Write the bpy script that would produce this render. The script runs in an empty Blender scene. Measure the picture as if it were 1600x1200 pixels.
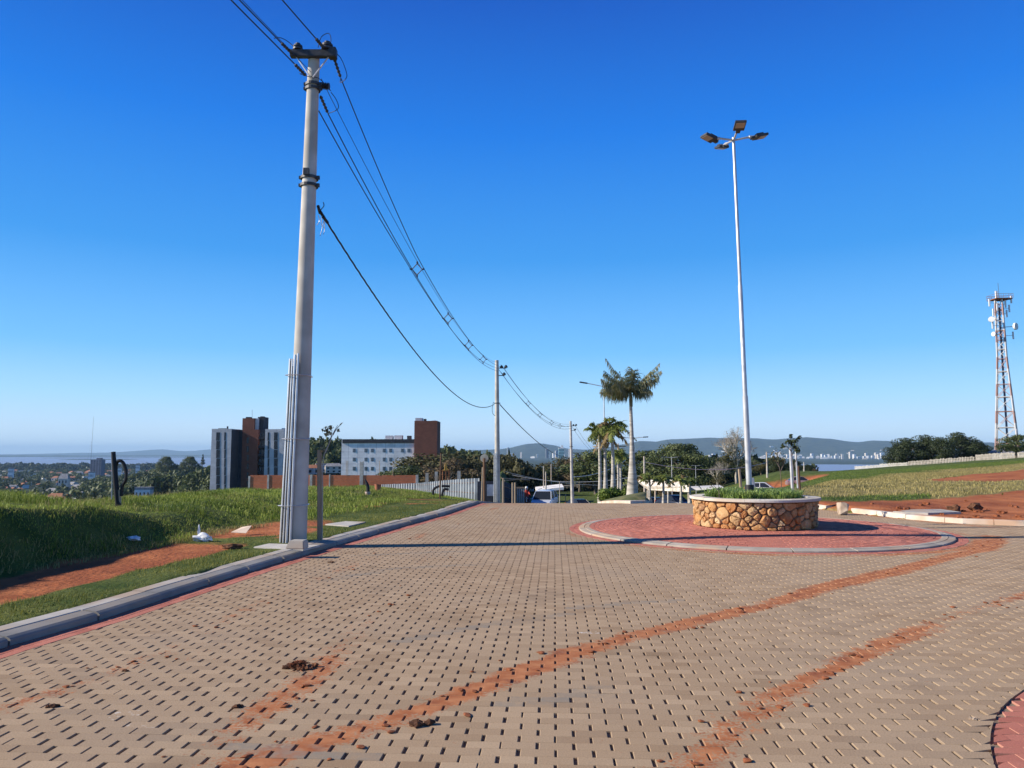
import bpy, math, random
import numpy as np
from mathutils import Vector, Matrix

# ------------------------------------------------------------------ camera, sky, sun, exposure
S = bpy.context.scene
F = 1180.0 / 1600.0
PITCH = math.atan(108 / 1180.0)
CH = 1.6
cam = bpy.data.cameras.new('camera'); cam.sensor_width = 36; cam.lens = 36 * F
cam.clip_start = 0.05; cam.clip_end = 90000
camo = bpy.data.objects.new('camera', cam); S.collection.objects.link(camo)
camo.location = (0, 0, CH); camo.rotation_euler = (math.pi / 2 + PITCH, 0, 0)
S.camera = camo
SUN_EL = math.radians(27); SUN_AZ = math.radians(186.5)      # azimuth of the direction to the sun, counter-clockwise from +x
sd = Vector((math.cos(SUN_EL) * math.cos(SUN_AZ), math.cos(SUN_EL) * math.sin(SUN_AZ), math.sin(SUN_EL)))
w = bpy.data.worlds.new("World"); S.world = w; w.use_nodes = True
nt = w.node_tree; bg = nt.nodes['Background']
sky = nt.nodes.new('ShaderNodeTexSky'); sky.sky_type = 'NISHITA'; sky.sun_disc = False
sky.sun_elevation = SUN_EL; sky.sun_rotation = math.pi / 2 - SUN_AZ
sky.altitude = 0; sky.air_density = 1.0; sky.dust_density = 0.0; sky.ozone_density = 6.0
hs = nt.nodes.new('ShaderNodeHueSaturation'); hs.inputs['Saturation'].default_value = 1.35
nt.links.new(sky.outputs[0], hs.inputs['Color']); 
tc = nt.nodes.new('ShaderNodeTexCoord'); sx = nt.nodes.new('ShaderNodeSeparateXYZ'); nt.links.new(tc.outputs['Generated'], sx.inputs[0])
gr = nt.nodes.new('ShaderNodeValToRGB'); els = gr.color_ramp.elements; BS = 0.085
for i, (p_, c_) in enumerate([(0.0, (.47, .60, .72)), (.03, (.43, .58, .73)), (.07, (.30, .53, .76)), (.13, (.14, .395, .74)), (.25, (.042, .24, .62)), (.40, (.012, .145, .56)), (.53, (.009, .078, .40)), (.62, (.005, .034, .18)), (1.0, (.003, .018, .10))]):
    e = els[i] if i < 2 else els.new(p_); e.position = p_; e.color = tuple(q / BS / 16 for q in c_) + (1,)
nt.links.new(sx.outputs[2], gr.inputs[0])
sc_ = nt.nodes.new('ShaderNodeVectorMath'); sc_.operation = 'SCALE'; sc_.inputs['Scale'].default_value = 16; nt.links.new(gr.outputs[0], sc_.inputs[0])
mxs = nt.nodes.new('ShaderNodeMix'); mxs.data_type = 'RGBA'; mxs.inputs[0].default_value = 0.93
nt.links.new(hs.outputs[0], mxs.inputs[6]); nt.links.new(sc_.outputs[0], mxs.inputs[7])
nt.links.new(mxs.outputs[2], bg.inputs[0]); bg.inputs[1].default_value = BS
sl = bpy.data.lights.new('sun', 'SUN'); sl.energy = 5.0; sl.angle = math.radians(0.5); sl.color = (1, 0.91, 0.78)
so = bpy.data.objects.new('sun', sl); S.collection.objects.link(so)
so.rotation_euler = sd.to_track_quat('Z', 'Y').to_euler()
S.view_settings.view_transform = 'Standard'; S.view_settings.look = 'None'
S.view_settings.exposure = 0.6; S.view_settings.gamma = 1; S.view_settings.use_curve_mapping = False
S.cycles.volume_bounces = 0; S.cycles.max_bounces = 5; S.cycles.transparent_max_bounces = 8

# ------------------------------------------------------------------ helpers
C = S.collection
rng = np.random.default_rng(7); random.seed(7)
ct, st = math.cos(PITCH), math.sin(PITCH)
def P(px, py, Y):                       # a photo pixel at depth Y metres -> world point
    u = (px - 800) / 1180; v = (600 - py) / 1180
    t = Y / (ct - v * st)
    return (u * t, Y, CH + t * (st + v * ct))
def G(px, py, h=0.0):                   # a photo pixel on the level z = h
    u = (px - 800) / 1180; v = (600 - py) / 1180
    t = (h - CH) / (st + v * ct)
    return (u * t, t * (ct - v * st))
def tag(o, label=None, cat=None, group=None, kind=None):
    if label: o['label'] = label
    if cat: o['category'] = cat
    if group: o['group'] = group
    if kind: o['kind'] = kind
    return o
def thing(name, label, cat, loc=(0, 0, 0), rz=0, group=None):
    o = bpy.data.objects.new(name, None); C.objects.link(o); o.empty_display_size = 0.1
    o.location = loc; o.rotation_euler = (0, 0, rz)
    return tag(o, label, cat, group)
def link(name, me, parent=None, loc=None):
    o = bpy.data.objects.new(name, me); C.objects.link(o); o.parent = parent
    if loc is not None: o.location = loc
    return o
def npmesh(name, V, Fc, mat, attrs=None, smooth=False, parent=None, loc=None, mats=None, mi=None):
    V = np.ascontiguousarray(V, np.float32); Fc = np.asarray(Fc, np.int32)
    me = bpy.data.meshes.new(name); n, k = Fc.shape
    me.vertices.add(len(V)); me.vertices.foreach_set('co', V.ravel())
    me.loops.add(n * k); me.loops.foreach_set('vertex_index', Fc.ravel())
    me.polygons.add(n); me.polygons.foreach_set('loop_start', np.arange(0, n * k, k, dtype=np.int32))
    me.polygons.foreach_set('loop_total', np.full(n, k, np.int32))
    me.polygons.foreach_set('use_smooth', np.full(n, bool(smooth)))
    for m in (mats or [mat]): me.materials.append(m)
    if mi is not None: me.polygons.foreach_set('material_index', np.asarray(mi, np.int32))
    me.update(calc_edges=True)
    for a, d in (attrs or {}).items():
        at = me.attributes.new(a, 'FLOAT', 'POINT'); at.data.foreach_set('value', np.asarray(d, np.float32))
    return link(name, me, parent, loc)
def copy_tree(o, parent=None):
    c = o.copy(); C.objects.link(c); c.parent = parent
    for ch in list(o.children): copy_tree(ch, c)
    return c
def dup(o, loc, rz=None, sc=None, label=None, group=None):
    c = copy_tree(o); c.location = loc
    if rz is not None: c.rotation_euler = (o.rotation_euler[0], o.rotation_euler[1], rz)
    if sc is not None: c.scale = (sc,) * 3 if not hasattr(sc, '__len__') else sc
    if label: c['label'] = label
    if group: c['group'] = group
    return c

class MB:
    def __init__(s): s.v = []; s.f = []
    def add(s, v, f):
        b = len(s.v); s.v += [tuple(p) for p in v]; s.f += [tuple(b + i for i in q) for q in f]; return s
    def box(s, c, d, rz=0, taper=1.0, M=None):
        x, y, z = (q / 2 for q in d); v = []
        for k, (sx, sy, sz) in enumerate([(-1,-1,-1),(1,-1,-1),(1,1,-1),(-1,1,-1),(-1,-1,1),(1,-1,1),(1,1,1),(-1,1,1)]):
            t = taper if sz > 0 else 1
            p = Vector((sx * x * t, sy * y * t, sz * z))
            if M is not None: p = M @ p
            elif rz: p = Vector((p.x * math.cos(rz) - p.y * math.sin(rz), p.x * math.sin(rz) + p.y * math.cos(rz), p.z))
            v.append((p.x + c[0], p.y + c[1], p.z + c[2]))
        return s.add(v, [(0,3,2,1),(4,5,6,7),(0,1,5,4),(1,2,6,5),(2,3,7,6),(3,0,4,7)])
    def tube(s, pts, r, n=8, cap=True, oval=1.0):
        pts = [Vector(p) for p in pts]
        rs = r if hasattr(r, '__len__') else [r] * len(pts)
        v = []; f = []; up = None
        for i, p in enumerate(pts):
            d = (pts[min(i + 1, len(pts) - 1)] - pts[max(i - 1, 0)])
            d = d.normalized() if d.length > 1e-9 else Vector((0, 0, 1))
            if up is None:
                up = Vector((0, 1, 0)) if abs(d.y) < .9 else Vector((1, 0, 0))
            a = d.cross(up).normalized(); b = a.cross(d).normalized(); up = b
            for k in range(n):
                t = 2 * math.pi * k / n
                v.append(p + a * math.cos(t) * rs[i] + b * math.sin(t) * rs[i] * oval)
        for i in range(len(pts) - 1):
            for k in range(n):
                k2 = (k + 1) % n
                f.append((i * n + k, i * n + k2, (i + 1) * n + k2, (i + 1) * n + k))
        if cap:
            f.append(tuple(range(n))); f.append(tuple(range((len(pts) - 1) * n, len(pts) * n)))
        return s.add(v, f)
    def lathe(s, prof, n=24, c=(0, 0, 0), close=False):
        v = []; f = []; m = len(prof)
        for k in range(n):
            t = 2 * math.pi * k / n
            for r, z in prof: v.append((c[0] + r * math.cos(t), c[1] + r * math.sin(t), c[2] + z))
        for k in range(n):
            k2 = (k + 1) % n
            for j in range(m if close else m - 1):
                j2 = (j + 1) % m
                f.append((k * m + j, k2 * m + j, k2 * m + j2, k * m + j2))
        return s.add(v, f)
    def loft(s, secs, cap=True):
        n = len(secs[0]); v = [p for q in secs for p in q]; f = []
        for i in range(len(secs) - 1):
            for k in range(n):
                k2 = (k + 1) % n; f.append((i * n + k, i * n + k2, (i + 1) * n + k2, (i + 1) * n + k))
        if cap: f += [tuple(range(n))[::-1], tuple(range((len(secs) - 1) * n, len(secs) * n))]
        return s.add(v, f)
    def blob(s, c, r, seed=0, sub=2, rough=.25):
        rr = random.Random(seed)
        import bmesh
        bm = bmesh.new(); bmesh.ops.create_icosphere(bm, subdivisions=sub, radius=1)
        ph = [rr.uniform(0, 6.28) for _ in range(9)]
        v = []
        for p in bm.verts:
            q = p.co
            k = 1 + rough * (math.sin(3 * q.x + ph[0]) * math.sin(2.6 * q.y + ph[1]) + .6 * math.sin(5 * q.z + ph[2] + 4 * q.x) + .3 * math.sin(9 * q.y + ph[3] + 7 * q.z))
            v.append((c[0] + q.x * r[0] * k, c[1] + q.y * r[1] * k, c[2] + q.z * r[2] * k))
        f = [tuple(x.index for x in q.verts) for q in bm.faces]; bm.free()
        return s.add(v, f)
    def rock(s, c, r, seed=0, n=16):
        rr = random.Random(seed); import bmesh
        bm = bmesh.new()
        for k in range(n):
            v = Vector((rr.gauss(0, 1), rr.gauss(0, 1), rr.gauss(0, 1))).normalized() * rr.uniform(.8, 1.05)
            bm.verts.new((c[0] + v.x * r[0], c[1] + v.y * r[1], c[2] + v.z * r[2]))
        bmesh.ops.convex_hull(bm, input=bm.verts[:]); bmesh.ops.delete(bm, geom=[v for v in bm.verts if not v.link_faces], context='VERTS')
        bmesh.ops.bevel(bm, geom=bm.edges[:], offset=min(r) * .09, segments=2, affect='EDGES', clamp_overlap=True)
        bm.verts.index_update(); v = [tuple(q.co) for q in bm.verts]; f = [tuple(x.index for x in q.verts) for q in bm.faces]; bm.free()
        return s.add(v, f)
    def build(s, name, mat, parent=None, smooth=False, bevel=0, loc=None):
        me = bpy.data.meshes.new(name); me.from_pydata(s.v, [], s.f); me.materials.append(mat)
        import bmesh
        bm = bmesh.new(); bm.from_mesh(me); bmesh.ops.recalc_face_normals(bm, faces=bm.faces)
        if bevel: bmesh.ops.bevel(bm, geom=list(bm.edges), offset=bevel, segments=2, affect='EDGES', clamp_overlap=True)
        bm.to_mesh(me); bm.free()
        if smooth:
            me.polygons.foreach_set('use_smooth', np.ones(len(me.polygons), bool))
            try: me.set_sharp_from_angle(angle=math.radians(40))
            except Exception: pass
        return link(name, me, parent, loc)

# ------------------------------------------------------------------ materials
def mat(name, c1, c2=None, scale=3.0, rough=.85, bump=0.0, bscale=None, metal=0.0, attr=None, detail=5, trans=0.0, lo=.35, hi=.65, c3=None, s3=.3, spec=.3, stretch=None):
    m = bpy.data.materials.new(name); m.use_nodes = True; N = m.node_tree.nodes; L = m.node_tree.links
    b = N['Principled BSDF']; b.inputs['Roughness'].default_value = rough; b.inputs['Metallic'].default_value = metal
    b.inputs['Specular IOR Level'].default_value = spec
    col = None
    tc = N.new('ShaderNodeTexCoord'); src = tc.outputs['Object']
    if stretch:
        mp = N.new('ShaderNodeMapping'); mp.inputs['Scale'].default_value = stretch; L.new(src, mp.inputs[0]); src = mp.outputs[0]
    if c2 is None:
        b.inputs['Base Color'].default_value = (*c1, 1)
    else:
        r = N.new('ShaderNodeValToRGB'); r.color_ramp.elements[0].position = lo; r.color_ramp.elements[1].position = hi
        r.color_ramp.elements[0].color = (*c1, 1); r.color_ramp.elements[1].color = (*c2, 1)
        if attr:
            a = N.new('ShaderNodeAttribute'); a.attribute_name = attr; L.new(a.outputs['Fac'], r.inputs[0])
            r.color_ramp.elements[0].position = 0; r.color_ramp.elements[1].position = 1
        else:
            n = N.new('ShaderNodeTexNoise'); n.inputs['Scale'].default_value = scale; n.inputs['Detail'].default_value = detail
            L.new(src, n.inputs['Vector']); L.new(n.outputs['Fac'], r.inputs[0])
        col = r.outputs[0]
        if c3 is not None:
            n3 = N.new('ShaderNodeTexNoise'); n3.inputs['Scale'].default_value = s3; n3.inputs['Detail'].default_value = 3
            L.new(src, n3.inputs['Vector'])
            r3 = N.new('ShaderNodeValToRGB'); r3.color_ramp.elements[0].position = .45; r3.color_ramp.elements[1].position = .62
            L.new(n3.outputs['Fac'], r3.inputs[0])
            mx = N.new('ShaderNodeMixRGB'); L.new(r3.outputs[0], mx.inputs[0]); L.new(col, mx.inputs[1]); mx.inputs[2].default_value = (*c3, 1)
            col = mx.outputs[0]
        L.new(col, b.inputs['Base Color'])
    if bump:
        n = N.new('ShaderNodeTexNoise'); n.inputs['Scale'].default_value = bscale or scale * 4; n.inputs['Detail'].default_value = 6
        L.new(src, n.inputs['Vector']); bp = N.new('ShaderNodeBump'); bp.inputs['Strength'].default_value = min(1, bump * 10); bp.inputs['Distance'].default_value = bump
        L.new(n.outputs['Fac'], bp.inputs['Height']); L.new(bp.outputs[0], b.inputs['Normal'])
    if trans:
        t = N.new('ShaderNodeBsdfTranslucent'); mx = N.new('ShaderNodeMixShader'); mx.inputs[0].default_value = trans
        if col is not None: L.new(col, t.inputs[0])
        else: t.inputs[0].default_value = (*c1, 1)
        L.new(b.outputs[0], mx.inputs[1]); L.new(t.outputs[0], mx.inputs[2]); L.new(mx.outputs[0], N['Material Output'].inputs[0])
    return m

def wall_mat(name, base, dark, sx, sy, bump=True, mortar=None, rough=.9, msize=.02):
    """bricks or cladding panels on a wall: brick texture in object space (x+y, z)"""
    m = bpy.data.materials.new(name); m.use_nodes = True; N = m.node_tree.nodes; L = m.node_tree.links
    b = N['Principled BSDF']; b.inputs['Roughness'].default_value = rough; b.inputs['Specular IOR Level'].default_value = .2
    tc = N.new('ShaderNodeTexCoord'); sp = N.new('ShaderNodeSeparateXYZ'); L.new(tc.outputs['Object'], sp.inputs[0])
    ad = N.new('ShaderNodeMath'); L.new(sp.outputs[0], ad.inputs[0]); L.new(sp.outputs[1], ad.inputs[1])
    cb = N.new('ShaderNodeCombineXYZ'); L.new(ad.outputs[0], cb.inputs[0]); L.new(sp.outputs[2], cb.inputs[1])
    br = N.new('ShaderNodeTexBrick'); br.inputs['Scale'].default_value = 1; br.inputs['Brick Width'].default_value = sx; br.inputs['Row Height'].default_value = sy
    br.inputs['Mortar Size'].default_value = msize; br.offset = 0.5 if sy < .5 else 0
    br.inputs['Color1'].default_value = (*base, 1); br.inputs['Color2'].default_value = (*dark, 1)
    br.inputs['Mortar'].default_value = (*(mortar or [c * .5 for c in base]), 1)
    L.new(cb.outputs[0], br.inputs['Vector'])
    n = N.new('ShaderNodeTexNoise'); n.inputs['Scale'].default_value = .5; n.inputs['Detail'].default_value = 6; L.new(tc.outputs['Object'], n.inputs['Vector'])
    r = N.new('ShaderNodeMapRange'); r.inputs[1].default_value = .3; r.inputs[2].default_value = .7; r.inputs[3].default_value = .82; r.inputs[4].default_value = 1.1
    L.new(n.outputs['Fac'], r.inputs[0])
    mx = N.new('ShaderNodeMixRGB'); mx.blend_type = 'MULTIPLY'; mx.inputs[0].default_value = 1
    L.new(br.outputs['Color'], mx.inputs[1]); L.new(r.outputs[0], mx.inputs[2]); L.new(mx.outputs[0], b.inputs['Base Color'])
    return m

M = {}
M['concrete'] = mat('concrete', (.46, .43, .39), (.57, .54, .49), 2.5, .9, .004, 30, c3=(.38, .35, .31), s3=1.2)
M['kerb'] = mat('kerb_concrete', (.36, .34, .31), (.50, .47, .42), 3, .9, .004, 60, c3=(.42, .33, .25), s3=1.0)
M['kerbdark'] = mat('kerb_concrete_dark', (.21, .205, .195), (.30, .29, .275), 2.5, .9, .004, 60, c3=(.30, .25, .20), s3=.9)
M['kerbring'] = mat('kerb_concrete_dusty', (.30, .27, .23), (.42, .37, .31), 3, .9, .004, 60, c3=(.44, .30, .19), s3=.7)
M['kerb_white'] = mat('kerb_pale', (.52, .45, .37), (.64, .57, .49), 3, .9, .003, 40, c3=(.52, .35, .24), s3=.9)
M['galv'] = mat('galvanised', (.55, .56, .58), (.68, .69, .71), 6, .35, 0, metal=.55, spec=.5)
M['galvpole'] = mat('galvanised_pole', (.42, .43, .44), (.56, .57, .58), 4, .42, 0, metal=.35, spec=.5)
M['black'] = mat('black_plastic', (.015, .015, .017), None, rough=.5)
M['darkmetal'] = mat('dark_metal', (.045, .045, .05), (.08, .08, .085), 10, .5, metal=.3)
M['cable'] = mat('cable_rubber', (.03, .035, .05), None, rough=.6)
M['wood'] = mat('weathered_wood', (.25, .19, .13), (.36, .29, .21), 3, .9, .004, 30, stretch=(8, 8, .7))
M['woodbrown'] = mat('brown_wood', (.10, .055, .035), (.17, .10, .06), 4, .9, .004, 30, stretch=(8, 8, .7))
M['bark'] = mat('bark', (.10, .08, .06), (.19, .16, .13), 6, .95, .01, 20)
M['palebark'] = mat('pale_bark', (.28, .25, .21), (.40, .37, .32), 6, .95, .01, 20)
M['leaf'] = mat('leaf', (.030, .050, .016), (.135, .16, .052), attr='v', rough=.6, trans=.2)
M['leafdark'] = mat('leaf_dark', (.014, .026, .010), (.065, .085, .030), attr='v', rough=.6, trans=.15)
M['leafmid'] = mat('leaf_mid', (.034, .056, .020), (.155, .18, .062), attr='v', rough=.6, trans=.2)
M['leafolive'] = mat('leaf_olive', (.045, .045, .018), (.125, .115, .045), attr='v', rough=.7, trans=.2)
M['leafpale'] = mat('leaf_pale', (.16, .14, .07), (.42, .36, .20), attr='v', rough=.7, trans=.2)
M['leafbrown'] = mat('leaf_brown', (.06, .042, .024), (.19, .14, .075), attr='v', rough=.8, trans=.2)
M['twig'] = mat('twig', (.14, .12, .10), (.26, .23, .20), attr='v', rough=.9)
M['palmleaf'] = mat('palm_leaf', (.05, .085, .02), (.23, .26, .06), attr='v', rough=.5, trans=.25)
M['palmdull'] = mat('palm_leaf_wind_burnt', (.06, .105, .032), (.29, .26, .15), attr='v', rough=.55, trans=.2)
M['palmdry'] = mat('palm_leaf_dry', (.13, .085, .035), (.24, .18, .085), attr='v', rough=.8, trans=.2)
M['palmtrunk'] = mat('palm_trunk', (.36, .33, .29), (.50, .47, .42), 2.5, .85, .01, 12, stretch=(.6, .6, 7), c3=(.27, .25, .21), s3=.9)
M['grass'] = mat('grass_blade', (.07, .12, .018), (.20, .26, .05), attr='v', rough=.6, trans=.35)
M['grasstall'] = mat('tall_grass_blade', (.11, .16, .018), (.36, .42, .075), attr='v', rough=.6, trans=.25)
M['lawn'] = mat('lawn_blade', (.11, .13, .022), (.34, .32, .08), attr='v', rough=.7, trans=.3)
M['drygrass'] = mat('dry_grass_blade', (.17, .155, .05), (.44, .36, .15), attr='v', rough=.8, trans=.25)
M['strap'] = mat('strap_leaf', (.10, .19, .03), (.38, .48, .14), attr='v', rough=.45, trans=.3)
M['soil'] = mat('soil', (.05, .03, .02), (.12, .07, .04), 6, .95, .02, 20)
M['redclod'] = mat('red_clod', (.15, .045, .02), (.34, .12, .05), 14, .95, .01, 60)
M['brownclod'] = mat('brown_clod', (.05, .022, .012), (.16, .07, .035), 14, .95, .01, 60)
M['stone'] = mat('boulder_stone', (.30, .22, .16), (.52, .42, .32), 4, .9, .02, 10)
M['white'] = mat('white_paint', (.72, .71, .68), (.80, .79, .77), 2, .7, c3=(.62, .58, .52), s3=.8)
M['rimstone'] = mat('rim_stone', (.58, .54, .47), (.70, .66, .59), 2.5, .8, .002, 40, c3=(.50, .42, .33), s3=1.3)
M['whitebag'] = mat('white_plastic', (.72, .74, .76), None, rough=.35)
M['paper'] = mat('pinkish_card', (.62, .48, .38), (.70, .58, .48), 5, .8)
M['glass'] = mat('window_glass', (.02, .025, .035), None, rough=.15, spec=.25)
M['glasslight'] = mat('window_glass_light', (.10, .13, .16), None, rough=.1, spec=.8)
M['frame'] = mat('window_frame', (.5, .52, .55), None, rough=.5)
M['tyre'] = mat('tyre', (.02, .02, .02), None, rough=.8)
M['rim'] = mat('rim', (.45, .45, .47), None, rough=.3, metal=.8)
M['red'] = mat('red_cloth', (.45, .05, .035), (.55, .08, .05), 5, .8)
M['skin'] = mat('skin', (.42, .25, .18), None, rough=.6)
M['jeans'] = mat('jeans', (.03, .045, .09), None, rough=.9)
M['terracotta'] = mat('terracotta', (.30, .11, .06), (.40, .17, .09), 3, .9)
M['pipe'] = mat('white_pipe', (.62, .52, .47), (.45, .30, .24), 4, .6)
def paint(name, c): return mat(name, c, None, rough=.28, spec=.6, metal=.15)

# ------------------------------------------------------------------ terrain shape
def poly_w(pts, h=0.0): return np.array([G(a, b, h) for a, b in pts])
KL = np.array([(-6.05, -6.0), (-4.98, .5)] + [tuple(G(a, b, 0.0)) for a, b in [(0, 1014), (160, 967.5), (395, 892), (525, 852.5), (625, 824), (700, 803), (731, 792)]] + [(-1.05, 27), (-.75, 34), (-.3, 45), (.2, 60), (.9, 80), (1.8, 105)])
KR = np.array([tuple(G(a, b, 0.0)) for a, b in [(1262, 793), (1283, 795.5), (1350, 803.5), (1425, 812), (1500, 818), (1600, 822)]] + [(14.6, 15.9), (19, 14.3), (26, 11.5)])
KR = KR[np.argsort(KR[:, 0])]
DC = (5.06, 16.0); DR = 3.85              # roundabout centre and outer radius
ICZ = 0.07
def smooth(e0, e1, x):
    t = np.clip((x - e0) / (e1 - e0), 0, 1); return t * t * (3 - 2 * t)
def kx(y): return np.interp(y, KL[:, 1], KL[:, 0])
def sl_left(x, y):                       # distance left of the left kerb line
    return (kx(y) - x) * 0.986
def n2(x, y, s, seed=0):
    r = np.random.default_rng(seed); v = 0; a = 1
    for k in range(5):
        th = r.uniform(0, 6.28, 3); ph = r.uniform(0, 6.28, 3)
        for j in range(3): v = v + a * np.sin((x * np.cos(th[j]) + y * np.sin(th[j])) / s * 2 ** k + ph[j]) / 3
        a *= .55
    return v
def right_edge(x): return np.interp(x, KR[:, 0], KR[:, 1])
def Hroad(x, y):
    return np.interp(y, [-50, 22.5, 26, 30, 36, 48, 70, 90, 100, 170, 250, 400, 700, 1500, 3000, 60000], [0, 0, -.10, -.38, -.8, -1.62, -3.65, -5.2, -5.7, -6.6, -12, -22, -35, -52, -57, -66])
def H(x, y):
    x = np.asarray(x, float); y = np.asarray(y, float)
    r = np.hypot(x, y); u = x / np.maximum(y, 1)
    mid = Hroad(x, y)
    mid = mid + .5 * n2(x, y, 40, 3) * smooth(60, 200, y)
    # right field
    f1 = np.interp(r, [20, 35, 60, 140, 200, 260, 450, 900, 2000, 60000], [.10, .12, -.15, -1.45, -3.0, -7, -30, -50, -64, -66])
    f2 = np.interp(r, [20, 35, 60, 140, 200, 300, 450, 900, 2000, 60000], [.12, .2, .35, .75, .95, .3, -16, -46, -64, -66])
    tt = np.clip((u - .42) / .26, 0, 1); tt = np.where(y < 1, 1, tt)
    fld = f1 + (f2 - f1) * tt
    fld = fld + (.035 * n2(x, y, .9, 7) + .02 * n2(x, y, .35, 8)) * (1 - smooth(30, 60, r)) * smooth(.2, .9, y - right_edge(x)) + smooth(18, 30, r) * (.10 * n2(x, y, 5, 5) + .16 * n2(x, y, 16, 6)) * (1 - smooth(150, 300, r))
    wn = smooth(95, 118, y)
    mid = mid + 1.8 * smooth(.20, .33, u) * smooth(38, 66, y) * (1 - wn)
    a = (smooth(.34, .43, u) * (1 - wn) + smooth(.22, .37, u) * wn) * smooth(20, 24, y)
    a = np.where(y < 40, np.maximum(a, smooth(.27, .40, u) * smooth(20, 24, y) * (1 - smooth(30, 40, y))), a)
    z = mid + (fld - mid) * a
    rr_ = (y > right_edge(x)) & (x > 8.0)
    beh = smooth(0.05, .25, y - right_edge(x)) * (x > 7.5)
    z = np.where((y < 24) & (x > 7.5), -.12 + (fld + .12) * beh, z)
    # left bank and plateau
    s = sl_left(x, y)
    lump = .15 * n2(x, y, 1.3, 11) + .13 * n2(x, y, 5, 12)
    lump = lump * (1 - .55 * smooth(15, 21, y))
    top = np.interp(y, [-10, 9, 12, 14, 16, 20, 25, 31, 40, 60], [.92, .84, .76, .69, .52, .38, .28, .10, -.62, -2.2])
    top = top + .10 * smooth(4.0, 8.0, s)
    top = np.where(y > 36, top + (Hroad(x, y) + .3 - top) * smooth(36, 62, y), top)
    foot = np.interp(y, [9, 12, 14, 18, 24, 30], [2.55, 2.5, 2.7, 3.3, 3.0, 2.4]) + .12 * n2(x, y, 1.2, 13)
    wid = np.interp(y, [12, 16, 22, 40], [1.0, 1.6, 2.6, 4])
    bank = .09 + (top - .09) * smooth(0, 1, (s - foot) / wid) + lump * smooth(0, 1.5, s - foot) + .008 * n2(x, y, .6, 14)
    far = np.interp(r, [8, 20, 40, 80, 250, 600, 1000, 2200, 3400, 60000], [.3, -.4, -2.4, -6, -20, -38, -47, -54, -60.5, -66])
    sb = smooth(6.0, 15, s) * smooth(5, 12, s)
    bank = bank + (far - bank) * (sb * (1 - smooth(30, 50, y)) + smooth(.06, .24, s / np.maximum(y, 1)) * smooth(30, 50, y))
    vg = Hroad(x, y) + .09
    bank = np.where(y > 20, vg + (bank - vg) * smooth(.8, 4.5, s + (y < 24) * 3), bank)
    tl = np.interp(u, [-.2, -.17, -.127, -.085, -.047, -.02], [.044, .0458, .0508, .0576, .062, .0655])
    wz = smooth(29, 37, y) * (1 - smooth(96, 118, y)) * smooth(.8, 2.2, s) * smooth(-.27, -.2, u)
    bank = bank + (1.6 - tl * y - .06 + .05 * n2(x, y, 3, 15) - bank) * wz
    left = -.12 + (bank + .12) * smooth(.12, .3, s)
    left = np.where(y > 23, mid + (left - mid) * smooth(.2, .5, s), left)
    wl = smooth(150, 420, y) * (1 - smooth(-.25, -.02, u))  # wide far-left profile
    z = np.where(s > .1, left, z)
    # road bed under the pavers
    bed = (s <= .1) & (y < 34) & ~((y > right_edge(x)) & (x > 7.5)) & ~((a > .01) & (y > 24))
    z = np.where(bed, Hroad(x, y) - .12, z)
    # hills
    z = z + np.interp(u, [-.52, -.40, -.27, -.15, -.09, -.04, 0, .05, .2, .3], [0, 16, 32, 27, 20, 16, 12, 7, 8, 3]) * np.exp(-((y - 480) / 110) ** 2) * (y > 150)
    z = z + 21 * np.exp(-((u + .43) / .085) ** 2) * np.exp(-((y - 880) / 200) ** 2) * (y > 150)
    return z
LAKE = -60.0
# far land, in world metres: (polar) distances and ridge heights
def far_land(x, y):
    r = np.hypot(x, y); u = x / np.maximum(y, 1)
    z = np.full_like(r, -70.0)
    # city shore straight ahead and to the right
    e = 7600 + 250 * n2(u * 1000, u * 0, 90, 21)
    ar = smooth(-.19, -.10, u)
    ridge = np.interp(u, [-.2, -.06, -.02, 0.0, .018, .035, .055, .075, .10, .13, .155, .17, .19, .21, .24, .28, .32, .345, .37, .39, .42, .44, .455, .478, .51, .6, .8],
                         [70, 95, 110, 135, 178, 190, 170, 120, 110, 140, 190, 228, 220, 252, 245, 250, 250, 232, 250, 276, 262, 228, 206, 224, 204, 190, 180])
    ridge = ridge + 8 * n2(u * 1000, u * 0, 35, 22) + 6 * n2(u * 1000, u * 0, 12, 23)
    prof = smooth(0, 500, r - e) * 7 + smooth(900, 3200, r - e) * ridge * (1 + .10 * n2(x, y, 700, 24))
    prof = prof * (1 - .5 * smooth(3400, 7000, r - e))
    z = np.maximum(z, np.where(ar > 0, LAKE - 4 + (prof + 4.5) * ar, -70))
    # far low shore on the left
    al = smooth(.02, -.12, u)
    e2 = 13500 + 900 * n2(u * 1000, u * 0, 160, 25)
    z = np.maximum(z, LAKE - 4 + (smooth(0, 300, r - e2) * (22 + 6 * n2(u * 1000, u * 0, 9, 26))) * al)
    rid2 = np.interp(u, [-.8, -.62, -.52, -.46, -.43, -.40, -.30], [20, 40, 90, 180, 120, 190, 190]) + 22 * n2(u * 1000, u * 0, 40, 27)
    z = np.maximum(z, LAKE - 4 + smooth(20000, 25000, r) * rid2 * al)
    # thin islands
    z = np.maximum(z, LAKE - 4 + 10 * np.exp(-((r - 8200) / 260) ** 2) * smooth(-.62, -.57, u) * smooth(-.47, -.52, u))
    z = np.maximum(z, LAKE - 4 + 9 * np.exp(-((r - 11000) / 260) ** 2) * smooth(-.64, -.60, u) * smooth(-.36, -.40, u))
    return z

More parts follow.
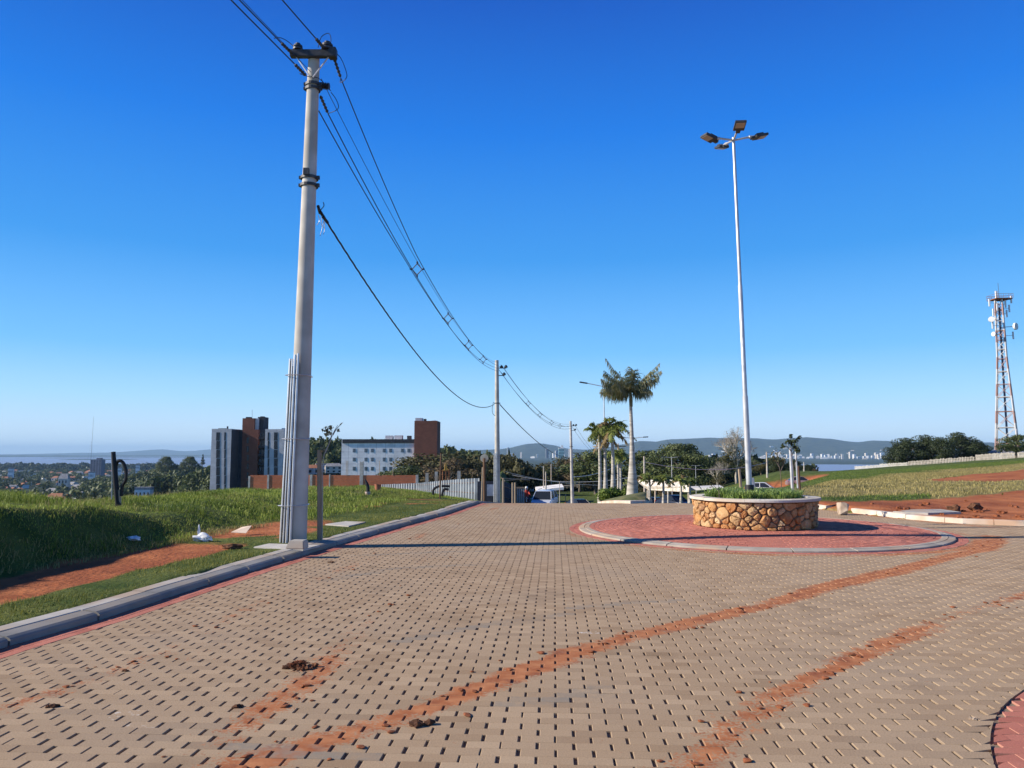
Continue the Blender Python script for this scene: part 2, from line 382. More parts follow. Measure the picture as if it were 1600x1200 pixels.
def axis(a, k, n, lo, hi):
    t = np.linspace(math.asinh(lo / a), math.asinh(hi / a), n); return np.sinh(t) * a
gx = axis(5.0, 1, 900, -30000, 30000); gy = np.concatenate([-np.sinh(np.linspace(math.asinh(60 / 6), 0, 40)[:-1]) * 6, np.sinh(np.linspace(0, math.asinh(30000 / 6.), 800)) * 6])
X, Y = np.meshgrid(gx, gy)
Z = H(X, Y)
rr = np.hypot(X, Y)
FL = far_land(X, Y)
Z = np.where(rr > 4500, np.maximum(np.minimum(Z, -66), FL), Z)
nx, ny = len(gx), len(gy)
idx = np.arange(nx * ny).reshape(ny, nx)
quads = np.stack([idx[:-1, :-1], idx[:-1, 1:], idx[1:, 1:], idx[1:, :-1]], -1).reshape(-1, 4)

def inpoly(x, y, poly):
    c = np.zeros(x.shape, bool); n = len(poly)
    for i in range(n):
        x1, y1 = poly[i]; x2, y2 = poly[(i + 1) % n]
        if y1 == y2: continue
        c ^= ((y1 > y) != (y2 > y)) & (x < (x2 - x1) * (y - y1) / (y2 - y1) + x1)
    return c
def pdist(x, y, pl):                    # distance to a polyline
    d = np.full(np.shape(x), 1e9)
    for i in range(len(pl) - 1):
        a = pl[i]; b = pl[i + 1]; ab = b - a; t = np.clip(((x - a[0]) * ab[0] + (y - a[1]) * ab[1]) / (ab @ ab), 0, 1)
        d = np.minimum(d, np.hypot(x - a[0] - t * ab[0], y - a[1] - t * ab[1]))
    return d
def masks(x, y):
    """bare red earth and dry grass, 0..1"""
    s = sl_left(x, y); u = x / np.maximum(y, 1); r = np.hypot(x, y)
    dirt = np.zeros(x.shape); dry = np.zeros(x.shape)
    # path of red earth on the left verge
    m = smooth(1.05, 1.35, s + .12 * n2(x, y, .7, 31)) * smooth(2.75, 2.4, s + .14 * n2(x, y, .8, 32)) * smooth(13.6, 12.0, y)
    m2 = smooth(.05, .5, n2(x, y, .9, 33)) * smooth(12, 13, y) * smooth(19, 15.5, y) * smooth(.7, 1.2, s) * smooth(3.4, 2.6, s) * .9
    m3 = smooth(.2, .6, n2(x, y, 1.0, 34)) * smooth(19, 20, y) * smooth(34, 30, y) * smooth(.6, 1, s) * smooth(3.4, 2.6, s) * .6
    dirt = np.where(s > 0, np.maximum(np.maximum(m, m2), m3), dirt)
    dry = np.where(s > 0, .55 * smooth(-.3, .6, n2(x, y, 1.6, 35)) * smooth(12, 14, y) * smooth(22, 18, y) * smooth(.4, .9, s) * smooth(4, 3, s), dry)
    # right field
    R_ = (x > 6) & (y > 10)
    zc = r
    low = smooth(0, .4, y - right_edge(x)) * np.where(R_, 1, 0)
    ul = np.interp(u, [.38, .42, .51, .593, .678, .9], [21.8, 21.9, 23.2, 25.8, 28.8, 34]) + .9 * n2(x, y, 4, 36) + .4 * n2(x, y, 1.2, 37)
    band1 = low * smooth(1.2, -1.2, (y - ul))
    lo2 = np.interp(u, [.52, .56, .62, .70, .9], [38, 36, 35, 37, 44]); hi2 = np.interp(u, [.52, .56, .62, .70, .9], [37, 43, 54, 68, 86])
    band2 = np.where(R_ & (u > .5), smooth(-1.5, 1, y + 1.5 * n2(x, y, 5, 38) - lo2) * smooth(2, -2, y + 3 * n2(x, y, 6, 39) - hi2) * smooth(.52, .57, u), 0)
    cut = np.where(R_, smooth(.262, .285, u) * smooth(.44, .39, u) * smooth(60, 72, y + 4 * n2(x, y, 7, 40)) * smooth(116, 106, y + 4 * n2(x, y, 6, 41)), 0)
    dirt = np.maximum(dirt, np.where(R_, np.maximum(np.maximum(band1, band2), cut * .95), 0))
    topg = np.interp(u, [.38, .45, .55, .7], [50, 52, 62, 76])
    dr = np.where(R_ & (u > .33), smooth(8, -8, y + 8 * n2(x, y, 12, 42) - topg) * smooth(-1.0, .1, n2(x, y, 4, 43) + .5) , 0)
    dr = dr * (1 - .85 * smooth(3.5, 0, y - ul - 1) * smooth(.2, 0, n2(x, y, 3.5, 47) - .1) * (u < .55))
    dry = np.maximum(dry, dr)
    return dirt, dry
dirt, dry = masks(X, Y)
farv = smooth(150, 420, rr)
o = npmesh('ground', np.stack([X, Y, Z], -1).reshape(-1, 3), quads, None, mats=[None], smooth=True,
           attrs=dict(dirt=dirt.ravel(), dry=dry.ravel(), far=farv.ravel()))
tag(o, kind='structure')
# ground material
m = bpy.data.materials.new('ground_soil_and_grass'); m.use_nodes = True; N = m.node_tree.nodes; L = m.node_tree.links
b = N['Principled BSDF']; b.inputs['Roughness'].default_value = .95; b.inputs['Specular IOR Level'].default_value = .1
geo = N.new('ShaderNodeNewGeometry')
def noise(scale, detail=5):
    n = N.new('ShaderNodeTexNoise'); n.inputs['Scale'].default_value = scale; n.inputs['Detail'].default_value = detail
    L.new(geo.outputs['Position'], n.inputs['Vector']); return n.outputs['Fac']
def ramp(src, p0, p1, c0, c1):
    r = N.new('ShaderNodeValToRGB'); r.color_ramp.elements[0].position = p0; r.color_ramp.elements[1].position = p1
    r.color_ramp.elements[0].color = (*c0, 1); r.color_ramp.elements[1].color = (*c1, 1); L.new(src, r.inputs[0]); return r.outputs[0]
def mixc(f, a, b_):
    mx = N.new('ShaderNodeMixRGB'); L.new(f, mx.inputs[0]); L.new(a, mx.inputs[1]); L.new(b_, mx.inputs[2]); return mx.outputs[0]
def attr(a):
    t = N.new('ShaderNodeAttribute'); t.attribute_name = a; return t.outputs['Fac']
def thr(a, nz, w=.18, k=.6):            # attribute perturbed by noise -> crisp mask
    s = N.new('ShaderNodeMath'); s.operation = 'MULTIPLY_ADD'; L.new(nz, s.inputs[0]); s.inputs[1].default_value = k; L.new(a, s.inputs[2])
    r = N.new('ShaderNodeMapRange'); r.inputs[1].default_value = .5 + k * .5 - w; r.inputs[2].default_value = .5 + k * .5 + w; L.new(s.outputs[0], r.inputs[0]); return r.outputs[0]
green = ramp(noise(1.3), .35, .68, (.045, .075, .016), (.115, .135, .035))
dryc = ramp(noise(.9), .35, .65, (.17, .15, .055), (.33, .27, .12))
red = ramp(noise(2.0, 8), .3, .7, (.27, .085, .035), (.46, .17, .07))
red2 = mixc(ramp(noise(.35), .48, .6, (0, 0, 0), (.8, .8, .8)), red, ramp(noise(5), .3, .7, (.20, .06, .03), (.34, .105, .045)))
farc = ramp(noise(.012, 7), .40, .62, (.016, .026, .012), (.05, .06, .026))
c = mixc(thr(attr('dry'), noise(2.2)), green, dryc)
c = mixc(thr(attr('dirt'), noise(6)), c, red2)
c = mixc(attr('far'), c, farc)
L.new(c, b.inputs['Base Color'])
bp = N.new('ShaderNodeBump'); bp.inputs['Strength'].default_value = .8; bp.inputs['Distance'].default_value = .04; L.new(noise(14, 8), bp.inputs['Height']); L.new(bp.outputs[0], b.inputs['Normal'])
o.data.materials.clear(); o.data.materials.append(m)

# lake
m = bpy.data.materials.new('lake_water'); m.use_nodes = True; N = m.node_tree.nodes; L = m.node_tree.links
b = N['Principled BSDF']; b.inputs['Base Color'].default_value = (.22, .28, .40, 1); b.inputs['Roughness'].default_value = .45; b.inputs['IOR'].default_value = 1.33
geo = N.new('ShaderNodeNewGeometry')
bp = N.new('ShaderNodeBump'); bp.inputs['Strength'].default_value = 1; bp.inputs['Distance'].default_value = 6; L.new(noise(.05, 8), bp.inputs['Height']); L.new(bp.outputs[0], b.inputs['Normal'])
lk = npmesh('lake_water', [(-29900, 1500, LAKE), (29900, 1500, LAKE), (29900, 29900, LAKE), (-29900, 29900, LAKE)], [(0, 1, 2, 3)], m)
tag(lk, kind='structure')

# ------------------------------------------------------------------ paving
TR = [poly_w(t) for t in [
    [(1548, 838), (1556, 846), (1535, 858), (1480, 871), (1400, 893), (1300, 915), (1200, 945), (1100, 967), (1000, 991), (900, 1019), (800, 1055), (700, 1095), (600, 1130), (480, 1165), (380, 1200), (250, 1260)],
    [(1640, 920), (1600, 930), (1500, 958), (1400, 1000), (1300, 1045), (1200, 1095), (1130, 1150), (1060, 1215)],
    [(780, 792), (745, 805), (700, 832), (660, 880), (600, 940), (560, 990), (520, 1030), (460, 1080), (380, 1130), (290, 1205)],
    [(700, 805), (640, 850), (520, 895), (400, 945), (270, 1010), (150, 1060), (-20, 1115)]]]
def track(x, y):
    s = np.clip(1.12 - pdist(x, y, TR[0]) / (np.interp(y, [4, 8, 16], [.20, .21, .44]) * (1 + .30 * n2(x, y, .45, 49))), 0, 1) * (.80 + .16 * smooth(9, 13, y) + .22 * n2(x, y, .8, 50) - .22 * (y < 6.5) * np.maximum(0, n2(x, y, .28, 48)))
    s2 = np.clip(1.0 - pdist(x, y, TR[1]) / (.27 * (1 + .3 * n2(x, y, .4, 47))), 0, 1) * (.64 + .26 * smooth(7, 10, y) + .20 * n2(x, y, .5, 51))
    s3 = np.clip(1.0 - pdist(x, y, TR[2]) / .32, 0, 1) * (.38 + .27 * n2(x, y, .6, 52))
    s4 = np.clip(1.0 - pdist(x, y, TR[3]) / .28, 0, 1) * (.46 + .24 * n2(x, y, .6, 53))
    rs = np.clip(1.3 - (right_edge(x) - y) / 1.7, 0, 1) * .75 * (x > 7.5) * (.7 + .4 * n2(x, y, .9, 54))
    rd = np.hypot(x - DC[0], y - DC[1])
    ring = np.clip(1 - np.abs(rd - 3.98) / .28, 0, 1) * .8 * smooth(.5, -.3, (y - DC[1]) / 4) * (.8 + .3 * n2(x, y, .6, 57))
    lk_ = np.clip(1 - (sl_left(x, y) + .75) ** 2 / .3, 0, 1) * .25 * smooth(-.2, .8, n2(x, y, 1.4, 55)) + .45 * smooth(19, 23, y) * smooth(2.4, -.5, x) * smooth(-.6, .3, n2(x, y, .9, 59))
    bg_ = .16 + .13 * n2(x, y, 2.2, 56)
    return np.clip(np.maximum.reduce([s, s2, s3, s4, rs, ring, lk_, bg_]), 0, 1)
def paver_mat(name, c1, c2, c3):
    m = bpy.data.materials.new(name); m.use_nodes = True
    global N, L, geo
    N = m.node_tree.nodes; L = m.node_tree.links
    b = N['Principled BSDF']; b.inputs['Roughness'].default_value = .9; b.inputs['Specular IOR Level'].default_value = .2
    geo = N.new('ShaderNodeNewGeometry')
    r = ramp(attr('v'), 0, 1, c1, c2)
    r = mixc(ramp(noise(.55, 6), .46, .64, (0, 0, 0), (.75, .75, .75)), r, ramp(attr('v'), 0, 1, c3, c2))
    gr = ramp(noise(120, 4), .3, .75, (.78, .78, .78), (1.12, 1.1, 1.08))
    mx = N.new('ShaderNodeMixRGB'); mx.blend_type = 'MULTIPLY'; mx.inputs[0].default_value = 1; L.new(r, mx.inputs[1]); L.new(gr, mx.inputs[2])
    # faint dark tyre scuffs
    sc = ramp(noise(.9, 9), .60, .70, (1, 1, 1), (.72, .70, .68))
    m2 = N.new('ShaderNodeMixRGB'); m2.blend_type = 'MULTIPLY'; m2.inputs[0].default_value = .8; L.new(mx.outputs[0], m2.inputs[1]); L.new(sc, m2.inputs[2])
    dn = mixc(ramp(noise(2), 0, 1, (.55, .55, .55), (.55, .55, .55)), noise(7, 9), noise(45, 9))
    dc = mixc(ramp(noise(4.5, 8), .54, .66, (0, 0, 0), (.9, .9, .9)), ramp(noise(8, 6), .35, .7, (.33, .11, .042), (.48, .205, .09)), ramp(noise(30, 6), .3, .7, (.17, .055, .028), (.32, .11, .05)))
    f = thr(attr('dirt'), dn, .09, 1.5)
    fin = mixc(f, m2.outputs[0], dc)
    # sand caught in the joints
    fin = mixc(attr('joint'), fin, ramp(noise(20), .3, .7, (.42, .33, .24), (.62, .52, .40)))
    fin = mixc(thr(attr('lime'), noise(28, 6), .12, 1.0), fin, ramp(noise(5), 0, 1, (.62, .60, .56), (.70, .68, .64)))
    fin = mixc(thr(attr('scuff'), noise(16, 8), .35, 1.2), fin, ramp(noise(5), 0, 1, (.23, .195, .155), (.26, .22, .175)))
    gm = N.new('ShaderNodeMixRGB'); gm.blend_type = 'MULTIPLY'; L.new(attr('grime'), gm.inputs[0]); L.new(fin, gm.inputs[1]); gm.inputs[2].default_value = (.22, .18, .15, 1); fin = gm.outputs[0]
    L.new(fin, b.inputs['Base Color'])
    bp = N.new('ShaderNodeBump'); bp.inputs['Strength'].default_value = .5; bp.inputs['Distance'].default_value = .003; L.new(noise(90, 5), bp.inputs['Height']); L.new(bp.outputs[0], b.inputs['Normal'])
    return m
M['paver'] = paver_mat('concrete_paver', (.32, .22, .135), (.45, .33, .215), (.34, .26, .185))
M['paver_red'] = paver_mat('red_concrete_paver', (.40, .135, .095), (.52, .20, .145), (.44, .17, .125))

def block_mesh(cx, cy, hx, hy, rot, bev=.006, dep=.05, zf=None, dz=None):
    """bevelled paving blocks: centres, half sizes (arrays) -> V,F"""
    n = len(cx); k = [(-1, -1), (1, -1), (1, 1), (-1, 1)]
    V = np.zeros((n, 12, 3)); J = np.zeros((n, 12))
    for lvl, (ins, z) in enumerate([(bev, 0.0), (0.0, -bev * .8), (0.0, -dep)]):
        for j, (a, b_) in enumerate(k):
            lx = a * (hx - ins); ly = b_ * (hy - ins * .8)
            V[:, lvl * 4 + j, 0] = cx + lx * np.cos(rot) - ly * np.sin(rot)
            V[:, lvl * 4 + j, 1] = cy + lx * np.sin(rot) + ly * np.cos(rot)
            V[:, lvl * 4 + j, 2] = z
    if dz is not None: V[:, :, 2] += dz[:, None]
    b = (np.arange(n) * 12)[:, None]
    fs = [[0, 1, 2, 3]] + [[4 + j, 4 + (j + 1) % 4, (j + 1) % 4, j] for j in range(4)] + [[8 + j, 8 + (j + 1) % 4, 4 + (j + 1) % 4, 4 + j] for j in range(4)]
    Fc = np.concatenate([b + np.array([f]) for f in fs]).reshape(-1, 4)
    return V, Fc
TH = -math.radians(3.2)
L_, W_ = .203, .098
ii, jj = np.meshgrid(np.arange(-120, 140), np.arange(-30, 335))
bx = (ii + .5 * (jj % 2)) * L_ + rng.normal(0, .0025, ii.shape); by = jj * W_
cxx = (bx * math.cos(TH) - by * math.sin(TH)).ravel(); cyy = (bx * math.sin(TH) + by * math.cos(TH)).ravel()
def circ3(a, b, c):
    ax_, ay_ = a; bx_, by_ = b; cx_, cy_ = c; d = 2 * (ax_ * (by_ - cy_) + bx_ * (cy_ - ay_) + cx_ * (ay_ - by_))
    ux = ((ax_**2 + ay_**2) * (by_ - cy_) + (bx_**2 + by_**2) * (cy_ - ay_) + (cx_**2 + cy_**2) * (ay_ - by_)) / d
    uy = ((ax_**2 + ay_**2) * (cx_ - bx_) + (bx_**2 + by_**2) * (ax_ - cx_) + (cx_**2 + cy_**2) * (bx_ - ax_)) / d
    return (ux, uy), math.hypot(ux - ax_, uy - ay_)
RC, RCR = circ3(G(1604, 1076), G(1562, 1112), G(1556, 1196))
print('corner circle', RC, RCR)
rb = .25                                   # red border strip along the left kerb
def keep(x, y):
    s = sl_left(x, y)
    k = (s < -rb - .0) & (y < 30.5) & (y > 1.2) & (x < y * .78 + 4.0) & (x > -y * .78 - 4)
    k &= ~((y > right_edge(x) - .02) & (x > 7.5))
    k &= ~((y > 23.2) & (x > 10.5))
    k &= np.hypot(x - DC[0], y - DC[1]) > DR
    k &= np.hypot(x - RC[0], y - RC[1]) > RCR
    return k
co = [(-.1, -.05), (.1, -.05), (.1, .05), (-.1, .05)]
dd_ = np.minimum(np.hypot(cxx - DC[0], cyy - DC[1]) - DR, np.hypot(cxx - RC[0], cyy - RC[1]) - RCR)
kk = np.zeros(cxx.shape, bool)
for a, b_ in co: kk |= keep(cxx + a, cyy + b_)
kk &= dd_ > -.12
cxx = cxx[kk]; cyy = cyy[kk]; nb = len(cxx)
hx = np.full(nb, .0958) - rng.uniform(0, .0035, nb); hy = np.full(nb, .0484)
V, Fc = block_mesh(cxx, cyy, hx, hy, TH + rng.normal(0, .006, nb), dz=rng.normal(0, .0008, nb), bev=.0035)
def clampv(V):
    x = V[..., 0].copy(); y = V[..., 1].copy()
    d = np.hypot(x - DC[0], y - DC[1]); f = np.where(d < DR, DR / np.maximum(d, .1), 1); x = DC[0] + (x - DC[0]) * f; y = DC[1] + (y - DC[1]) * f
    d = np.hypot(x - RC[0], y - RC[1]); f = np.where(d < RCR + .004, (RCR + .004) / np.maximum(d, .1), 1); x = RC[0] + (x - RC[0]) * f; y = RC[1] + (y - RC[1]) * f
    x = np.maximum(x, kx(y) + (rb + .004) / .986)
    y = np.where((x > 7.5) & (y > right_edge(x) - .01), right_edge(x) - .01, y)
    ch = (np.abs(x - V[..., 0]) + np.abs(y - V[..., 1]) > 1e-6)
    c4 = ch[:, 0:4] | ch[:, 4:8] | ch[:, 8:12]
    for q in (0, 8): x[:, q:q + 4] = np.where(c4, x[:, 4:8], x[:, q:q + 4]); y[:, q:q + 4] = np.where(c4, y[:, 4:8], y[:, q:q + 4])
    V[..., 0] = x; V[..., 1] = y
    V[..., 2] += Hroad(x, y)
    return V
V = clampv(V)
vb = np.clip(rng.normal(.5, .22, nb), 0, 1)
dm = track(V[..., 0], V[..., 1])
dm[:, :4] = dm[:, :4] * .7 + track(cxx, cyy)[:, None] * .3
J = np.zeros((nb, 12)); J[:, 4:8] = .25; J[:, 8:] = .0
GR = np.zeros((nb, 12)); GR[:, 4:8] = .30; GR[:, 8:] = .6
lime = np.zeros(nb)
for (a, b_, r__) in ((185, 1118, .10), (205, 1132, .10), (921, 986, .12), (384, 998, .08)):
    g_ = G(a, b_); lime = np.maximum(lime, .44 * np.clip(1.4 - np.hypot(cxx - g_[0], cyy - g_[1]) / r__, 0, 1))
scf = np.zeros(nb)
for pl in ([(620, 1003), (700, 985), (800, 972), (880, 958)], [(800, 1098), (880, 1092), (940, 1078)], [(520, 905), (620, 888), (740, 882)], [(560, 868), (700, 862), (900, 858)], [(380, 1165), (470, 1178), (560, 1180)], [(900, 950), (980, 942), (1060, 938)]):
    scf = np.maximum(scf, np.clip(1 - pdist(cxx, cyy, poly_w(pl)) / .13, 0, 1) * .7)
o = npmesh('road_paving', V.reshape(-1, 3), Fc, M['paver'], attrs=dict(v=np.repeat(vb, 12), dirt=dm.ravel(), joint=J.ravel(), grime=GR.ravel(), lime=np.repeat(lime, 12), scuff=np.repeat(scf, 12))); tag(o, kind='structure')
# sand bed below the blocks
bgx = np.arange(-22, 27, .5); bgy = np.arange(.8, 31, .5); BX, BY = np.meshgrid(bgx, bgy)
i2 = np.arange(BX.size).reshape(BX.shape); q2 = np.stack([i2[:-1, :-1], i2[:-1, 1:], i2[1:, 1:], i2[1:, :-1]], -1).reshape(-1, 4)
ctr = np.stack([BX.ravel()[q2].mean(1), BY.ravel()[q2].mean(1)], -1)
ok = (sl_left(ctr[:, 0], ctr[:, 1]) < .1) & ~((ctr[:, 1] > right_edge(ctr[:, 0]) + .3) & (ctr[:, 0] > 7.5))
M['bed'] = mat('joint_sand', (.16, .12, .09), (.28, .21, .15), 20, .95)
o = npmesh('paving_bed', np.stack([BX, BY, Hroad(BX, BY) - .013], -1).reshape(-1, 3), q2[ok], M['bed']); tag(o, kind='structure')
# the road running on down the hill
ys = np.arange(30.3, 97, 1.5); V = []
for y in ys:
    xl = float(kx(y)) + .02; V += [(xl, y, float(Hroad(0, y)) + .01), (xl + 12, y, float(Hroad(0, y)) + .01)]
V = np.array(V); Fq = [(2 * i, 2 * i + 1, 2 * i + 3, 2 * i + 2) for i in range(len(ys) - 1)]
M['farroad'] = mat('far_paving', (.27, .22, .17), (.36, .30, .24), 2, .9)
o = npmesh('road', V, Fq, M['farroad']); tag(o, kind='structure')

# red strip along the kerb (bricks laid end to end)
def along(poly, step):
    seg = np.hypot(*np.diff(poly, axis=0).T); cum = np.concatenate([[0], np.cumsum(seg)])
    t = np.arange(0, cum[-1], step); x = np.interp(t, cum, poly[:, 0]); y = np.interp(t, cum, poly[:, 1])
    dx = np.interp(t + .05, cum, poly[:, 0]) - np.interp(t - .05, cum, poly[:, 0]); dy = np.interp(t + .05, cum, poly[:, 1]) - np.interp(t - .05, cum, poly[:, 1])
    return x, y, np.arctan2(dy, dx)
KLn = KL[KL[:, 1] < 29]; KLn = KLn[1:]
ax_, ay_, aa = along(KLn, .2)
cs = []; 
for k in range(3):
    off = .0 + .1 * k
    cs.append((ax_ + np.sin(aa) * off + (.1 * (k % 2)) * np.cos(aa), ay_ - np.cos(aa) * off + (.1 * (k % 2)) * np.sin(aa), aa))
cx = np.concatenate([c[0] for c in cs]); cy = np.concatenate([c[1] for c in cs]); ro = np.concatenate([c[2] for c in cs]); n = len(cx)
V, Fc = block_mesh(cx, cy, np.full(n, .0992), np.full(n, .0488), ro, bev=.003, dz=rng.normal(0, .001, n))
V[..., 2] += Hroad(V[..., 0], V[..., 1]) + .002
J = np.zeros((n, 12)); J[:, 8:] = .5
o = npmesh('red_edge_strip', V.reshape(-1, 3), Fc, M['paver_red'], attrs=dict(v=np.repeat(rng.uniform(0, 1, n), 12), dirt=track(V[..., 0], V[..., 1]).ravel() * .8, joint=J.ravel())); tag(o, kind='structure')
# red corner, bottom right
ii, jj = np.meshgrid(np.arange(-60, 60), np.arange(-80, 80)); bx = ((ii + .5 * (jj % 2)) * .2).ravel(); by = (jj * .1).ravel()
cx = RC[0] + bx * math.cos(TH) - by * math.sin(TH); cy = RC[1] + bx * math.sin(TH) + by * math.cos(TH)
d = np.hypot(cx - RC[0], cy - RC[1]); k = (d < RCR + .03) & (cy > .9) & (cx < 9); cx = cx[k]; cy = cy[k]; n = len(cx)
V, Fc = block_mesh(cx, cy, np.full(n, .0988), np.full(n, .0488), np.full(n, TH), bev=.003, dz=rng.normal(0, .001, n))
d = np.hypot(V[..., 0] - RC[0], V[..., 1] - RC[1]); f = np.where(d > RCR - .012, (RCR - .012) / d, 1); c4 = (f[:, 0:4] < 1) | (f[:, 4:8] < 1)
V[..., 0] = RC[0] + (V[..., 0] - RC[0]) * f; V[..., 1] = RC[1] + (V[..., 1] - RC[1]) * f
for q in (0, 8):
    for w_ in (0, 1): V[:, q:q + 4, w_] = np.where(c4, V[:, 4:8, w_], V[:, q:q + 4, w_])
J = np.zeros((n, 12)); J[:, 4:8] = .25
o = npmesh('red_paving_corner', V.reshape(-1, 3), Fc, M['paver_red'], attrs=dict(v=np.repeat(rng.uniform(.1, .7, n), 12), dirt=np.full(n * 12, .08), joint=J.ravel())); tag(o, kind='structure')
# roundabout island: red border, kerb ring, concentric red bricks
def ring_blocks(r0, r1, w, ln, zf, bev=.003):
    A = []; 
    for kx_, r in enumerate(np.arange(r0 + w / 2, r1, w)):
        m_ = int(2 * math.pi * r / ln); t = (np.arange(m_) + .5 * (kx_ % 2)) / m_ * 2 * math.pi
        A.append(np.stack([DC[0] + r * np.cos(t), DC[1] + r * np.sin(t), t + math.pi / 2, np.full(m_, math.pi * r / m_ - .0012)], -1))
    A = np.concatenate(A); n = len(A)
    V, Fc = block_mesh(A[:, 0], A[:, 1], A[:, 3], np.full(n, w / 2 - .001), A[:, 2], bev=bev, dz=rng.normal(0, .0015, n))
    rr_ = np.hypot(V[..., 0] - DC[0], V[..., 1] - DC[1]); V[..., 2] += zf(rr_)
    return V, Fc, n
V, Fc, n = ring_blocks(3.65, 3.85, .10, .2, lambda r: r * 0 + .002)
J = np.zeros((n, 12)); J[:, 8:] = .4
o = npmesh('roundabout_red_border', V.reshape(-1, 3), Fc, M['paver_red'], attrs=dict(v=np.repeat(rng.uniform(0, 1, n), 12), dirt=(track(V[..., 0], V[..., 1]) * .9).ravel(), joint=J.ravel())); tag(o, kind='structure')
isl = lambda r: .045 + .055 * np.clip((3.41 - r) / 2.0, 0, 1)
V, Fc, n = ring_blocks(1.12, 3.42, .10, .2, isl, .006)
J = np.zeros((n, 12)); J[:, 4:8] = .0; 
o = npmesh('roundabout_paving', V.reshape(-1, 3), Fc, M['paver_red'], attrs=dict(v=np.repeat(rng.uniform(0, 1, n), 12), dirt=np.full(n * 12, .12), joint=J.ravel())); tag(o, kind='structure')
mb = MB(); NK = 22
for k in range(NK):
    t0 = 2 * math.pi * (k + .01) / NK; t1 = 2 * math.pi * (k + .99) / NK; secs = []
    dzk = random.uniform(-.003, .003)
    for t in np.linspace(t0, t1, 9):
        pr = [(3.65, -.05), (3.65, .022), (3.64, .030), (3.535, .044), (3.53, .034), (3.522, .034), (3.518, .046), (3.425, .050), (3.415, .045), (3.415, -.05)]
        secs.append([(DC[0] + r * math.cos(t), DC[1] + r * math.sin(t), z + dzk) for r, z in pr])
    mb.loft(secs)
tag(mb.build('roundabout_kerb', M['kerbring']), kind='structure')
# left kerb: flat back, groove, sloping top, upright face; stones about a metre long
ax_, ay_, aa = along(KL[1:], .25)
mb = MB(); mbk = MB(); i = 0
pr = [(.0, -.06), (.0, .052), (.012, .064), (.045, .078), (.175, .090), (.180, .084), (.180, -.06)]
pr2 = [(.196, -.06), (.196, .083), (.202, .090), (.345, .094), (.35, .088), (.35, -.06)]
while i + 4 < len(ax_):
    secs = []; dzk = random.uniform(-.006, .006); dx = random.uniform(-.012, .012)
    for q in range(5):
        j = i + q; e = .012 if q == 0 else (-.012 if q == 4 else 0)
        secs.append([(ax_[j] - math.sin(aa[j]) * (a + dx) + math.cos(aa[j]) * e, ay_[j] + math.cos(aa[j]) * (a + dx) + math.sin(aa[j]) * e, z + dzk + float(Hroad(0, ay_[j]))) for a, z in pr])
    mb.loft(secs); secs = []; dz2 = random.uniform(-.006, .006)
    for q in range(5):
        j = i + q; e = .02 if q == 0 else (-.004 if q == 4 else 0)
        secs.append([(ax_[j] - math.sin(aa[j]) * (a + dx) + math.cos(aa[j]) * e, ay_[j] + math.cos(aa[j]) * (a + dx) + math.sin(aa[j]) * e, z + dz2 + float(Hroad(0, ay_[j]))) for a, z in pr2])
    mbk.loft(secs); i += 4
    if ay_[min(i, len(ay_) - 1)] > 70: break
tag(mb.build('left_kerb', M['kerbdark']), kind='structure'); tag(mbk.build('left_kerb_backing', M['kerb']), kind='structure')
# right kerb (pale), with a gap where the boulder stands
KRd = KR[::-1]
ax_, ay_, aa = along(KR, .2)
mb = MB(); i = 0; bxp = G(1318, 800, .08)
while i + 5 < len(ax_):
    mx_ = ax_[i + 2]
    if not (G(1298, 798)[0] < mx_ < G(1330, 801)[0]):
        secs = []; dzk = random.uniform(-.008, .008)
        for q in range(6):
            j = i + q; e = .006 if q == 0 else (-.006 if q == 5 else 0)
            secs.append([(ax_[j] - math.sin(aa[j]) * a + math.cos(aa[j]) * e, ay_[j] + math.cos(aa[j]) * a + math.sin(aa[j]) * e, z + dzk) for a, z in [(-.02, -.05), (-.01, .10), (.01, .115), (.14, .12), (.16, -.05)]])
        mb.loft(secs)
    i += 5
tag(mb.build('right_kerb', M['kerb_white']), kind='structure')

# ------------------------------------------------------------------ foliage generators
def blades(pts, h, wd, lean=.4, seg=1, seed=1, vrange=(0, 1), vbias=None):
    r = np.random.default_rng(seed); n = len(pts); h = np.broadcast_to(h, n) * r.uniform(.6, 1.25, n)
    a = r.uniform(0, 6.283, n); b = r.uniform(0, 6.283, n); ln = r.uniform(.1, 1, n) * lean * h
    side = np.stack([np.cos(a), np.sin(a), a * 0], -1) * (wd * r.uniform(.7, 1.3, n) / 2)[:, None]
    tip = pts + np.stack([np.cos(b) * ln, np.sin(b) * ln, h], -1)
    v = r.uniform(*vrange, n) if vbias is None else np.clip(vbias + r.normal(0, .18, n), 0, 1)
    if seg == 1:
        V = np.stack([pts - side, pts + side, tip], 1); Fc = (np.arange(n) * 3)[:, None] + np.array([[0, 1, 2]])
        return V.reshape(-1, 3), Fc, np.repeat(v, 3)
    mid = pts + np.stack([np.cos(b) * ln * .35, np.sin(b) * ln * .35, h * .6], -1)
    tip = pts + np.stack([np.cos(b) * ln * 1.3, np.sin(b) * ln * 1.3, h * np.clip(1.1 - lean * .4, .3, 1)], -1)
    V = np.stack([pts - side, pts + side, mid - side * .8, mid + side * .8, tip], 1)
    bb = (np.arange(n) * 5)[:, None]
    Fc = np.concatenate([bb + np.array([[0, 1, 3]]), bb + np.array([[0, 3, 2]]), bb + np.array([[2, 3, 4]])])
    return V.reshape(-1, 3), Fc, np.repeat(v, 5)
def scatter(n, x0, x1, y0, y1, seed, fy=1.0):
    r = np.random.default_rng(seed); x = r.uniform(x0, x1, n); y = y0 + (y1 - y0) * r.uniform(0, 1, n) ** fy; return x, y
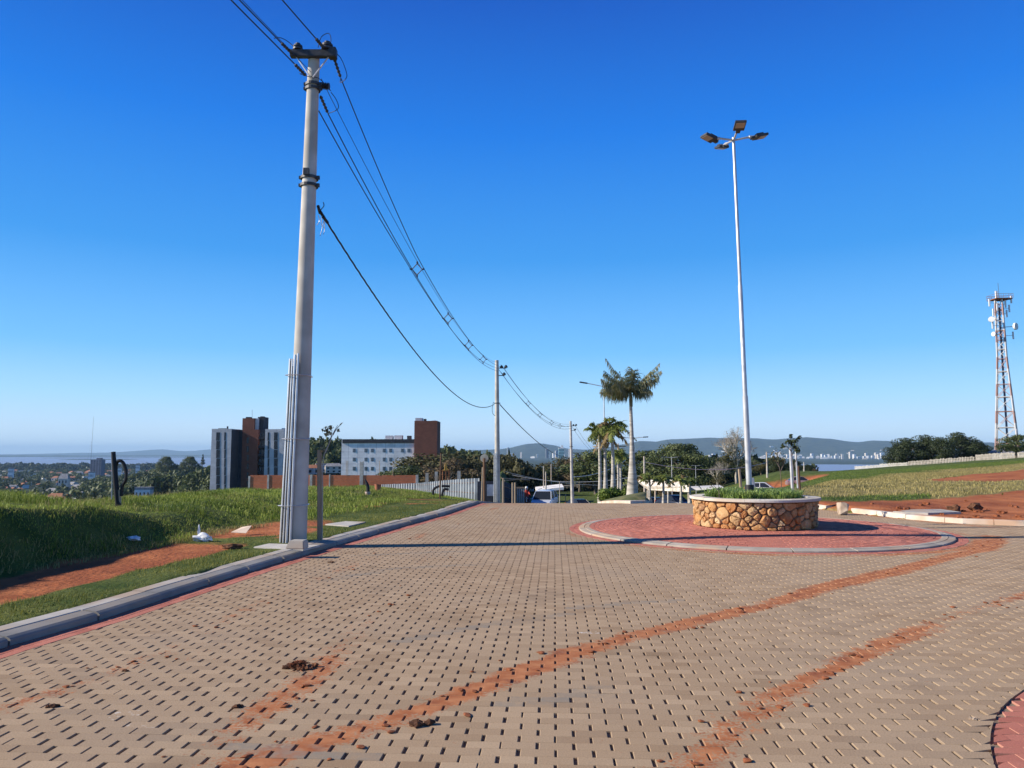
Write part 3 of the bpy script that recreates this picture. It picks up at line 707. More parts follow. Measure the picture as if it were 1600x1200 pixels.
def leaves(centers, radii, n, size, seed, shell=.55, up=.3, aspect=1.6, drop=0.0):
    """n leaf clumps spread through ellipsoids: V,F,v"""
    r = np.random.default_rng(seed); centers = np.array(centers, float); radii = np.array(radii, float)
    wgt = (radii[:, 0] * radii[:, 2]); idx = r.choice(len(centers), n, p=wgt / wgt.sum())
    d = r.normal(size=(n, 3)); d /= np.linalg.norm(d, axis=1)[:, None]
    rad = shell + (1.06 - shell) * r.uniform(0, 1, n) ** .6
    p = centers[idx] + d * rad[:, None] * radii[idx]
    nr = d + r.normal(0, .55, (n, 3)); nr[:, 2] += up; nr /= np.linalg.norm(nr, axis=1)[:, None]
    t = np.cross(nr, r.normal(size=(n, 3))); t /= np.linalg.norm(t, axis=1)[:, None]; b_ = np.cross(nr, t)
    s = size * r.uniform(.55, 1.35, n)[:, None]; w1 = s * .5; w2 = s * .5 / aspect
    V = np.stack([p - t * w1, p - b_ * w2 + nr * w2 * .3, p + t * w1, p + b_ * w2 - nr * w2 * .2], 1)
    V[..., 2] -= drop * 0
    Fc = (np.arange(n) * 4)[:, None] + np.array([[0, 1, 2, 3]])
    v = np.clip(r.normal(.45, .2, n) + .18 * r.normal(size=len(centers))[idx], 0, 1)
    return V.reshape(-1, 3), Fc, np.repeat(v, 4)
def crown_lobes(h0, h1, R, n, seed, flat=.7, shape='round'):
    r = random.Random(seed); cs = []; rs = []
    for k in range(n):
        t = r.uniform(0, 1); a = r.uniform(0, 6.283)
        z = h0 + (h1 - h0) * t
        if shape == 'dome': q = R * math.sqrt(max(.02, 1 - t ** 1.6)) * math.sqrt(r.uniform(.15, 1))
        else: q = R * math.sqrt(max(.03, 1 - (2 * t - .9) ** 2 / 1.25)) * math.sqrt(r.uniform(0.05, 1)) * .85
        s = R * r.uniform(.22, .42)
        if shape == 'dome': s *= .75
        cs.append((q * math.cos(a), q * math.sin(a), z)); rs.append((s, s, s * flat))
    return cs, rs
def branches(mb, base, h, R, n, seed, r0, top=.75, levels=2):
    r = random.Random(seed)
    fk = h * .3
    mb.tube([base, (base[0] + r.uniform(-.1, .1), base[1], base[2] + fk), (base[0] + r.uniform(-.3, .3), base[1] + r.uniform(-.2, .2), base[2] + h * .55)], [r0, r0 * .8, r0 * .4], 7)
    for k in range(n):
        a = 6.283 * k / n + r.uniform(-.4, .4); z0 = base[2] + fk * r.uniform(.7, 1.5); e = r.uniform(.5, .9)
        p0 = Vector((base[0], base[1], z0)); p1 = p0 + Vector((math.cos(a) * R * .35 * e, math.sin(a) * R * .35 * e, h * .22)); p2 = p0 + Vector((math.cos(a + .3) * R * .8 * e, math.sin(a + .3) * R * .8 * e, h * r.uniform(.3, .5)))
        mb.tube([p0, p1, p2], [r0 * .5, r0 * .32, r0 * .12], 5)
        if levels > 1:
            for q in range(3):
                s = p1.lerp(p2, r.uniform(.1, .8)); e2 = s + Vector((r.uniform(-1, 1) * R * .3, r.uniform(-1, 1) * R * .3, h * r.uniform(.08, .25)))
                mb.tube([s, s.lerp(e2, .5) + Vector((0, 0, h * .03)), e2], [r0 * .17, r0 * .11, r0 * .04], 4)

def make_tree(label, cat='tree', h=8, R=4, lobes=22, n=2600, size=.35, seed=1, lm='leaf', shape='round', h0=.35, group=None, bark='bark', r0=None, flat=.7, shell=.5, name='tree', aspect=1.6):
    t = thing(name, label, cat, group=group)
    mb = MB(); branches(mb, (0, 0, -.3), h, R, 6, seed, r0 or h * .03); mb.build('trunk', M[bark], t, smooth=True)
    cs, rs = crown_lobes(h * h0, h * .88, R, lobes, seed, flat, shape)
    V, Fc, v = leaves(cs, rs, n, size, seed, shell, aspect=aspect)
    npmesh('crown', V, Fc, M[lm], attrs=dict(v=v), parent=t)
    return t
def place(t, px, Y, rz=0, sc=1, dz=0, **k):
    x = P(px, 700, Y)[0]; t.location = (x, Y, float(H(x, Y)) + dz); t.rotation_euler = (0, 0, rz); t.scale = (sc,) * 3
    return t

# ------------------------------------------------------------------ utility poles
def make_pole(h, rb_, rt, label, lean=(0, 0), loc=(0, 0, 0), conduits=True, fittings='arm'):
    t = thing('utility_pole', label, 'utility pole', loc, group='concrete utility poles along the street')
    pr = []
    def ax(z): return Vector((lean[0] * z / h, lean[1] * z / h, z))
    mb = MB(); secs = []
    for z in np.linspace(-.4, h, 14):
        r = rb_ + (rt - rb_) * max(z, 0) / h; c = ax(z); q = []
        for k in range(24):
            a = 2 * math.pi * (k + .5) / 24; ca, sa = math.cos(a), math.sin(a)
            kx_ = r / max(abs(ca), abs(sa)) if False else r
            e = 2.25; m_ = (abs(ca) ** e + abs(sa) ** e) ** (-1 / e)
            q.append((c.x + r * m_ * ca * .93, c.y + r * m_ * sa * 1.0, z))
        secs.append(q)
    mb.loft(secs); mb.build('concrete_shaft', M['concrete'], t, smooth=True)
    rz = lambda z: rb_ + (rt - rb_) * z / h
    if conduits:
        offs = [(-.98, -.62, .034, 3.14), (-.84, -.86, .020, 3.10), (-.68, -.98, .020, 3.12), (-.55, -1.0, .022, 3.0), (-.40, -1.10, .024, 3.20), (-.24, -1.08, .018, 3.1), (-.10, -1.14, .020, 3.22)]
        for k, (ox, oy, r, top) in enumerate(offs):
            m2 = MB(); top *= conduits
            z = [.0, top * .5, top]
            m2.tube([(ax(q).x + ox * (rz(q) + (.010 if q else .016)), ax(q).y + oy * (rz(q) + .028), q) for q in z], r, 10)
            m2.build('conduit_pipe', M['black'] if k in (1, 3, 5) else M['galv'], t, smooth=True)
        for z in (.62, 1.75, 2.85):
            m2 = MB(); z *= conduits; R = rz(z) + .03; c = ax(z)
            q = [(c.x - R * 1.22, c.y - R * .9, z), (c.x - R * .8, c.y - R * 1.32, z), (c.x, c.y - R * 1.32, z), (c.x + R * .70, c.y - R * .90, z), (c.x + R * .86, c.y, z), (c.x + R * .7, c.y + R, z), (c.x - R, c.y + R, z), (c.x - R * 1.22, c.y - R * .9, z)]
            m2.tube(q, .007, 4); m2.build('strap', M['galv'], t)
    return t, ax, rz
def band(t, ax, rz, z, s=1.0):
    m2 = MB(); c = ax(z); R = rz(z) * 1.13; m2.lathe([(R, -.025), (R + .012, -.025), (R + .012, .025), (R, .025)], 20, (c.x, c.y, z), True)
    m2.box((c.x + R, c.y - .03, z), (.09, .05, .06)); m2.box((c.x - R, c.y - .03, z), (.06, .05, .05)); m2.build('steel_band', M['darkmetal'], t)
def insulator(parent, p, d, ln=.28, r=.035, mat_='darkmetal', name='insulator'):
    m2 = MB(); p = Vector(p); d = Vector(d).normalized(); n = 5
    pts = []; rs = []
    for k in range(n * 2 + 1): pts.append(p + d * ln * k / (n * 2)); rs.append(r if k % 2 else r * .5)
    m2.tube(pts, rs, 10); return m2.build(name, M[mat_], parent, smooth=False)
def pin_insulator(parent, p, s=1.0):
    m2 = MB(); m2.lathe([(0, .15 * s), (.05 * s, .15 * s), (.055 * s, .11 * s), (.095 * s, .10 * s), (.10 * s, .06 * s), (.07 * s, .05 * s), (.105 * s, .04 * s), (.105 * s, .0), (.03 * s, 0), (.02 * s, -.06 * s), (0, -.06 * s)], 14, p)
    return m2.build('insulator', M['darkmetal'], parent, smooth=True)

p1 = P(462, 842, 13.15); base1 = (p1[0], 13.15, float(H(p1[0], 13.15)))
topw = P(491, 82, 13.15); h1 = topw[2] - base1[2]
lean1 = (topw[0] - base1[0], 0.0)
pole1, ax1, rz1 = make_pole(h1, .195, .105, 'tall grey concrete utility pole nearest the camera, metal conduits strapped to its foot, dark crossarm', lean1, base1, conduits=1.0)
zt = h1
c = ax1(zt - .07)
m2 = MB(); m2.box((c.x + .02, -.13, zt - .10), (.82, .11, .13)); m2.build('crossarm', M['darkmetal'], pole1, bevel=.008)
m2 = MB(); m2.tube([(c.x - .28, -.14, zt - .16), (c.x - .02, -.15, zt - .55)], .014, 5); m2.tube([(c.x + .30, -.14, zt - .16), (c.x + .03, -.15, zt - .55)], .014, 5); m2.build('crossarm_brace', M['galv'], pole1)
pin_insulator(pole1, (c.x - .26, -.13, zt - .03), .85); pin_insulator(pole1, (c.x + .27, -.13, zt - .03), 1.05)
m2 = MB(); m2.box((c.x + .37, -.13, zt - .09), (.14, .16, .18)); m2.build('clamp_block', M['darkmetal'], pole1, bevel=.01)
for z in (zt - .62, zt - .70, zt - 2.36, zt - 2.50): band(pole1, ax1, rz1, z)
c7 = ax1(zt - .78)
m2 = MB(); m2.tube([(c7.x + .10, -.05, zt - .66), (c7.x + .30, -.05, zt - .66)], .018, 6); m2.build('insulator_pin', M['darkmetal'], pole1)
insulator(pole1, (c7.x + .17, -.05, zt - .66), (1, 0, -.06), .15, .07)
m2 = MB(); c3 = ax1(zt - 2.30); m2.box((c3.x - .02, -.15, zt - 2.29), (.10, .05, .12)); m2.build('bracket', M['darkmetal'], pole1)
W0 = Vector(base1)
def cat(p0, p1_, sag, n=28):
    p0 = Vector(p0); p1_ = Vector(p1_); return [p0.lerp(p1_, k / n) - Vector((0, 0, sag * 4 * (k / n) * (1 - k / n))) for k in range(n + 1)]
def wire(pts, r, label, name='power_cable', group=None, m_='cable'):
    o_ = MB().tube(pts, r, 6).build(name, M[m_], smooth=True); return tag(o_, label, 'cable', group)
# strain insulators, forward and back
att = {}
fw = Vector((.066, 1, -.14)).normalized(); bk = Vector((-.17, -1, .02)).normalized()
def strain(key, off, d, ln=.30):
    p = W0 + Vector(off); insulator(pole1, Vector(off), d, ln, .033); att[key] = p + d * (ln + .02)
strain('f_right', (c.x + .37, .0, zt - .12), Vector((.12, .8, -.50)).normalized(), .36)
strain('f_mid', (c7.x + .13, .05, zt - .80), Vector((.14, .8, -.42)).normalized(), .36)
strain('b_left', (c.x - .36, -.16, zt - .10), Vector((-.25, -1, .0)).normalized(), .34)
strain('b_low', (c.x - .10, -.16, zt - .52), Vector((-.30, -1, .10)).normalized(), .34)
strain('b_right', (c.x + .22, -.20, zt - .02), Vector((-.2, -1, .0)).normalized(), .3)
# pole 2 and pole 3
x2 = P(777.5, 700, 48)[0]; b2 = (x2, 48.0, float(H(x2, 48.0)))
t2 = P(776, 563, 48); h2 = t2[2] - b2[2]
pole2, ax2, rz2 = make_pole(h2, .20, .125, 'second concrete utility pole along the street, beside the brown wooden sign post', (-.06, 0), b2, conduits=1.0)
x3 = P(894, 700, 80)[0]; b3 = (x3, 80.0, float(Hroad(0, 80.0)))
t3 = P(891.5, 658, 80); h3 = t3[2] - b3[2]
pole3, ax3, rz3 = make_pole(h3, .20, .12, 'third concrete utility pole, between the dark parked car and the far palms', (-.15, 0), b3, conduits=False)
def pole_top_brackets(t, ax, h, sc=1):
    for z, ln in ((h - .50, .50), (h - .98, .38)):
        m2 = MB(); c = ax(z); m2.box((c.x + .1 + ln / 2, 0, z), (ln, .06, .05)); m2.build('bracket', M['darkmetal'], t)
        pin_insulator(t, (c.x + .08 + ln, 0, z + .03), 1.1)
        if ln > .4: pin_insulator(t, (c.x + .05 + ln * .5, 0, z + .03), 1.0)
pole_top_brackets(pole2, ax2, h2); pole_top_brackets(pole3, ax3, h3)
band(pole2, ax2, rz2, h2 - 2.75); band(pole3, ax3, rz3, h3 - 2.7)
e2 = Vector(b2) + ax2(h2)
e3 = Vector(b3) + ax3(h3)
# compact overhead line: three phase cables and a steel messenger, with diamond spacers
mess2 = e2 + Vector((.10, 0, -.20)); 
ends2 = dict(m=e2 + Vector((.12, -.05, -.12)), a=e2 + Vector((-.12, -.05, -.45)), b=e2 + Vector((.30, 0, -.45)), c=e2 + Vector((.12, 0, -.72)))
st1 = dict(m=W0 + Vector((ax1(zt - .45).x + .12, .1, zt - .45)), b=att['f_right'], c=att['f_mid'], a=W0 + Vector((ax1(zt - 1.05).x + .09, .12, zt - 1.05)))
off = dict(m=(0, .24), a=(-.20, .02), b=(.20, .02), c=(0, -.24))
cl = cat(W0 + Vector((ax1(zt - .7).x + .16, .1, zt - .72)), e2 + Vector((.1, 0, -.42)), 1.16, 60)
def bundle(cl, s, e, key):
    n = len(cl) - 1; pts = []
    for k, p in enumerate(cl):
        f = k / n; wgt = min(1, f / .22) * min(1, (1 - f) / .10); base = p + Vector((off[key][0], 0, off[key][1]))
        lin = s.lerp(e, f); sag = Vector(cl[k]) - Vector(cl[0]).lerp(Vector(cl[-1]), f)
        alt = lin + sag
        pts.append(alt.lerp(base, wgt))
    return pts
nm = dict(m='thin steel messenger wire, uppermost of the bundle', a='left phase cable of the bundle', b='right phase cable of the bundle', c='lowest phase cable of the bundle')
for key in 'mabc':
    wire(bundle(cl, st1[key], ends2[key], key), .006 if key == 'm' else .0105, nm[key] + ' from the nearest pole to the second pole', group='overhead cables between the poles')
cl2 = cat(e2 + Vector((.25, 0, -.5)), e3 + Vector((.15, 0, -.5)), 1.25, 40)
for key in 'mabc':
    wire([p + Vector((off[key][0], 0, off[key][1])) for p in cl2], .008 if key == 'm' else .013, nm[key] + ' from the second pole to the third pole', group='overhead cables between the poles')
e4 = (19.0, 140, float(Hroad(0, 140)) + 8)
for key in 'ab':
    wire([p + Vector((off[key][0], 0, off[key][1])) for p in cat(e3 + Vector((.3, 0, -.5)), e4, 2.0, 20)], .013, {'a': 'left', 'b': 'right'}[key] + ' cable running downhill beyond the third pole', group='overhead cables between the poles')
def make_spacer():
    t = thing('cable_spacer', 'x', 'cable spacer')
    m2 = MB(); q = [(0, 0, .17), (.15, 0, 0), (0, 0, -.17), (-.15, 0, 0)]
    for k in range(4): m2.tube([q[k], q[(k + 1) % 4]], .014, 6)
    m2.build('diamond_frame', M['plastic_grey'], t)
    for p, d in (((0, 0, .17), (0, 0, 1)), ((.15, 0, 0), (1, 0, .15)), ((0, 0, -.17), (0, 0, -1)), ((-.15, 0, 0), (-1, 0, .15))):
        m2 = MB(); p = Vector(p); d = Vector(d); m2.tube([p, p + d * .035, p + d * .07], [.018, .028, .022], 8); m2.build('clamp', M['black'], t)
    return t
M['plastic_grey'] = mat('grey_plastic', (.13, .11, .11), None, rough=.6)
sp = make_spacer(); n_sp = 0
ordn = ['nearest', 'second', 'third', 'fourth']
for px in (654, 700, 731, 754):
    u = (px - 800) / 1180.; best = min(cl, key=lambda p: abs((p.x / (p.y * ct + (p.z - CH) * st)) - u))
    o_ = sp if n_sp == 0 else copy_tree(sp); o_.location = best
    o_['label'] = 'diamond cable spacer on the span to the second pole, %s along the cables' % ordn[n_sp]; o_['group'] = 'diamond spacers on the overhead cables'; n_sp += 1
for k, px in enumerate((825, 845, 861, 876)):
    u = (px - 800) / 1180.; best = min(cl2, key=lambda p: abs((p.x / (p.y * ct + (p.z - CH) * st)) - u))
    o_ = copy_tree(sp); o_.location = best
    o_['label'] = 'small diamond cable spacer between the second and third poles, %s along' % ordn[k]
# back span (overhead, past the camera)
back = Vector((-7.6, -44, 0))
for key, s in (('b_left', 'left cable'), ('b_low', 'lowest cable'), ('b_right', 'thick right-hand cable')):
    wire(cat(att[key], att[key] + back + Vector((0, 0, .4)), .7), .011, s + ' leaving the nearest pole overhead towards the viewer', group='cables leaving the nearest pole overhead')
wire(cat(W0 + Vector((ax1(zt).x - .02, -.06, zt - .42)), W0 + back + Vector((0.1, 0, zt - .1)), .6), .005, 'thin steel wire leaving the nearest pole overhead between the thicker cables', group='cables leaving the nearest pole overhead')
# jumper loops
def arc(pts, n=14):
    pts = [Vector(p) for p in pts]; out = []
    for i in range(len(pts) - 1):
        a = pts[max(i - 1, 0)]; b_ = pts[i]; c_ = pts[i + 1]; d = pts[min(i + 2, len(pts) - 1)]
        for k in range(n):
            t = k / n; out.append(.5 * ((2 * b_) + (c_ - a) * t + (2 * a - 5 * b_ + 4 * c_ - d) * t * t + (3 * b_ - a - 3 * c_ + d) * t ** 3))
    return out + [pts[-1]]
def jumper(pp, label, r=.007):
    o_ = MB().tube(arc(pp, 8), r, 5).build('jumper_wire', M['cable'], smooth=True); tag(o_, label, 'cable', 'jumper loops at the pole top')
Q = lambda px, py, Y: P(px, py, Y)
jumper([Q(428, 60, 12.8), Q(438, 59, 12.9), Q(450, 65, 13), Q(459, 73, 13)], 'short jumper loop at the left end of the crossarm')
jumper([Q(497, 74, 12.9), Q(502, 58, 13), Q(513, 52, 13), Q(517, 60, 13), Q(516, 74, 13)], 'small arching jumper loop above the pole top')
jumper([Q(519, 79, 13), Q(532, 90, 13.1), Q(541, 112, 13.2), Q(541, 122, 13.3), Q(532, 129, 13.4), tuple(att['f_right'])], 'long jumper loop hanging at the right end of the crossarm')
jumper([Q(517, 144, 13), Q(525, 155, 13.1), Q(529, 167, 13.2), Q(524, 173, 13.3), tuple(att['f_mid'])], 'jumper loop beside the side insulator below the crossarm')
jumper([Q(468, 115, 12.9), Q(480, 119, 13), Q(497, 122, 13), Q(510, 134, 13.05), Q(517, 142, 13.1)], 'jumper wire crossing in front of the pole under the crossarm')
# twisted service cable
s1 = Vector(P(497, 325, 13.3)); s2 = Vector(P(772, 632, 47.8)); cc = cat(s1, s2, 1.36, 150)
m2 = MB()
for ph in (0, 2.1, 4.2):
    m2.tube([p + Vector((math.cos(k * 1.1 + ph) * .012, 0, math.sin(k * 1.1 + ph) * .012)) for k, p in enumerate(cc)], .010, 4)
tag(m2.build('twisted_cable', M['cable']), 'thick twisted dark cable hanging low from the nearest pole to the second pole', 'cable')
m2 = MB()
for (a, b_) in (((497, 322), (500, 333)), ((500, 330), (507, 341)), ((505, 339), (512, 348))): m2.tube([P(*a, 13.3), P(*b_, 13.5)], .028, 6)
m2.tube(arc([P(499, 330, 13.3), P(506, 322, 13.3), P(505, 316, 13.3)], 5), .008, 4)
tag(m2.build('cable_clamp', M['black'], smooth=True), 'black clamp holding the twisted cable to the nearest pole', 'cable clamp')
m2 = MB()
for (a, b_, c_) in (((497, 336), (499, 345), (495, 352)), ((503, 338), (502, 350), (506, 356)), ((506, 345), (503, 358), (500, 369)), ((507, 346), (507, 360), (505, 366))):
    m2.tube(arc([P(*a, 13.3), P(*b_, 13.35), P(*c_, 13.3)], 5), .006, 4)
tag(m2.build('loose_wire_ends', M['galv']), 'pale loose wire ends dangling below the twisted cable clamp', 'wire')
cc = cat(Vector(P(781, 632, 48.2)), Vector(P(905, 712, 120)), 1.5, 30)
tag(MB().tube(cc, .03, 5).build('twisted_cable', M['cable']), 'dark cable sloping down from the second pole towards the third pole', 'cable')
m2 = MB(); m2.tube(arc([P(771, 628, 47.8), P(769, 638, 47.8), P(770, 646, 47.8), P(774, 650, 47.8)], 6), .015, 5); m2.build('cable_loop', M['cable']); tag(bpy.data.objects['cable_loop'], 'small cable loop on the left side of the second pole', 'cable')

# ------------------------------------------------------------------ lamp mast on the roundabout
LZ = float(.11 + .55)
lt = P(1146, 215, 16.0); lb = P(1171, 757, 16.0)
lampp = thing('lamp_mast', 'tall slender galvanised lamp mast with four dark floodlights rising from the stone planter', 'street lamp', (lb[0], 16.0, .6))
hL = lt[2] - .6; lx = (lt[0] - lb[0])
m2 = MB(); zs = [0, .3, 2.2, 2.21, 4.6, 4.61, hL]; rs = [.062, .061, .058, .049, .046, .038, .032]
m2.tube([(lx * z / hL, 0, z) for z in zs], rs, 16); m2.build('pole', M['galvpole'], lampp, smooth=True)
m2 = MB(); m2.lathe([(.0, .42), (.088, .42), (.092, .40), (.09, .05), (.12, .0), (.0, -.02)], 16, (0, 0, -.08)); m2.build('base_sleeve', M['black'], lampp, smooth=True)
top = Vector((lx, 0, hL))
for (ax_px, ay_px, dY, tiltz, yaw) in ((1111, 217, -.25, 0, math.pi), (1155, 199, -.6, 0, -math.pi / 2), (1184, 214, .1, 0, 0), (1139, 231, .7, 0, math.pi / 2)):
    tip = Vector(P(ax_px, ay_px, 16.0 + dY)) - Vector((lb[0], 16.0, .6))
    if yaw == math.pi / 2: tip = top + Vector((-.08, .55, .02))
    d = (tip - top); ho = Vector((d.x, d.y, 0)).normalized(); side = Vector((-ho.y, ho.x, 0)); upv = Vector((0, 0, 1))
    m2 = MB(); m2.tube([top - Vector((0, 0, .06)), top + d * .62, top + d * .64, top + d * .86], [.022, .022, .036, .036], 8); m2.build('arm', M['galvpole'], lampp, smooth=True)
    tl = .25
    X_ = side; Y_ = (ho * math.cos(tl) + upv * math.sin(tl)); Z_ = X_.cross(Y_)
    if Z_.z < 0: Z_ = -Z_; X_ = -X_
    R_ = Matrix((X_, Y_, Z_)).transposed()
    cen = top + d + Y_ * .06
    m2 = MB(); m2.box(cen, (.23, .29, .05), M=R_); 
    for q in range(5): m2.box(cen + Z_ * .040 + X_ * (-.1 + .05 * q) - Y_ * .05, (.008, .18, .03), M=R_)
    m2.box(cen - Y_ * .17, (.09, .12, .05), M=R_)
    hd = m2.build('floodlight', M['darkmetal'], lampp, bevel=.004)
    m2 = MB(); m2.box(cen - Z_ * .030 + Y_ * .04, (.19, .17, .006), M=R_); m2.build('lens', M['lens'] if 'lens' in M else M.setdefault('lens', mat('lens', (.45, .36, .30), None, rough=.3)), hd)

# ------------------------------------------------------------------ round stone planter
CX, CY = DC[0] + .02, DC[1] + .02
def stone_wall():
    r = np.random.default_rng(17); R0 = 1.205; Ht = .535; circ = 2 * math.pi * R0
    pts = []; tries = 0
    while len(pts) < 170 and tries < 20000:
        tries += 1; p = (r.uniform(0, circ), r.uniform(0, Ht)); md = r.choice([.08, .14, .21, .27], p=[.25, .25, .27, .23])
        if all(math.hypot(min(abs(p[0] - q[0]), circ - abs(p[0] - q[0])) / 1.35, p[1] - q[1]) > (md + q[2]) / 2 for q in pts): pts.append((p[0], p[1], md))
    allp = [(p[0] + k * circ, p[1], p[2]) for p in pts for k in (-1, 0, 1)]
    V = []; Fc = []; vv = []; v2 = []
    for p in pts:
        poly = [(p[0] - .6, 0), (p[0] + .6, 0), (p[0] + .6, Ht), (p[0] - .6, Ht)]
        for q in allp:
            if q[0] == p[0] and q[1] == p[1]: continue
            dx, dy = q[0] - p[0], q[1] - p[1]; d = math.hypot(dx, dy)
            if d > 1.0: continue
            f = .5 + .25 * (p[2] - q[2]) / d * .9
            mx, my = p[0] + dx * f, p[1] + dy * f; out = []
            for i in range(len(poly)):
                a = poly[i]; b_ = poly[(i + 1) % len(poly)]
                sa = (a[0] - mx) * dx + (a[1] - my) * dy; sb = (b_[0] - mx) * dx + (b_[1] - my) * dy
                if sa <= 0: out.append(a)
                if (sa < 0 < sb) or (sb < 0 < sa): t = sa / (sa - sb); out.append((a[0] + (b_[0] - a[0]) * t, a[1] + (b_[1] - a[1]) * t))
            poly = out
            if len(poly) < 3: break
        if len(poly) < 3: continue
        cx = sum(a[0] for a in poly) / len(poly); cy = sum(a[1] for a in poly) / len(poly)
        # smooth the outline into a rounded stone of 16 points
        dense = []
        for i in range(len(poly)):
            a = poly[i]; b_ = poly[(i + 1) % len(poly)]; m_ = max(2, int(math.hypot(a[0] - b_[0], a[1] - b_[1]) / .02))
            dense += [(a[0] + (b_[0] - a[0]) * k / m_, a[1] + (b_[1] - a[1]) * k / m_) for k in range(m_)]
        dn = np.array(dense)
        for _ in range(3): dn = (np.roll(dn, 1, 0) + dn * 2 + np.roll(dn, -1, 0)) / 4
        nn = 18; ix = (np.arange(nn) * len(dn) / nn).astype(int); dn = dn[ix]
        dd = dn - [cx, cy]; ln = np.hypot(*dd.T); sc = np.clip((ln - .008) / np.maximum(ln, 1e-5), .5, 1) * (1 + r.normal(0, .02, nn))
        bulge = r.uniform(.022, .060); tl = r.uniform(-.22, .22); tl2 = r.uniform(-.12, .22); base = len(V); flat = r.uniform(.55, .9)
        for fr, hh in ((1.0, -.03), (1.0, .25), (.93, .70), (flat, .96), (.3, 1.0)):
            for k in range(nn):
                px_ = cx + dd[k, 0] * sc[k] * fr; pz = cy + dd[k, 1] * sc[k] * fr
                off = bulge * hh + (tl * (px_ - cx) + tl2 * (pz - cy)) * max(hh, 0) + (r.normal(0, .0045) if hh > .3 else 0)
                if hh < 0: off = -.03
                a = px_ / R0; rr_ = R0 + off
                V.append((rr_ * math.cos(a), rr_ * math.sin(a), pz))
        nr = 5; a = cx / R0; V.append(((R0 + bulge + .002) * math.cos(a), (R0 + bulge + .002) * math.sin(a), cy))
        for q in range(nr - 1):
            for k in range(nn): k2 = (k + 1) % nn; Fc.append((base + q * nn + k, base + q * nn + k2, base + (q + 1) * nn + k2)); Fc.append((base + q * nn + k, base + (q + 1) * nn + k2, base + (q + 1) * nn + k))
        for k in range(nn): Fc.append((base + (nr - 1) * nn + k, base + (nr - 1) * nn + (k + 1) % nn, base + nr * nn))
        vv += [r.uniform(0, 1)] * (nr * nn + 1)
    return np.array(V), np.array(Fc), np.array(vv)
m = bpy.data.materials.new('field_stone'); m.use_nodes = True; N = m.node_tree.nodes; L = m.node_tree.links
b = N['Principled BSDF']; b.inputs['Roughness'].default_value = .85; b.inputs['Specular IOR Level'].default_value = .2; geo = N.new('ShaderNodeNewGeometry')
r_ = N.new('ShaderNodeValToRGB'); r_.color_ramp.interpolation = 'CONSTANT'; L.new(attr('v'), r_.inputs[0])
cols = [(.58, .31, .12), (.52, .23, .08), (.62, .42, .22), (.44, .19, .07), (.70, .50, .28), (.56, .30, .13), (.30, .17, .11), (.60, .38, .18)]
for i, c_ in enumerate(cols):
    e = r_.color_ramp.elements[i] if i < 2 else r_.color_ramp.elements.new(i / len(cols))
    e.position = i / len(cols); e.color = (*[q * .78 for q in c_], 1)
g2 = mixc(ramp(noise(7, 7), .42, .64, (0, 0, 0), (.75, .75, .75)), r_.outputs[0], ramp(noise(13, 6), .35, .7, (.32, .15, .055), (.58, .40, .22)))
L.new(g2, b.inputs['Base Color']); bp = N.new('ShaderNodeBump'); bp.inputs['Strength'].default_value = .8; bp.inputs['Distance'].default_value = .012; L.new(noise(28, 8), bp.inputs['Height']); L.new(bp.outputs[0], b.inputs['Normal'])
M['fieldstone'] = m
M['mortar'] = mat('mortar_dark', (.13, .085, .055), (.22, .15, .10), 20, .95, .01, 60)
pl = thing('stone_planter', 'round planter of orange and buff field stones with pale rim in the roundabout', 'planter', (CX, CY, .10))
V, Fc, vv = stone_wall(); npmesh('stone_wall', V, Fc, M['fieldstone'], attrs=dict(v=vv), smooth=False, parent=pl)
pl.children[0].data.polygons.foreach_set('use_smooth', np.ones(len(Fc), bool)); pl.children[0].data.set_sharp_from_angle(angle=math.radians(38))
m2 = MB(); m2.lathe([(1.20, -.05), (1.20, .548), (1.00, .548), (1.00, -.05)], 64, close=True); m2.build('mortar_core', M['mortar'], pl, smooth=True)
m2 = MB(); NK = 9
for k in range(NK):
    t0 = 2 * math.pi * (k + .12) / NK; t1 = t0 + 2 * math.pi / NK * .996; dz = random.uniform(-.004, .004); secs = []
    for t in np.linspace(t0, t1, 11): secs.append([(r * math.cos(t), r * math.sin(t), z + dz) for r, z in ((1.31, .545), (1.315, .55), (1.315, .592), (1.307, .599), (1.06, .602), (1.05, .595), (1.05, .545))])
    m2.loft(secs)
m2.build('rim', M['rimstone'], pl, smooth=False)
m2 = MB(); m2.lathe([(1.03, .50), (.7, .54), (0.0, .56)], 40); m2.build('soil', M['soil'], pl)
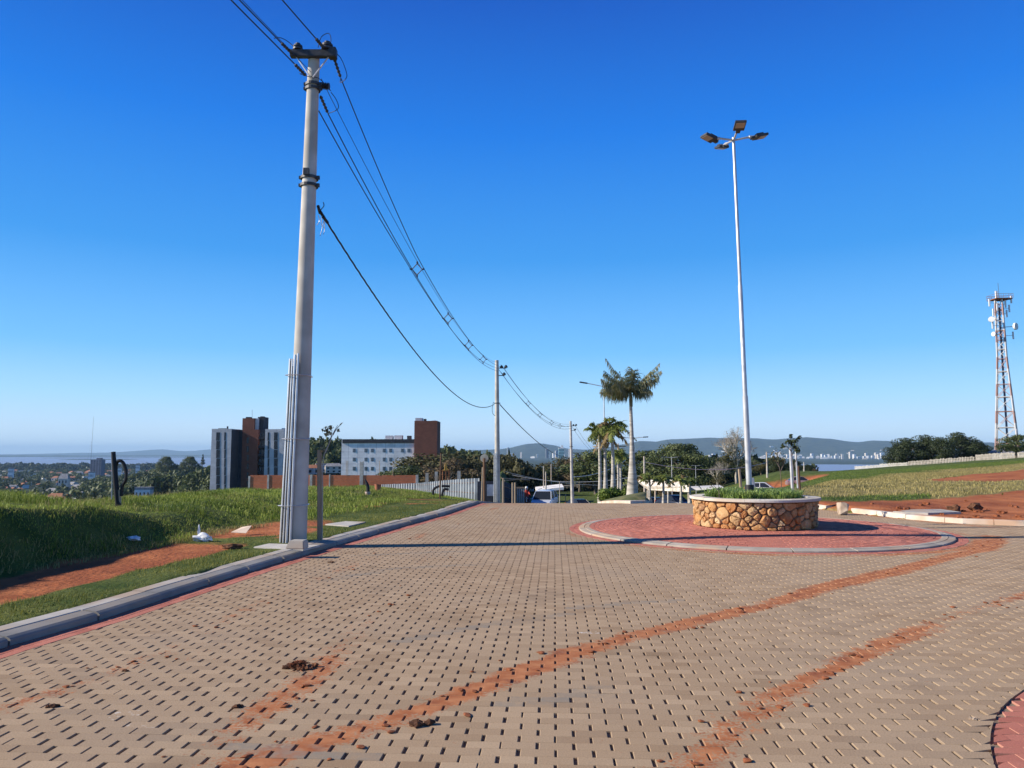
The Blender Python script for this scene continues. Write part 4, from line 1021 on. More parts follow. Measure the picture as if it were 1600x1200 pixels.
# strap-leaved plants in the planter (ground cover)
r = np.random.default_rng(5); nt_ = 150; a = r.uniform(0, 6.283, nt_); q = np.sqrt(r.uniform(0, 1, nt_)) * .97
pc = np.stack([CX + q * np.cos(a), CY + q * np.sin(a), np.full(nt_, .64)], -1)
pp = np.repeat(pc, 22, 0); pp[:, :2] += r.normal(0, .03, (len(pp), 2)); d2 = np.hypot(pp[:, 0] - CX, pp[:, 1] - CY); pp = pp[d2 < 1.02]
V, Fc, v = blades(pp, .30, .015, lean=1.3, seg=2, seed=6)
tag(npmesh('planter_ground_cover', V, Fc, M['strap'], attrs=dict(v=v)), 'bright green strap-leaved ground cover filling the round stone planter', 'plants', kind='stuff')
def sapling(name, label, cat_, loc, stem, leafs, lm, lsz, r0=.012, stake=None, group=None, bark='bark'):
    t = thing(name, label, cat_, loc, group=group); L0 = Vector(loc)
    m2 = MB()
    for s in stem: m2.tube(arc([Vector(q) - L0 for q in s], 5), list(np.linspace(r0, r0 * .35, (len(s) - 1) * 5 + 1)), 5)
    m2.build('stem', M[bark], t, smooth=True)
    if leafs:
        rr = np.random.default_rng(len(label)); cs = [Vector(c_) - L0 for c_, _, _ in leafs]; Vs = []; Fs = []; vs = []; bb = 0
        for c_, (_, rad, n) in zip(cs, leafs):
            V, Fc, v = leaves([tuple(c_)], [(rad, rad, rad * .8)], n, lsz, int(rr.integers(1, 9999)), .1, aspect=1.7); Vs.append(V); Fs.append(Fc + bb); vs.append(v); bb += len(V)
        npmesh('leaves', np.concatenate(Vs), np.concatenate(Fs), M[lm], attrs=dict(v=np.concatenate(vs)), parent=t)
    return t
def stake(label, loc, top, r=.045, m_='wood', group=None, sq=False):
    mb = MB(); mb.tube([(0, 0, -.1), tuple(Vector(top) - Vector(loc))], [r, r * .9], 6 if not sq else 4); o_ = mb.build('wooden_stake', M[m_], bevel=.003); o_.location = loc
    return tag(o_, label, 'stake', group)
# saplings and stakes behind / in the planter
Yp = 16.9
lo = Vector(P(1238, 772, Yp)); 
sapling('young_tree', 'thin young tree with dark clustered leaves tied to a dark stake behind the planter', 'young tree', tuple(lo),
        [[P(1240, 775, Yp), P(1240, 740, Yp), P(1236, 700, Yp), P(1235, 680, Yp)], [P(1237, 712, Yp), P(1242, 702, Yp), P(1248, 688, Yp)], [P(1236, 705, Yp), P(1230, 698, Yp), P(1222, 697, Yp)], [P(1240, 730, Yp), P(1244, 718, Yp), P(1246, 705, Yp)]],
        [(P(1236, 681, Yp), .05, 14), (P(1249, 684, Yp), .06, 16), (P(1243, 688, Yp), .08, 22), (P(1236, 692, Yp), .10, 30), (P(1231, 691, Yp), .07, 18), (P(1223, 697, Yp), .06, 14), (P(1245, 700, Yp), .09, 26), (P(1246, 706, Yp), .06, 14), (P(1240, 698, Yp), .06, 12)], 'leafdark', .075)
stake('dark slim stake supporting the young tree behind the planter', P(1250.5, 772, 17.0), P(1247.5, 728, 17.0), .028, 'woodbrown')
for (b_, t_, Y_, lb_, w_) in (((1238.5, 763), (1235, 700), 21.5, 'pale concrete post standing upright just right of the lamp mast planter', .05), ((1246.5, 758), (1243.5, 706), 24, 'thinner pale post beside the taller pale post behind the planter', .03), ((1158, 764), (1155, 733), 24, 'weathered short post left of the lamp mast foot', .05), ((1177.5, 762), (1175, 747), 21, 'short white post just right of the lamp mast foot', .06)):
    o_ = stake(lb_, P(*b_, Y_), P(*t_, Y_), w_, 'galvpole' if 'pale' in lb_ or 'white' in lb_ else 'wood'); o_.name = 'post'; o_['category'] = 'post'
sapling('young_tree', 'spindly young tree with sparse leaves behind the planter, between mast and pale posts', 'young tree', P(1221, 765, 19),
        [[P(1221, 768, 19), P(1220, 745, 19), P(1217, 725, 19), P(1214, 705, 19)], [P(1219, 738, 19), P(1226, 722, 19), P(1231, 712, 19)], [P(1218, 730, 19), P(1210, 716, 19), P(1207, 708, 19)]],
        [(P(1214, 708, 19), .16, 26), (P(1224, 718, 19), .18, 24), (P(1209, 715, 19), .13, 18), (P(1216, 720, 19), .16, 18)], 'leafolive', .06)
sapling('shrub', 'small twiggy green shrub at the left inside edge of the planter', 'shrub', P(1124, 778, 15.6),
        [[P(1124, 778, 15.6), P(1123, 758, 15.6), P(1124, 748, 15.6)], [P(1124, 768, 15.6), P(1112, 755, 15.6)], [P(1124, 766, 15.6), P(1135, 752, 15.6)]],
        [(P(1118, 752, 15.6), .13, 40), (P(1128, 750, 15.6), .12, 36), (P(1110, 757, 15.6), .1, 26)], 'leafolive', .035, .008)

# ------------------------------------------------------------------ left verge things
bsap = P(500, 836, 13.3); bz = float(H(bsap[0], 13.3))
stake('rough wooden stake beside the nearest utility pole, holding a young tree', (bsap[0], 13.3, bz), P(499, 703, 13.3), .045, 'wood')
sapling('young_tree', 'young tree with thin pale stems and few leaves on the wooden stake by the pole', 'young tree', (bsap[0] + .05, 13.25, bz),
        [[(bsap[0] + .05, 13.25, bz), P(504, 780, 13.25), P(505, 718, 13.25), P(515, 692, 13.25), P(521, 676, 13.25), P(528, 664, 13.25)], [P(508, 708, 13.25), P(516, 688, 13.25), P(519, 672, 13.25)], [P(520, 680, 13.25), P(526, 670, 13.25), P(533, 663, 13.25)]],
        [(P(511, 671, 13.25), .07, 16), (P(517, 668, 13.25), .05, 10), (P(513, 678, 13.25), .06, 14), (P(506, 673, 13.25), .04, 6), (P(528, 673, 13.25), .03, 4), (P(534, 663, 13.25), .015, 2), (P(504, 702, 13.25), .06, 8)], 'leafpale', .075, .012, bark='palebark')
def slab(name, label, cat_, quad, h, th, m_):
    v = [(*G(a, b_, h)[:2],) for a, b_ in quad]; zz = [float(H(x, y)) for x, y in v]; n = len(v); z0 = max(zz)
    mb = MB(); mb.loft([[(x, y, z0 - th * 2) for x, y in v], [(x, y, z0 + th) for x, y in v]]); return tag(mb.build(name, M[m_], bevel=.006), label, cat_)
slab('concrete_slab', 'flat grey concrete slab laid across the grass verge from the kerb towards the pole', 'slab', [(396, 854.5), (420, 849), (500, 851.5), (474, 858)], .10, .012, 'concrete')
slab('concrete_cover', 'pale concrete cover set in the grass beside the wooden stake', 'manhole cover', [(508, 817), (540, 812.5), (572, 813.5), (545, 820)], .13, .02, 'kerb')
cb = G(464, 857, .14); mb = MB(); mb.loft([[(-.15, -.10, 0), (.15, -.10, 0), (.15, .10, 0), (-.15, .10, 0)], [(-.09, -.09, .13), (.14, -.09, .13), (.14, .09, .13), (-.09, .09, .13)]])
o_ = mb.build('concrete_block', M['kerb'], bevel=.012); o_.location = (cb[0], cb[1], .14); o_.rotation_euler = (0, 0, -.15); tag(o_, 'small cut concrete block lying at the end of the slab by the pole foot', 'block')
# plastic bag and card
bgp = G(315, 841, .15); zb = float(H(*bgp)); mb = MB(); mb.blob((0, 0, .06), (.14, .09, .07), 4, 3, .3); mb.blob((-.06, .02, .17), (.025, .02, .11), 5, 2, .3); mb.blob((.10, .0, .05), (.07, .06, .05), 9, 2, .35)
o_ = mb.build('plastic_bag', M['whitebag'], smooth=True); o_.location = (bgp[0], bgp[1], zb); tag(o_, 'crumpled white plastic bag lying at the foot of the grassy bank', 'plastic bag')
cdp = G(377, 831, .15); zc = float(H(*cdp)); mb = MB(); mb.add([(-.17, -.06, .02), (.12, -.09, .01), (.17, .05, .13), (-.02, .10, .10), (-.17, -.06, .012), (.12, -.09, .002), (.17, .05, .12), (-.02, .10, .092)], [(0, 1, 2, 3), (7, 6, 5, 4), (0, 4, 5, 1), (1, 5, 6, 2), (2, 6, 7, 3), (3, 7, 4, 0)])
o_ = mb.build('scrap_of_card', M['paper']); o_.location = (cdp[0], cdp[1], zc + .04); tag(o_, 'crumpled pinkish scrap of card on the grass left of the pole', 'litter')
mb = MB(); mb.blob((0, 0, .03), (.14, .08, .05), 3, 2, .4); pz = G(362, 853, .13); o_ = mb.build('dark_clod', M['brownclod']); o_.location = (pz[0], pz[1], float(H(*pz))); tag(o_, 'dark clod of earth on the red path left of the pole', 'clod of earth')
mb = MB(); mb.blob((0, 0, .03), (.10, .07, .04), 8, 2, .35); pz = G(209, 845, .2); o_ = mb.build('pale_rag', M['whitebag']); o_.location = (pz[0], pz[1], float(H(*pz)) + .02); tag(o_, 'small pale rag lying in the shade of the grassy bank', 'litter')
# post with black hose on the bank
Yh = 15.2; hp = P(184, 772, Yh); hz = float(H(hp[0], Yh))
t = thing('conduit_stub', 'dark stub of cable conduits on the grassy bank, one bent over in a loop', 'conduit', (hp[0], Yh, hz)); L0 = Vector((hp[0], Yh, hz))
q = lambda *a: Vector(P(*a, Yh)) - L0
mb = MB(); mb.tube([q(185, 790), q(181, 755), q(178.5, 725), q(177, 706)], [.055, .052, .045, .042], 9); mb.build('upright_pipe', M['black'], t, smooth=True)
mb = MB(); mb.tube([q(174.3, 780), q(175.3, 740), q(174.3, 716)], .010, 5); mb.build('pale_rod', M['galvpole'], t)
mb = MB(); mb.tube(arc([q(184, 786), q(183, 760), q(181, 735), q(182, 724), q(187, 720), q(193, 724), q(197, 737), q(196, 750), q(191, 760), q(190, 775)], 6), .034, 9); mb.build('bent_pipe', M['black'], t, smooth=True)
mb = MB(); mb.tube(arc([q(174.5, 712), q(177, 714), q(180, 720)], 4), .016, 5); mb.build('tie_wire', M['kerb'], t)
mb = MB(); mb.tube([q(186.5, 786), q(186.8, 765)], .035, 7); mb.build('wooden_peg', M['wood'], t)
# pipe stub in the grass in front of the brick wall
Yh = 27; hp = P(574, 788, Yh); hz = float(H(hp[0], Yh)); t = thing('pipe_stub', 'white upright pipe in the grass with a black hose poking out of its top', 'pipe', (hp[0], Yh, hz)); L0 = Vector((hp[0], Yh, hz))
q = lambda *a: Vector(P(*a, Yh)) - L0
mb = MB(); mb.tube([q(575.5, 792), q(574.5, 769)], .085, 12); mb.lathe([(.095, 0), (.095, .05), (.08, .05)], 12, tuple(q(574.5, 770.5))); mb.build('pipe', M['pipe'], t, smooth=True)
mb = MB(); mb.tube(arc([q(574.5, 771), q(575, 762), q(573, 755), q(570.5, 749)], 5), [.06] * 10 + [.05, .045, .04, .035, .03, .02], 8); mb.build('black_hose', M['black'], t, smooth=True)
Yh = 29; hp = P(590, 781, Yh); mb = MB(); mb.lathe([(0, 0), (.10, 0), (.125, .26), (.115, .26), (.09, .02), (0, .02)], 14); o_ = mb.build('bucket', M['terracotta'], smooth=True); o_.location = (hp[0], Yh, P(590, 781, Yh)[2]); tag(o_, 'small brick-red bucket in the grass right of the white pipe', 'bucket')
o_.location.z = max(o_.location.z, float(H(hp[0], Yh)))
# thin dark tree stake with bench-like black pipes near the corrugated fence
Yh = 30; sp_ = P(687, 789, Yh)
stake('thin dark stake standing on the verge in front of the corrugated fence', (sp_[0], Yh, sp_[2]), P(689, 708, Yh), .035, 'woodbrown')
mb = MB(); 
for pts in ([(677, 773), (677.5, 765), (683, 761), (688, 759.5)], [(690, 759.5), (697, 759.7), (703, 760)], [(691, 775), (692, 768), (695, 764.5), (701, 765)]):
    mb.tube(arc([P(a, b_, Yh + .6) for a, b_ in pts], 5), .05, 7)
tag(mb.build('bent_black_pipes', M['black'], smooth=True), 'bent black pipe ends sticking out of the grass behind the thin dark stake', 'pipes')
# ------------------------------------------------------------------ right side things
bp_ = G(1318, 802, .05)
mb = MB(); mb.rock((0, 0, .13), (.25, .19, .21), 22, 13); o_ = mb.build('boulder', M['stone']); o_.location = (bp_[0], bp_[1] + .12, .02); tag(o_, 'pale angular boulder standing in the gap of the right-hand kerb', 'boulder')
slab('stone_slab', 'long pale stone slab lying on the red earth behind the right-hand kerb', 'slab', [(1395, 799), (1425, 796), (1470, 795.5), (1502, 800), (1450, 801.5)], .15, .03, 'kerb')
for px, py, s, lb_ in ((1491, 797, .16, 'dark lump of earth beyond the pale slab'), (1524, 796, .2, 'larger dark lump of earth right of the pale slab')):
    g_ = G(px, py + 2, .12); mb = MB(); mb.blob((0, 0, s * .45), (s, s * .7, s * .6), px, 2, .3); o_ = mb.build('earth_lump', M['brownclod']); o_.location = (g_[0], g_[1], float(H(*g_))); tag(o_, lb_, 'clod of earth')
r = random.Random(3); base_c = None
for k in range(34):
    if k < 22: px = r.uniform(1340, 1600); py = np.interp(px, [1340, 1425, 1600], [801, 807, 817]) - r.uniform(2, 14)
    else: px = r.uniform(1400, 1600); py = r.uniform(786, 800)
    g_ = G(px, py, .12)
    if base_c is None:
        mb = MB(); mb.blob((0, 0, .3), (1, .8, .6), 77, 2, .3); base_c = mb.build('clod', M['redclod']); o_ = base_c
    else: o_ = base_c.copy(); C.objects.link(o_)
    s = r.uniform(.03, .09); o_.scale = (s, s, s); o_.location = (g_[0], g_[1], float(H(*g_))); o_.rotation_euler = (0, 0, r.uniform(0, 6))
    tag(o_, 'small red clod of earth strewn behind the right-hand kerb', 'clod of earth', 'clods behind the right-hand kerb')
base_d = None
for k in range(150):
    i = [0, 0, 0, 1, 1, 2, 3][k % 7]; T = TR[i]; j = r.randrange(len(T) - 1); p = T[j] + (T[j + 1] - T[j]) * r.random(); x = p[0] + r.gauss(0, .15); y = p[1] + r.gauss(0, .10)
    if not (3.6 < y < 24) or x > y * .8 or np.hypot(x - DC[0], y - DC[1]) < 3.9 or (x > 7.5 and y > right_edge(x) - .1): continue
    if base_d is None:
        mb = MB(); mb.rock((0, 0, .12), (1, .8, .5), 78, 12); base_d = mb.build('dirt_crumb', M['redclod']); o_ = base_d
    else: o_ = base_d.copy(); C.objects.link(o_)
    s = r.uniform(.012, .042); o_.scale = (s * r.uniform(1, 1.8), s, s * .6); o_.location = (x, y, float(Hroad(x, y)) + .002); o_.rotation_euler = (0, 0, r.uniform(0, 6))
    tag(o_, 'dry crumb of red earth dropped along the tyre tracks on the pavers', 'clod of earth', 'crumbs of earth on the pavers')
# dung-like heap of straw and earth
hp = G(467, 1044)
rr = np.random.default_rng(44); n = 260; a = rr.uniform(0, 6.283, n); q = np.abs(rr.normal(0, .5, n)).clip(0, 1.4)
pts = np.stack([q * np.cos(a) * .13, q * np.sin(a) * .10, .045 * np.exp(-q * q * 2)], -1)
t = thing('heap_of_straw_and_earth', 'brown heap of straw and earth lying on the pavers at the lower left', 'dirt heap', (hp[0], hp[1], .0))
mb = MB()
for k in range(26): q = rr.normal(0, 1, 2); mb.blob((q[0] * .05, q[1] * .035, .012), (rr.uniform(.012, .035), rr.uniform(.01, .025), rr.uniform(.01, .03)), k, 1, .4)
mb.build('earth', M['brownclod'], t)
mb = MB()
for k in range(150):
    p = Vector(pts[k]); a = rr.uniform(0, 6.28); l = rr.uniform(.02, .06); d = Vector((math.cos(a) * l, math.sin(a) * l, rr.uniform(-.006, .012))); p.z = abs(p.z) + .006
    mb.tube([p - d / 2, p + d / 2], .0016, 3, cap=False)
mb.build('straw', M['redclod'], t)
for (px, py, s, lb_) in ((84, 1105, .035, 'rust-coloured crumb on the pavers at the far lower left'), (193, 1049, .025, 'dark droppings beside the orange smear on the left'), (370, 1106, .03, 'short dark twig lying on the pavers below the straw heap'), (518, 879, .03, 'small dark lump on the pavers right of the kerb corner'), (662, 1134, .05, 'torn reddish lump at the end of the thick earth track'), (1520, 1124, .018, 'tiny pale pebble near the red corner')):
    g_ = G(px, py); mb = MB(); [mb.blob((random.uniform(-1, 1) * s, random.uniform(-.5, .5) * s, s * .15), (s * .7, s * .5, s * .4), px + q, 2, .5) for q in range(4)]; o_ = mb.build('clod', M['brownclod'] if px < 1500 else M['stone']); o_.location = (g_[0], g_[1], 0); tag(o_, lb_, 'clod of earth')

# ------------------------------------------------------------------ grass
def grass(name, label, x, y, h, wd, m_, seed, lean=.5, seg=1, dz=-.01, mask=None, hm=1.0, vb=None):
    if mask is not None:
        h = h[mask] if hasattr(h, '__len__') else h; hm = hm[mask] if hasattr(hm, '__len__') else hm; x = x[mask]; y = y[mask]
    p = np.stack([x, y, H(x, y) + dz], -1); V, Fc, v = blades(p, h * hm, wd, lean, seg, seed, vbias=None if vb is None else vb(x, y))
    return tag(npmesh(name, V, Fc, M[m_], attrs=dict(v=v)), label, 'grass', kind='stuff')
x, y = scatter(160000, -9, 2, 4.2, 30, 101, 1.4); s = sl_left(x, y); di, dr = masks(x, y)
k = (s > .35) & (s < 3.6) & (di < .45 + .2 * n2(x, y, .3, 61)) & (np.random.default_rng(1).uniform(0, 1, len(x)) < np.interp(s, [.35, 1.4, 3], [1, .9, .5]))
grass('verge_grass', 'short mown green grass on the verge behind the left kerb', x, y, .045, .011, 'lawn', 102, .9, mask=k, vb=lambda x, y: .5 + .32 * n2(x, y, .9, 73), hm=1 + .5 * n2(x, y, .5, 62))
# overhang at the kerb back
x, y = scatter(240000, -17, 1, 7.5, 36, 103, 1.15); s = sl_left(x, y); foot = np.interp(y, [9, 12, 14, 18, 24, 30], [2.55, 2.5, 2.7, 3.3, 3.0, 2.4])
tuft = .70 + .60 * n2(x, y, .8, 63) + .3 * n2(x, y, .25, 64)
k = (s > foot - .1 + .3 * n2(x, y, .5, 65)) & (s < 12) & (y < 34)
hh = np.interp(y, [8, 16, 20, 34], [.15, .14, .12, .09])
grass('bank_grass', 'tall bright green grass covering the bank on the left', x, y, hh, .009, 'grasstall', 104, .8, 2, mask=k, hm=np.clip(tuft, .25, 1.6) * 1.0, vb=lambda x, y: .52 + .30 * n2(x, y, 1.3, 70) + .15 * n2(x, y, .4, 71))
kw = k & (n2(x, y, .55, 74) > .62) & (np.random.default_rng(13).uniform(0, 1, len(x)) < .5)
grass('tall_weeds', 'taller coarse weed clumps standing up from the grassy bank', x, y + .01, .21, .012, 'grasstall', 118, 1.1, 2, mask=kw, vb=lambda x, y: .15 + 0 * x)
kd = k & (np.random.default_rng(12).uniform(0, 1, len(x)) < .13) & (n2(x, y, 1.1, 72) > -.1)
grass('dry_stalks', 'straw-coloured dry stalks mixed through the grass of the bank', x + .01, y, .19, .006, 'drygrass', 117, 1.0, 2, mask=kd)
x, y = scatter(26000, -9, -3, 7.5, 16, 105); s = sl_left(x, y); e = 2.45 + .14 * n2(x, y, .8, 32)
k = (np.abs(s - e - .2) < .28)
grass('path_edge_grass', 'thin straggling grass along the foot of the bank above the red path', x, y, .11, .008, 'drygrass', 106, 1.0, 2, mask=k)
# coarse clumps on the mound behind the pole
x, y = scatter(120000, -12, 3, 17, 62, 107, .9); s = sl_left(x, y); c_ = n2(x, y, 1.5, 66)
k = (s > 2.2) & (s < 26) & (c_ > -.35)
grass('mound_grass', 'rough green tussocks on the mound in front of the brick wall', x, y, .17, .016, 'grasstall', 108, .8, 2, mask=k, hm=np.clip(.7 + .6 * c_, .3, 1.5))
# right field
x, y = scatter(620000, 6, 95, 17, 110, 109, 1.25); u = x / y; di, dr = masks(x, y); R_ = np.random.default_rng(9).uniform(0, 1, len(x))
vis = (u > .36) & (u < .82) & (y > right_edge(x) + .5) & (di < .4)
hf = np.clip(.75 + .22 * n2(x, y, 2.7, 67) + .12 * n2(x, y, 7, 68), .25, 1.5) * np.random.default_rng(10).uniform(.5, 1.25, len(x))
grass('dry_grass_field', 'tall straw-coloured dry grass on the field to the right', x, y, .15, .020, 'drygrass', 110, .7, 2, mask=vis & (dr > .35) & (R_ < .9), hm=hf)
grass('green_grass_field', 'green grass bands on the field to the right', x, y, .10, .03, 'grass', 111, .8, 1, mask=vis & (dr <= .5), hm=hf)
x, y = scatter(9000, 8, 45, 19, 60, 112); u = x / y; di, dr = masks(x, y); c_ = n2(x, y, 1.6, 69)
k = (u > .40) & (u < .8) & (y > right_edge(x) + 2) & (di > .3) & (di < .92) & (c_ > .15)
grass('weeds', 'scattered green weeds at the edge of the red earth', x, y, .13, .03, 'grass', 113, .9, 2, mask=k)
#PART3
# ------------------------------------------------------------------ palms
def frond(az, el, L, droop, leaf=.38, n=34, seed=0, hang=.8, wdt=.024):
    r = np.random.default_rng(seed); d0 = np.array([math.cos(az) * math.cos(el), math.sin(az) * math.cos(el), math.sin(el)])
    def pt(t): return d0 * L * t + np.array([0, 0, -droop * t * t * L])
    V = []; Fc = []; v = []
    N_ = 10
    side = np.array([-math.sin(az), math.cos(az), 0])
    for k in range(N_ + 1):
        p = pt(k / N_); w_ = .022 * (1 - .8 * k / N_); V += [p - side * w_, p + side * w_, p + np.array([0, 0, .012])]; v += [.5] * 3
    for k in range(N_):
        a = k * 3; Fc += [(a, a + 1, a + 4, a + 3), (a + 1, a + 2, a + 5, a + 4), (a + 2, a, a + 3, a + 5)]
    for k in range(n):
        t = .12 + .88 * k / n
        for s in (-1, 1):
            tt = t + r.uniform(-.01, .01); p = pt(tt); fwd = pt(min(tt + .05, 1.05)) - pt(tt); fwd /= np.linalg.norm(fwd)
            l = leaf * (math.sin(math.pi * min(1, .18 + .80 * tt)) ** .6) * r.uniform(.5, 1.2)
            d = side * s * r.uniform(.5, .85) + fwd * r.uniform(.3, .7) + np.array([0, 0, -hang * r.uniform(.2, .8) + (r.uniform(0, .7) if r.random() < .3 else 0)]); d /= np.linalg.norm(d)
            d2 = d + np.array([0, 0, -hang * r.uniform(.3, .9)]); d2 /= np.linalg.norm(d2)
            nn = np.cross(d, fwd); nn /= max(np.linalg.norm(nn), 1e-6); wv = np.cross(nn, d) * wdt * r.uniform(.7, 1.2)
            b = len(V); m_ = p + d * l * .5; e = m_ + d2 * l * .5
            V += [p - wv * .5, p + wv * .5, m_ + wv, m_ - wv, e + wv * .12, e - wv * .12]; Fc += [(b, b + 1, b + 2, b + 3), (b + 3, b + 2, b + 4, b + 5)]
            q = float(np.clip(r.normal(.4, .25) + .25 * tt, 0, 1)); v += [q] * 6
    return np.array(V), np.array([f if len(f) == 4 else f for f in Fc]), np.array(v)
def make_palm(label, h, rb_, rt, specs, leaf, lm='palmleaf', shaft=.6, group=None, dry=(), seed=0, wdt=.024, n=34, hang=.8):
    t = thing('palm_tree', label, 'palm tree', group=group)
    mb = MB(); zs = np.linspace(-.3, h - shaft, 16); rs = []
    for z in zs:
        f = max(z, 0) / (h - shaft); bulge = rt + (rb_ - rt) * float(np.interp(f, [0, .11, .26, .40, .62, 1], [1, .87, .56, .30, .12, 0]))
        rs.append(bulge * (1.12 if z < .05 else 1) * random.uniform(.985, 1.015))
    mb.tube([(.02 * math.sin(z), 0, z) for z in zs], rs, 18); mb.build('trunk', M['palmtrunk'], t, smooth=True)
    mb = MB(); mb.tube([(0, 0, h - shaft - .05), (0, 0, h - shaft * .55), (0, 0, h)], [rt * 1.15, rt * 1.25, rt * .55], 12); mb.build('crownshaft', M['crownshaft'], t, smooth=True)
    for k, (az, el, L, dr) in enumerate(specs):
        V, Fc, v = frond(az, el, L, dr, leaf, seed=seed * 100 + k, wdt=wdt, n=n, hang=hang); V[:, 2] += h - .05
        npmesh('frond', V, Fc, M['palmdry' if k in dry else lm], attrs=dict(v=v), parent=t)
    return t
M['crownshaft'] = mat('crownshaft', (.09, .12, .05), (.22, .17, .10), 4, .6)
r = random.Random(12); pi = math.pi
gb = P(988, 779, 30); zg = gb[2]
hh_ = P(986, 612, 30)[2] - zg
specs = [(pi * .98, .95, 1.7, -.02), (pi * .95, .50, 1.35, .05), (pi * 1.08, .42, 1.35, .10), (pi * 1.15, .25, 1.25, .15), (pi * .85, .30, 1.3, .15), (pi * 1.25, .50, 1.2, .2), (pi * .78, .55, 1.2, .2), (pi * 1.0, .15, 1.25, .12),
         (pi * .5, 1.4, 1.15, .05), (.03, .82, 1.75, .04), (-.18, .70, 1.6, .10), (.35, .45, 1.0, .3), (-.5, .35, .95, .35), (pi * 1.45, .6, 1.0, .3), (pi * 1.6, 1.2, 1.1, .1), (pi * 1.32, .35, 1.15, .3), (pi * .62, 1.0, 1.1, .2), (pi * 1.04, .72, 1.45, .05), (pi * 1.5, 1.25, 1.0, .05), (pi * .9, .7, 1.45, .08), (pi * 1.2, .9, 1.35, .15), (pi * .7, .8, 1.2, .2), (.15, .6, 1.4, .12), (-.35, .9, 1.3, .15), (pi * 1.1, .05, 1.1, .1), (pi * .55, .6, 1.0, .3)]
big = make_palm('large royal palm with swollen grey trunk and wind-torn crown on the median', hh_, .245, .060, specs, .54, 'palmdull', .55, None, seed=3, wdt=.014, n=44, hang=1.9)
big.location = (gb[0], 30, zg)
def rs_(n, seed, L=1.6, el0=.1, el1=1.3):
    q = random.Random(seed); return [(6.283 * k / n + q.uniform(-.3, .3), q.uniform(el0, el1), L * q.uniform(.8, 1.1), q.uniform(.5, .95)) for k in range(n)]
for i, (pxb, pyb, pxt, pyt, Y_, rb_, lab, dd) in enumerate([
        (937.5, 780, 934, 676, 44, .13, 'slim palm at the left edge of the median group behind the large palm', ()),
        (946, 779, 944, 672, 46, .17, 'palm with a hanging skirt of brown fronds, second from left in the median group', (0, 3, 6)),
        (958, 778, 958, 664, 42, .17, 'palm with bright yellow-green crown standing tallest in the median group', (2, 7)),
        (966, 779, 965, 706, 55, .10, 'short thin palm partly behind the yellow-green palm', ()),
        (970, 779, 970, 712, 58, .12, 'short palm just left of the large royal palm trunk', ())]):
    b_ = P(pxb, pyb, Y_); h_ = P(pxt, pyt, Y_)[2] - b_[2]; sk = [(6.283 * k / 4 + .3, -.5 - .15 * k, 1.1, .5) for k in range(3)] if dd else []
    t = make_palm(lab, h_, rb_, .08, rs_(13, 50 + i, 1.5 if i < 3 else 1.1) + sk, .45, 'palmleaf', .5, 'palms along the median', tuple(dd) + tuple(range(13, 16)), seed=60 + i, wdt=.035, n=26)
    t.location = (b_[0], Y_, b_[2])
for i, (px, pyt, Y_, lab) in enumerate([(1015, 744, 50, 'small palm first on the right of the large royal palm'), (1036.5, 746, 50, 'small palm between the large palm and the tall lamp post'), (1064, 748, 52, 'small palm just right of the double-armed lamp post'), (1078, 750, 56, 'small palm nearest the left edge of the stone planter')]):
    x = P(px, 780, Y_)[0]; z0 = float(H(x, Y_)); h_ = P(px, pyt, Y_)[2] - z0
    t = make_palm(lab, h_, .12, .07, rs_(10, 80 + i, 1.0, .0, 1.2), .34, 'palmleaf', .35, 'small palms in front of the carport', (1, 5), seed=90 + i, wdt=.04, n=20); t.location = (x, Y_, z0)
# planted median: kerb and soil with low shrubs
ml = [(948, 784), (962, 781.5), (985, 781), (1012, 783)]
mb = MB(); pts = [P(946, 785.5, 28), P(960, 783, 26.4), P(985, 783.6, 25.6), P(1008, 784, 26.2), P(1018, 784, 30), P(1014, 781, 58), P(934, 781, 58), P(934, 782.5, 34)]
cz = [(p[0], p[1]) for p in pts]; cc_ = (sum(p[0] for p in cz) / len(cz), sum(p[1] for p in cz) / len(cz))
def scaled(k, dz): return [(cc_[0] + (x - cc_[0]) * k, cc_[1] + (y - cc_[1]) * (1 - (1 - k) * .35), float(Hroad(x, y)) + dz) for x, y in cz]
mb.loft([scaled(1, -.1), scaled(1, .085), scaled(.995, .095), scaled(.93, .095), scaled(.93, .0)], cap=False); tag(mb.build('median_kerb', M['kerb_white']), kind='structure')
mb = MB(); mb.loft([scaled(.93, .08), scaled(.8, .17), scaled(.5, .22), scaled(.1, .24)]); tag(mb.build('median_soil', M['lawnbase'] if 'lawnbase' in M else M.setdefault('lawnbase', mat('turf', (.07, .09, .03), (.16, .15, .06), 3, .95)), smooth=True), kind='structure')
cs = []; rs2 = []
q = random.Random(4)
for k in range(26):
    px = q.uniform(938, 982); Y_ = q.uniform(33, 50); p = P(px, 700, Y_); zz = float(Hroad(0, Y_)) + .45; cs.append((p[0], Y_, zz)); s_ = q.uniform(.18, .36); rs2.append((s_, s_, s_ * .9))
V, Fc, v = leaves(cs, rs2, 4200, .14, 5, .3); tag(npmesh('median_shrubs', V, Fc, M['grass'], attrs=dict(v=v)), 'bright green low shrubs growing on the median around the palms', 'shrubs', kind='stuff')

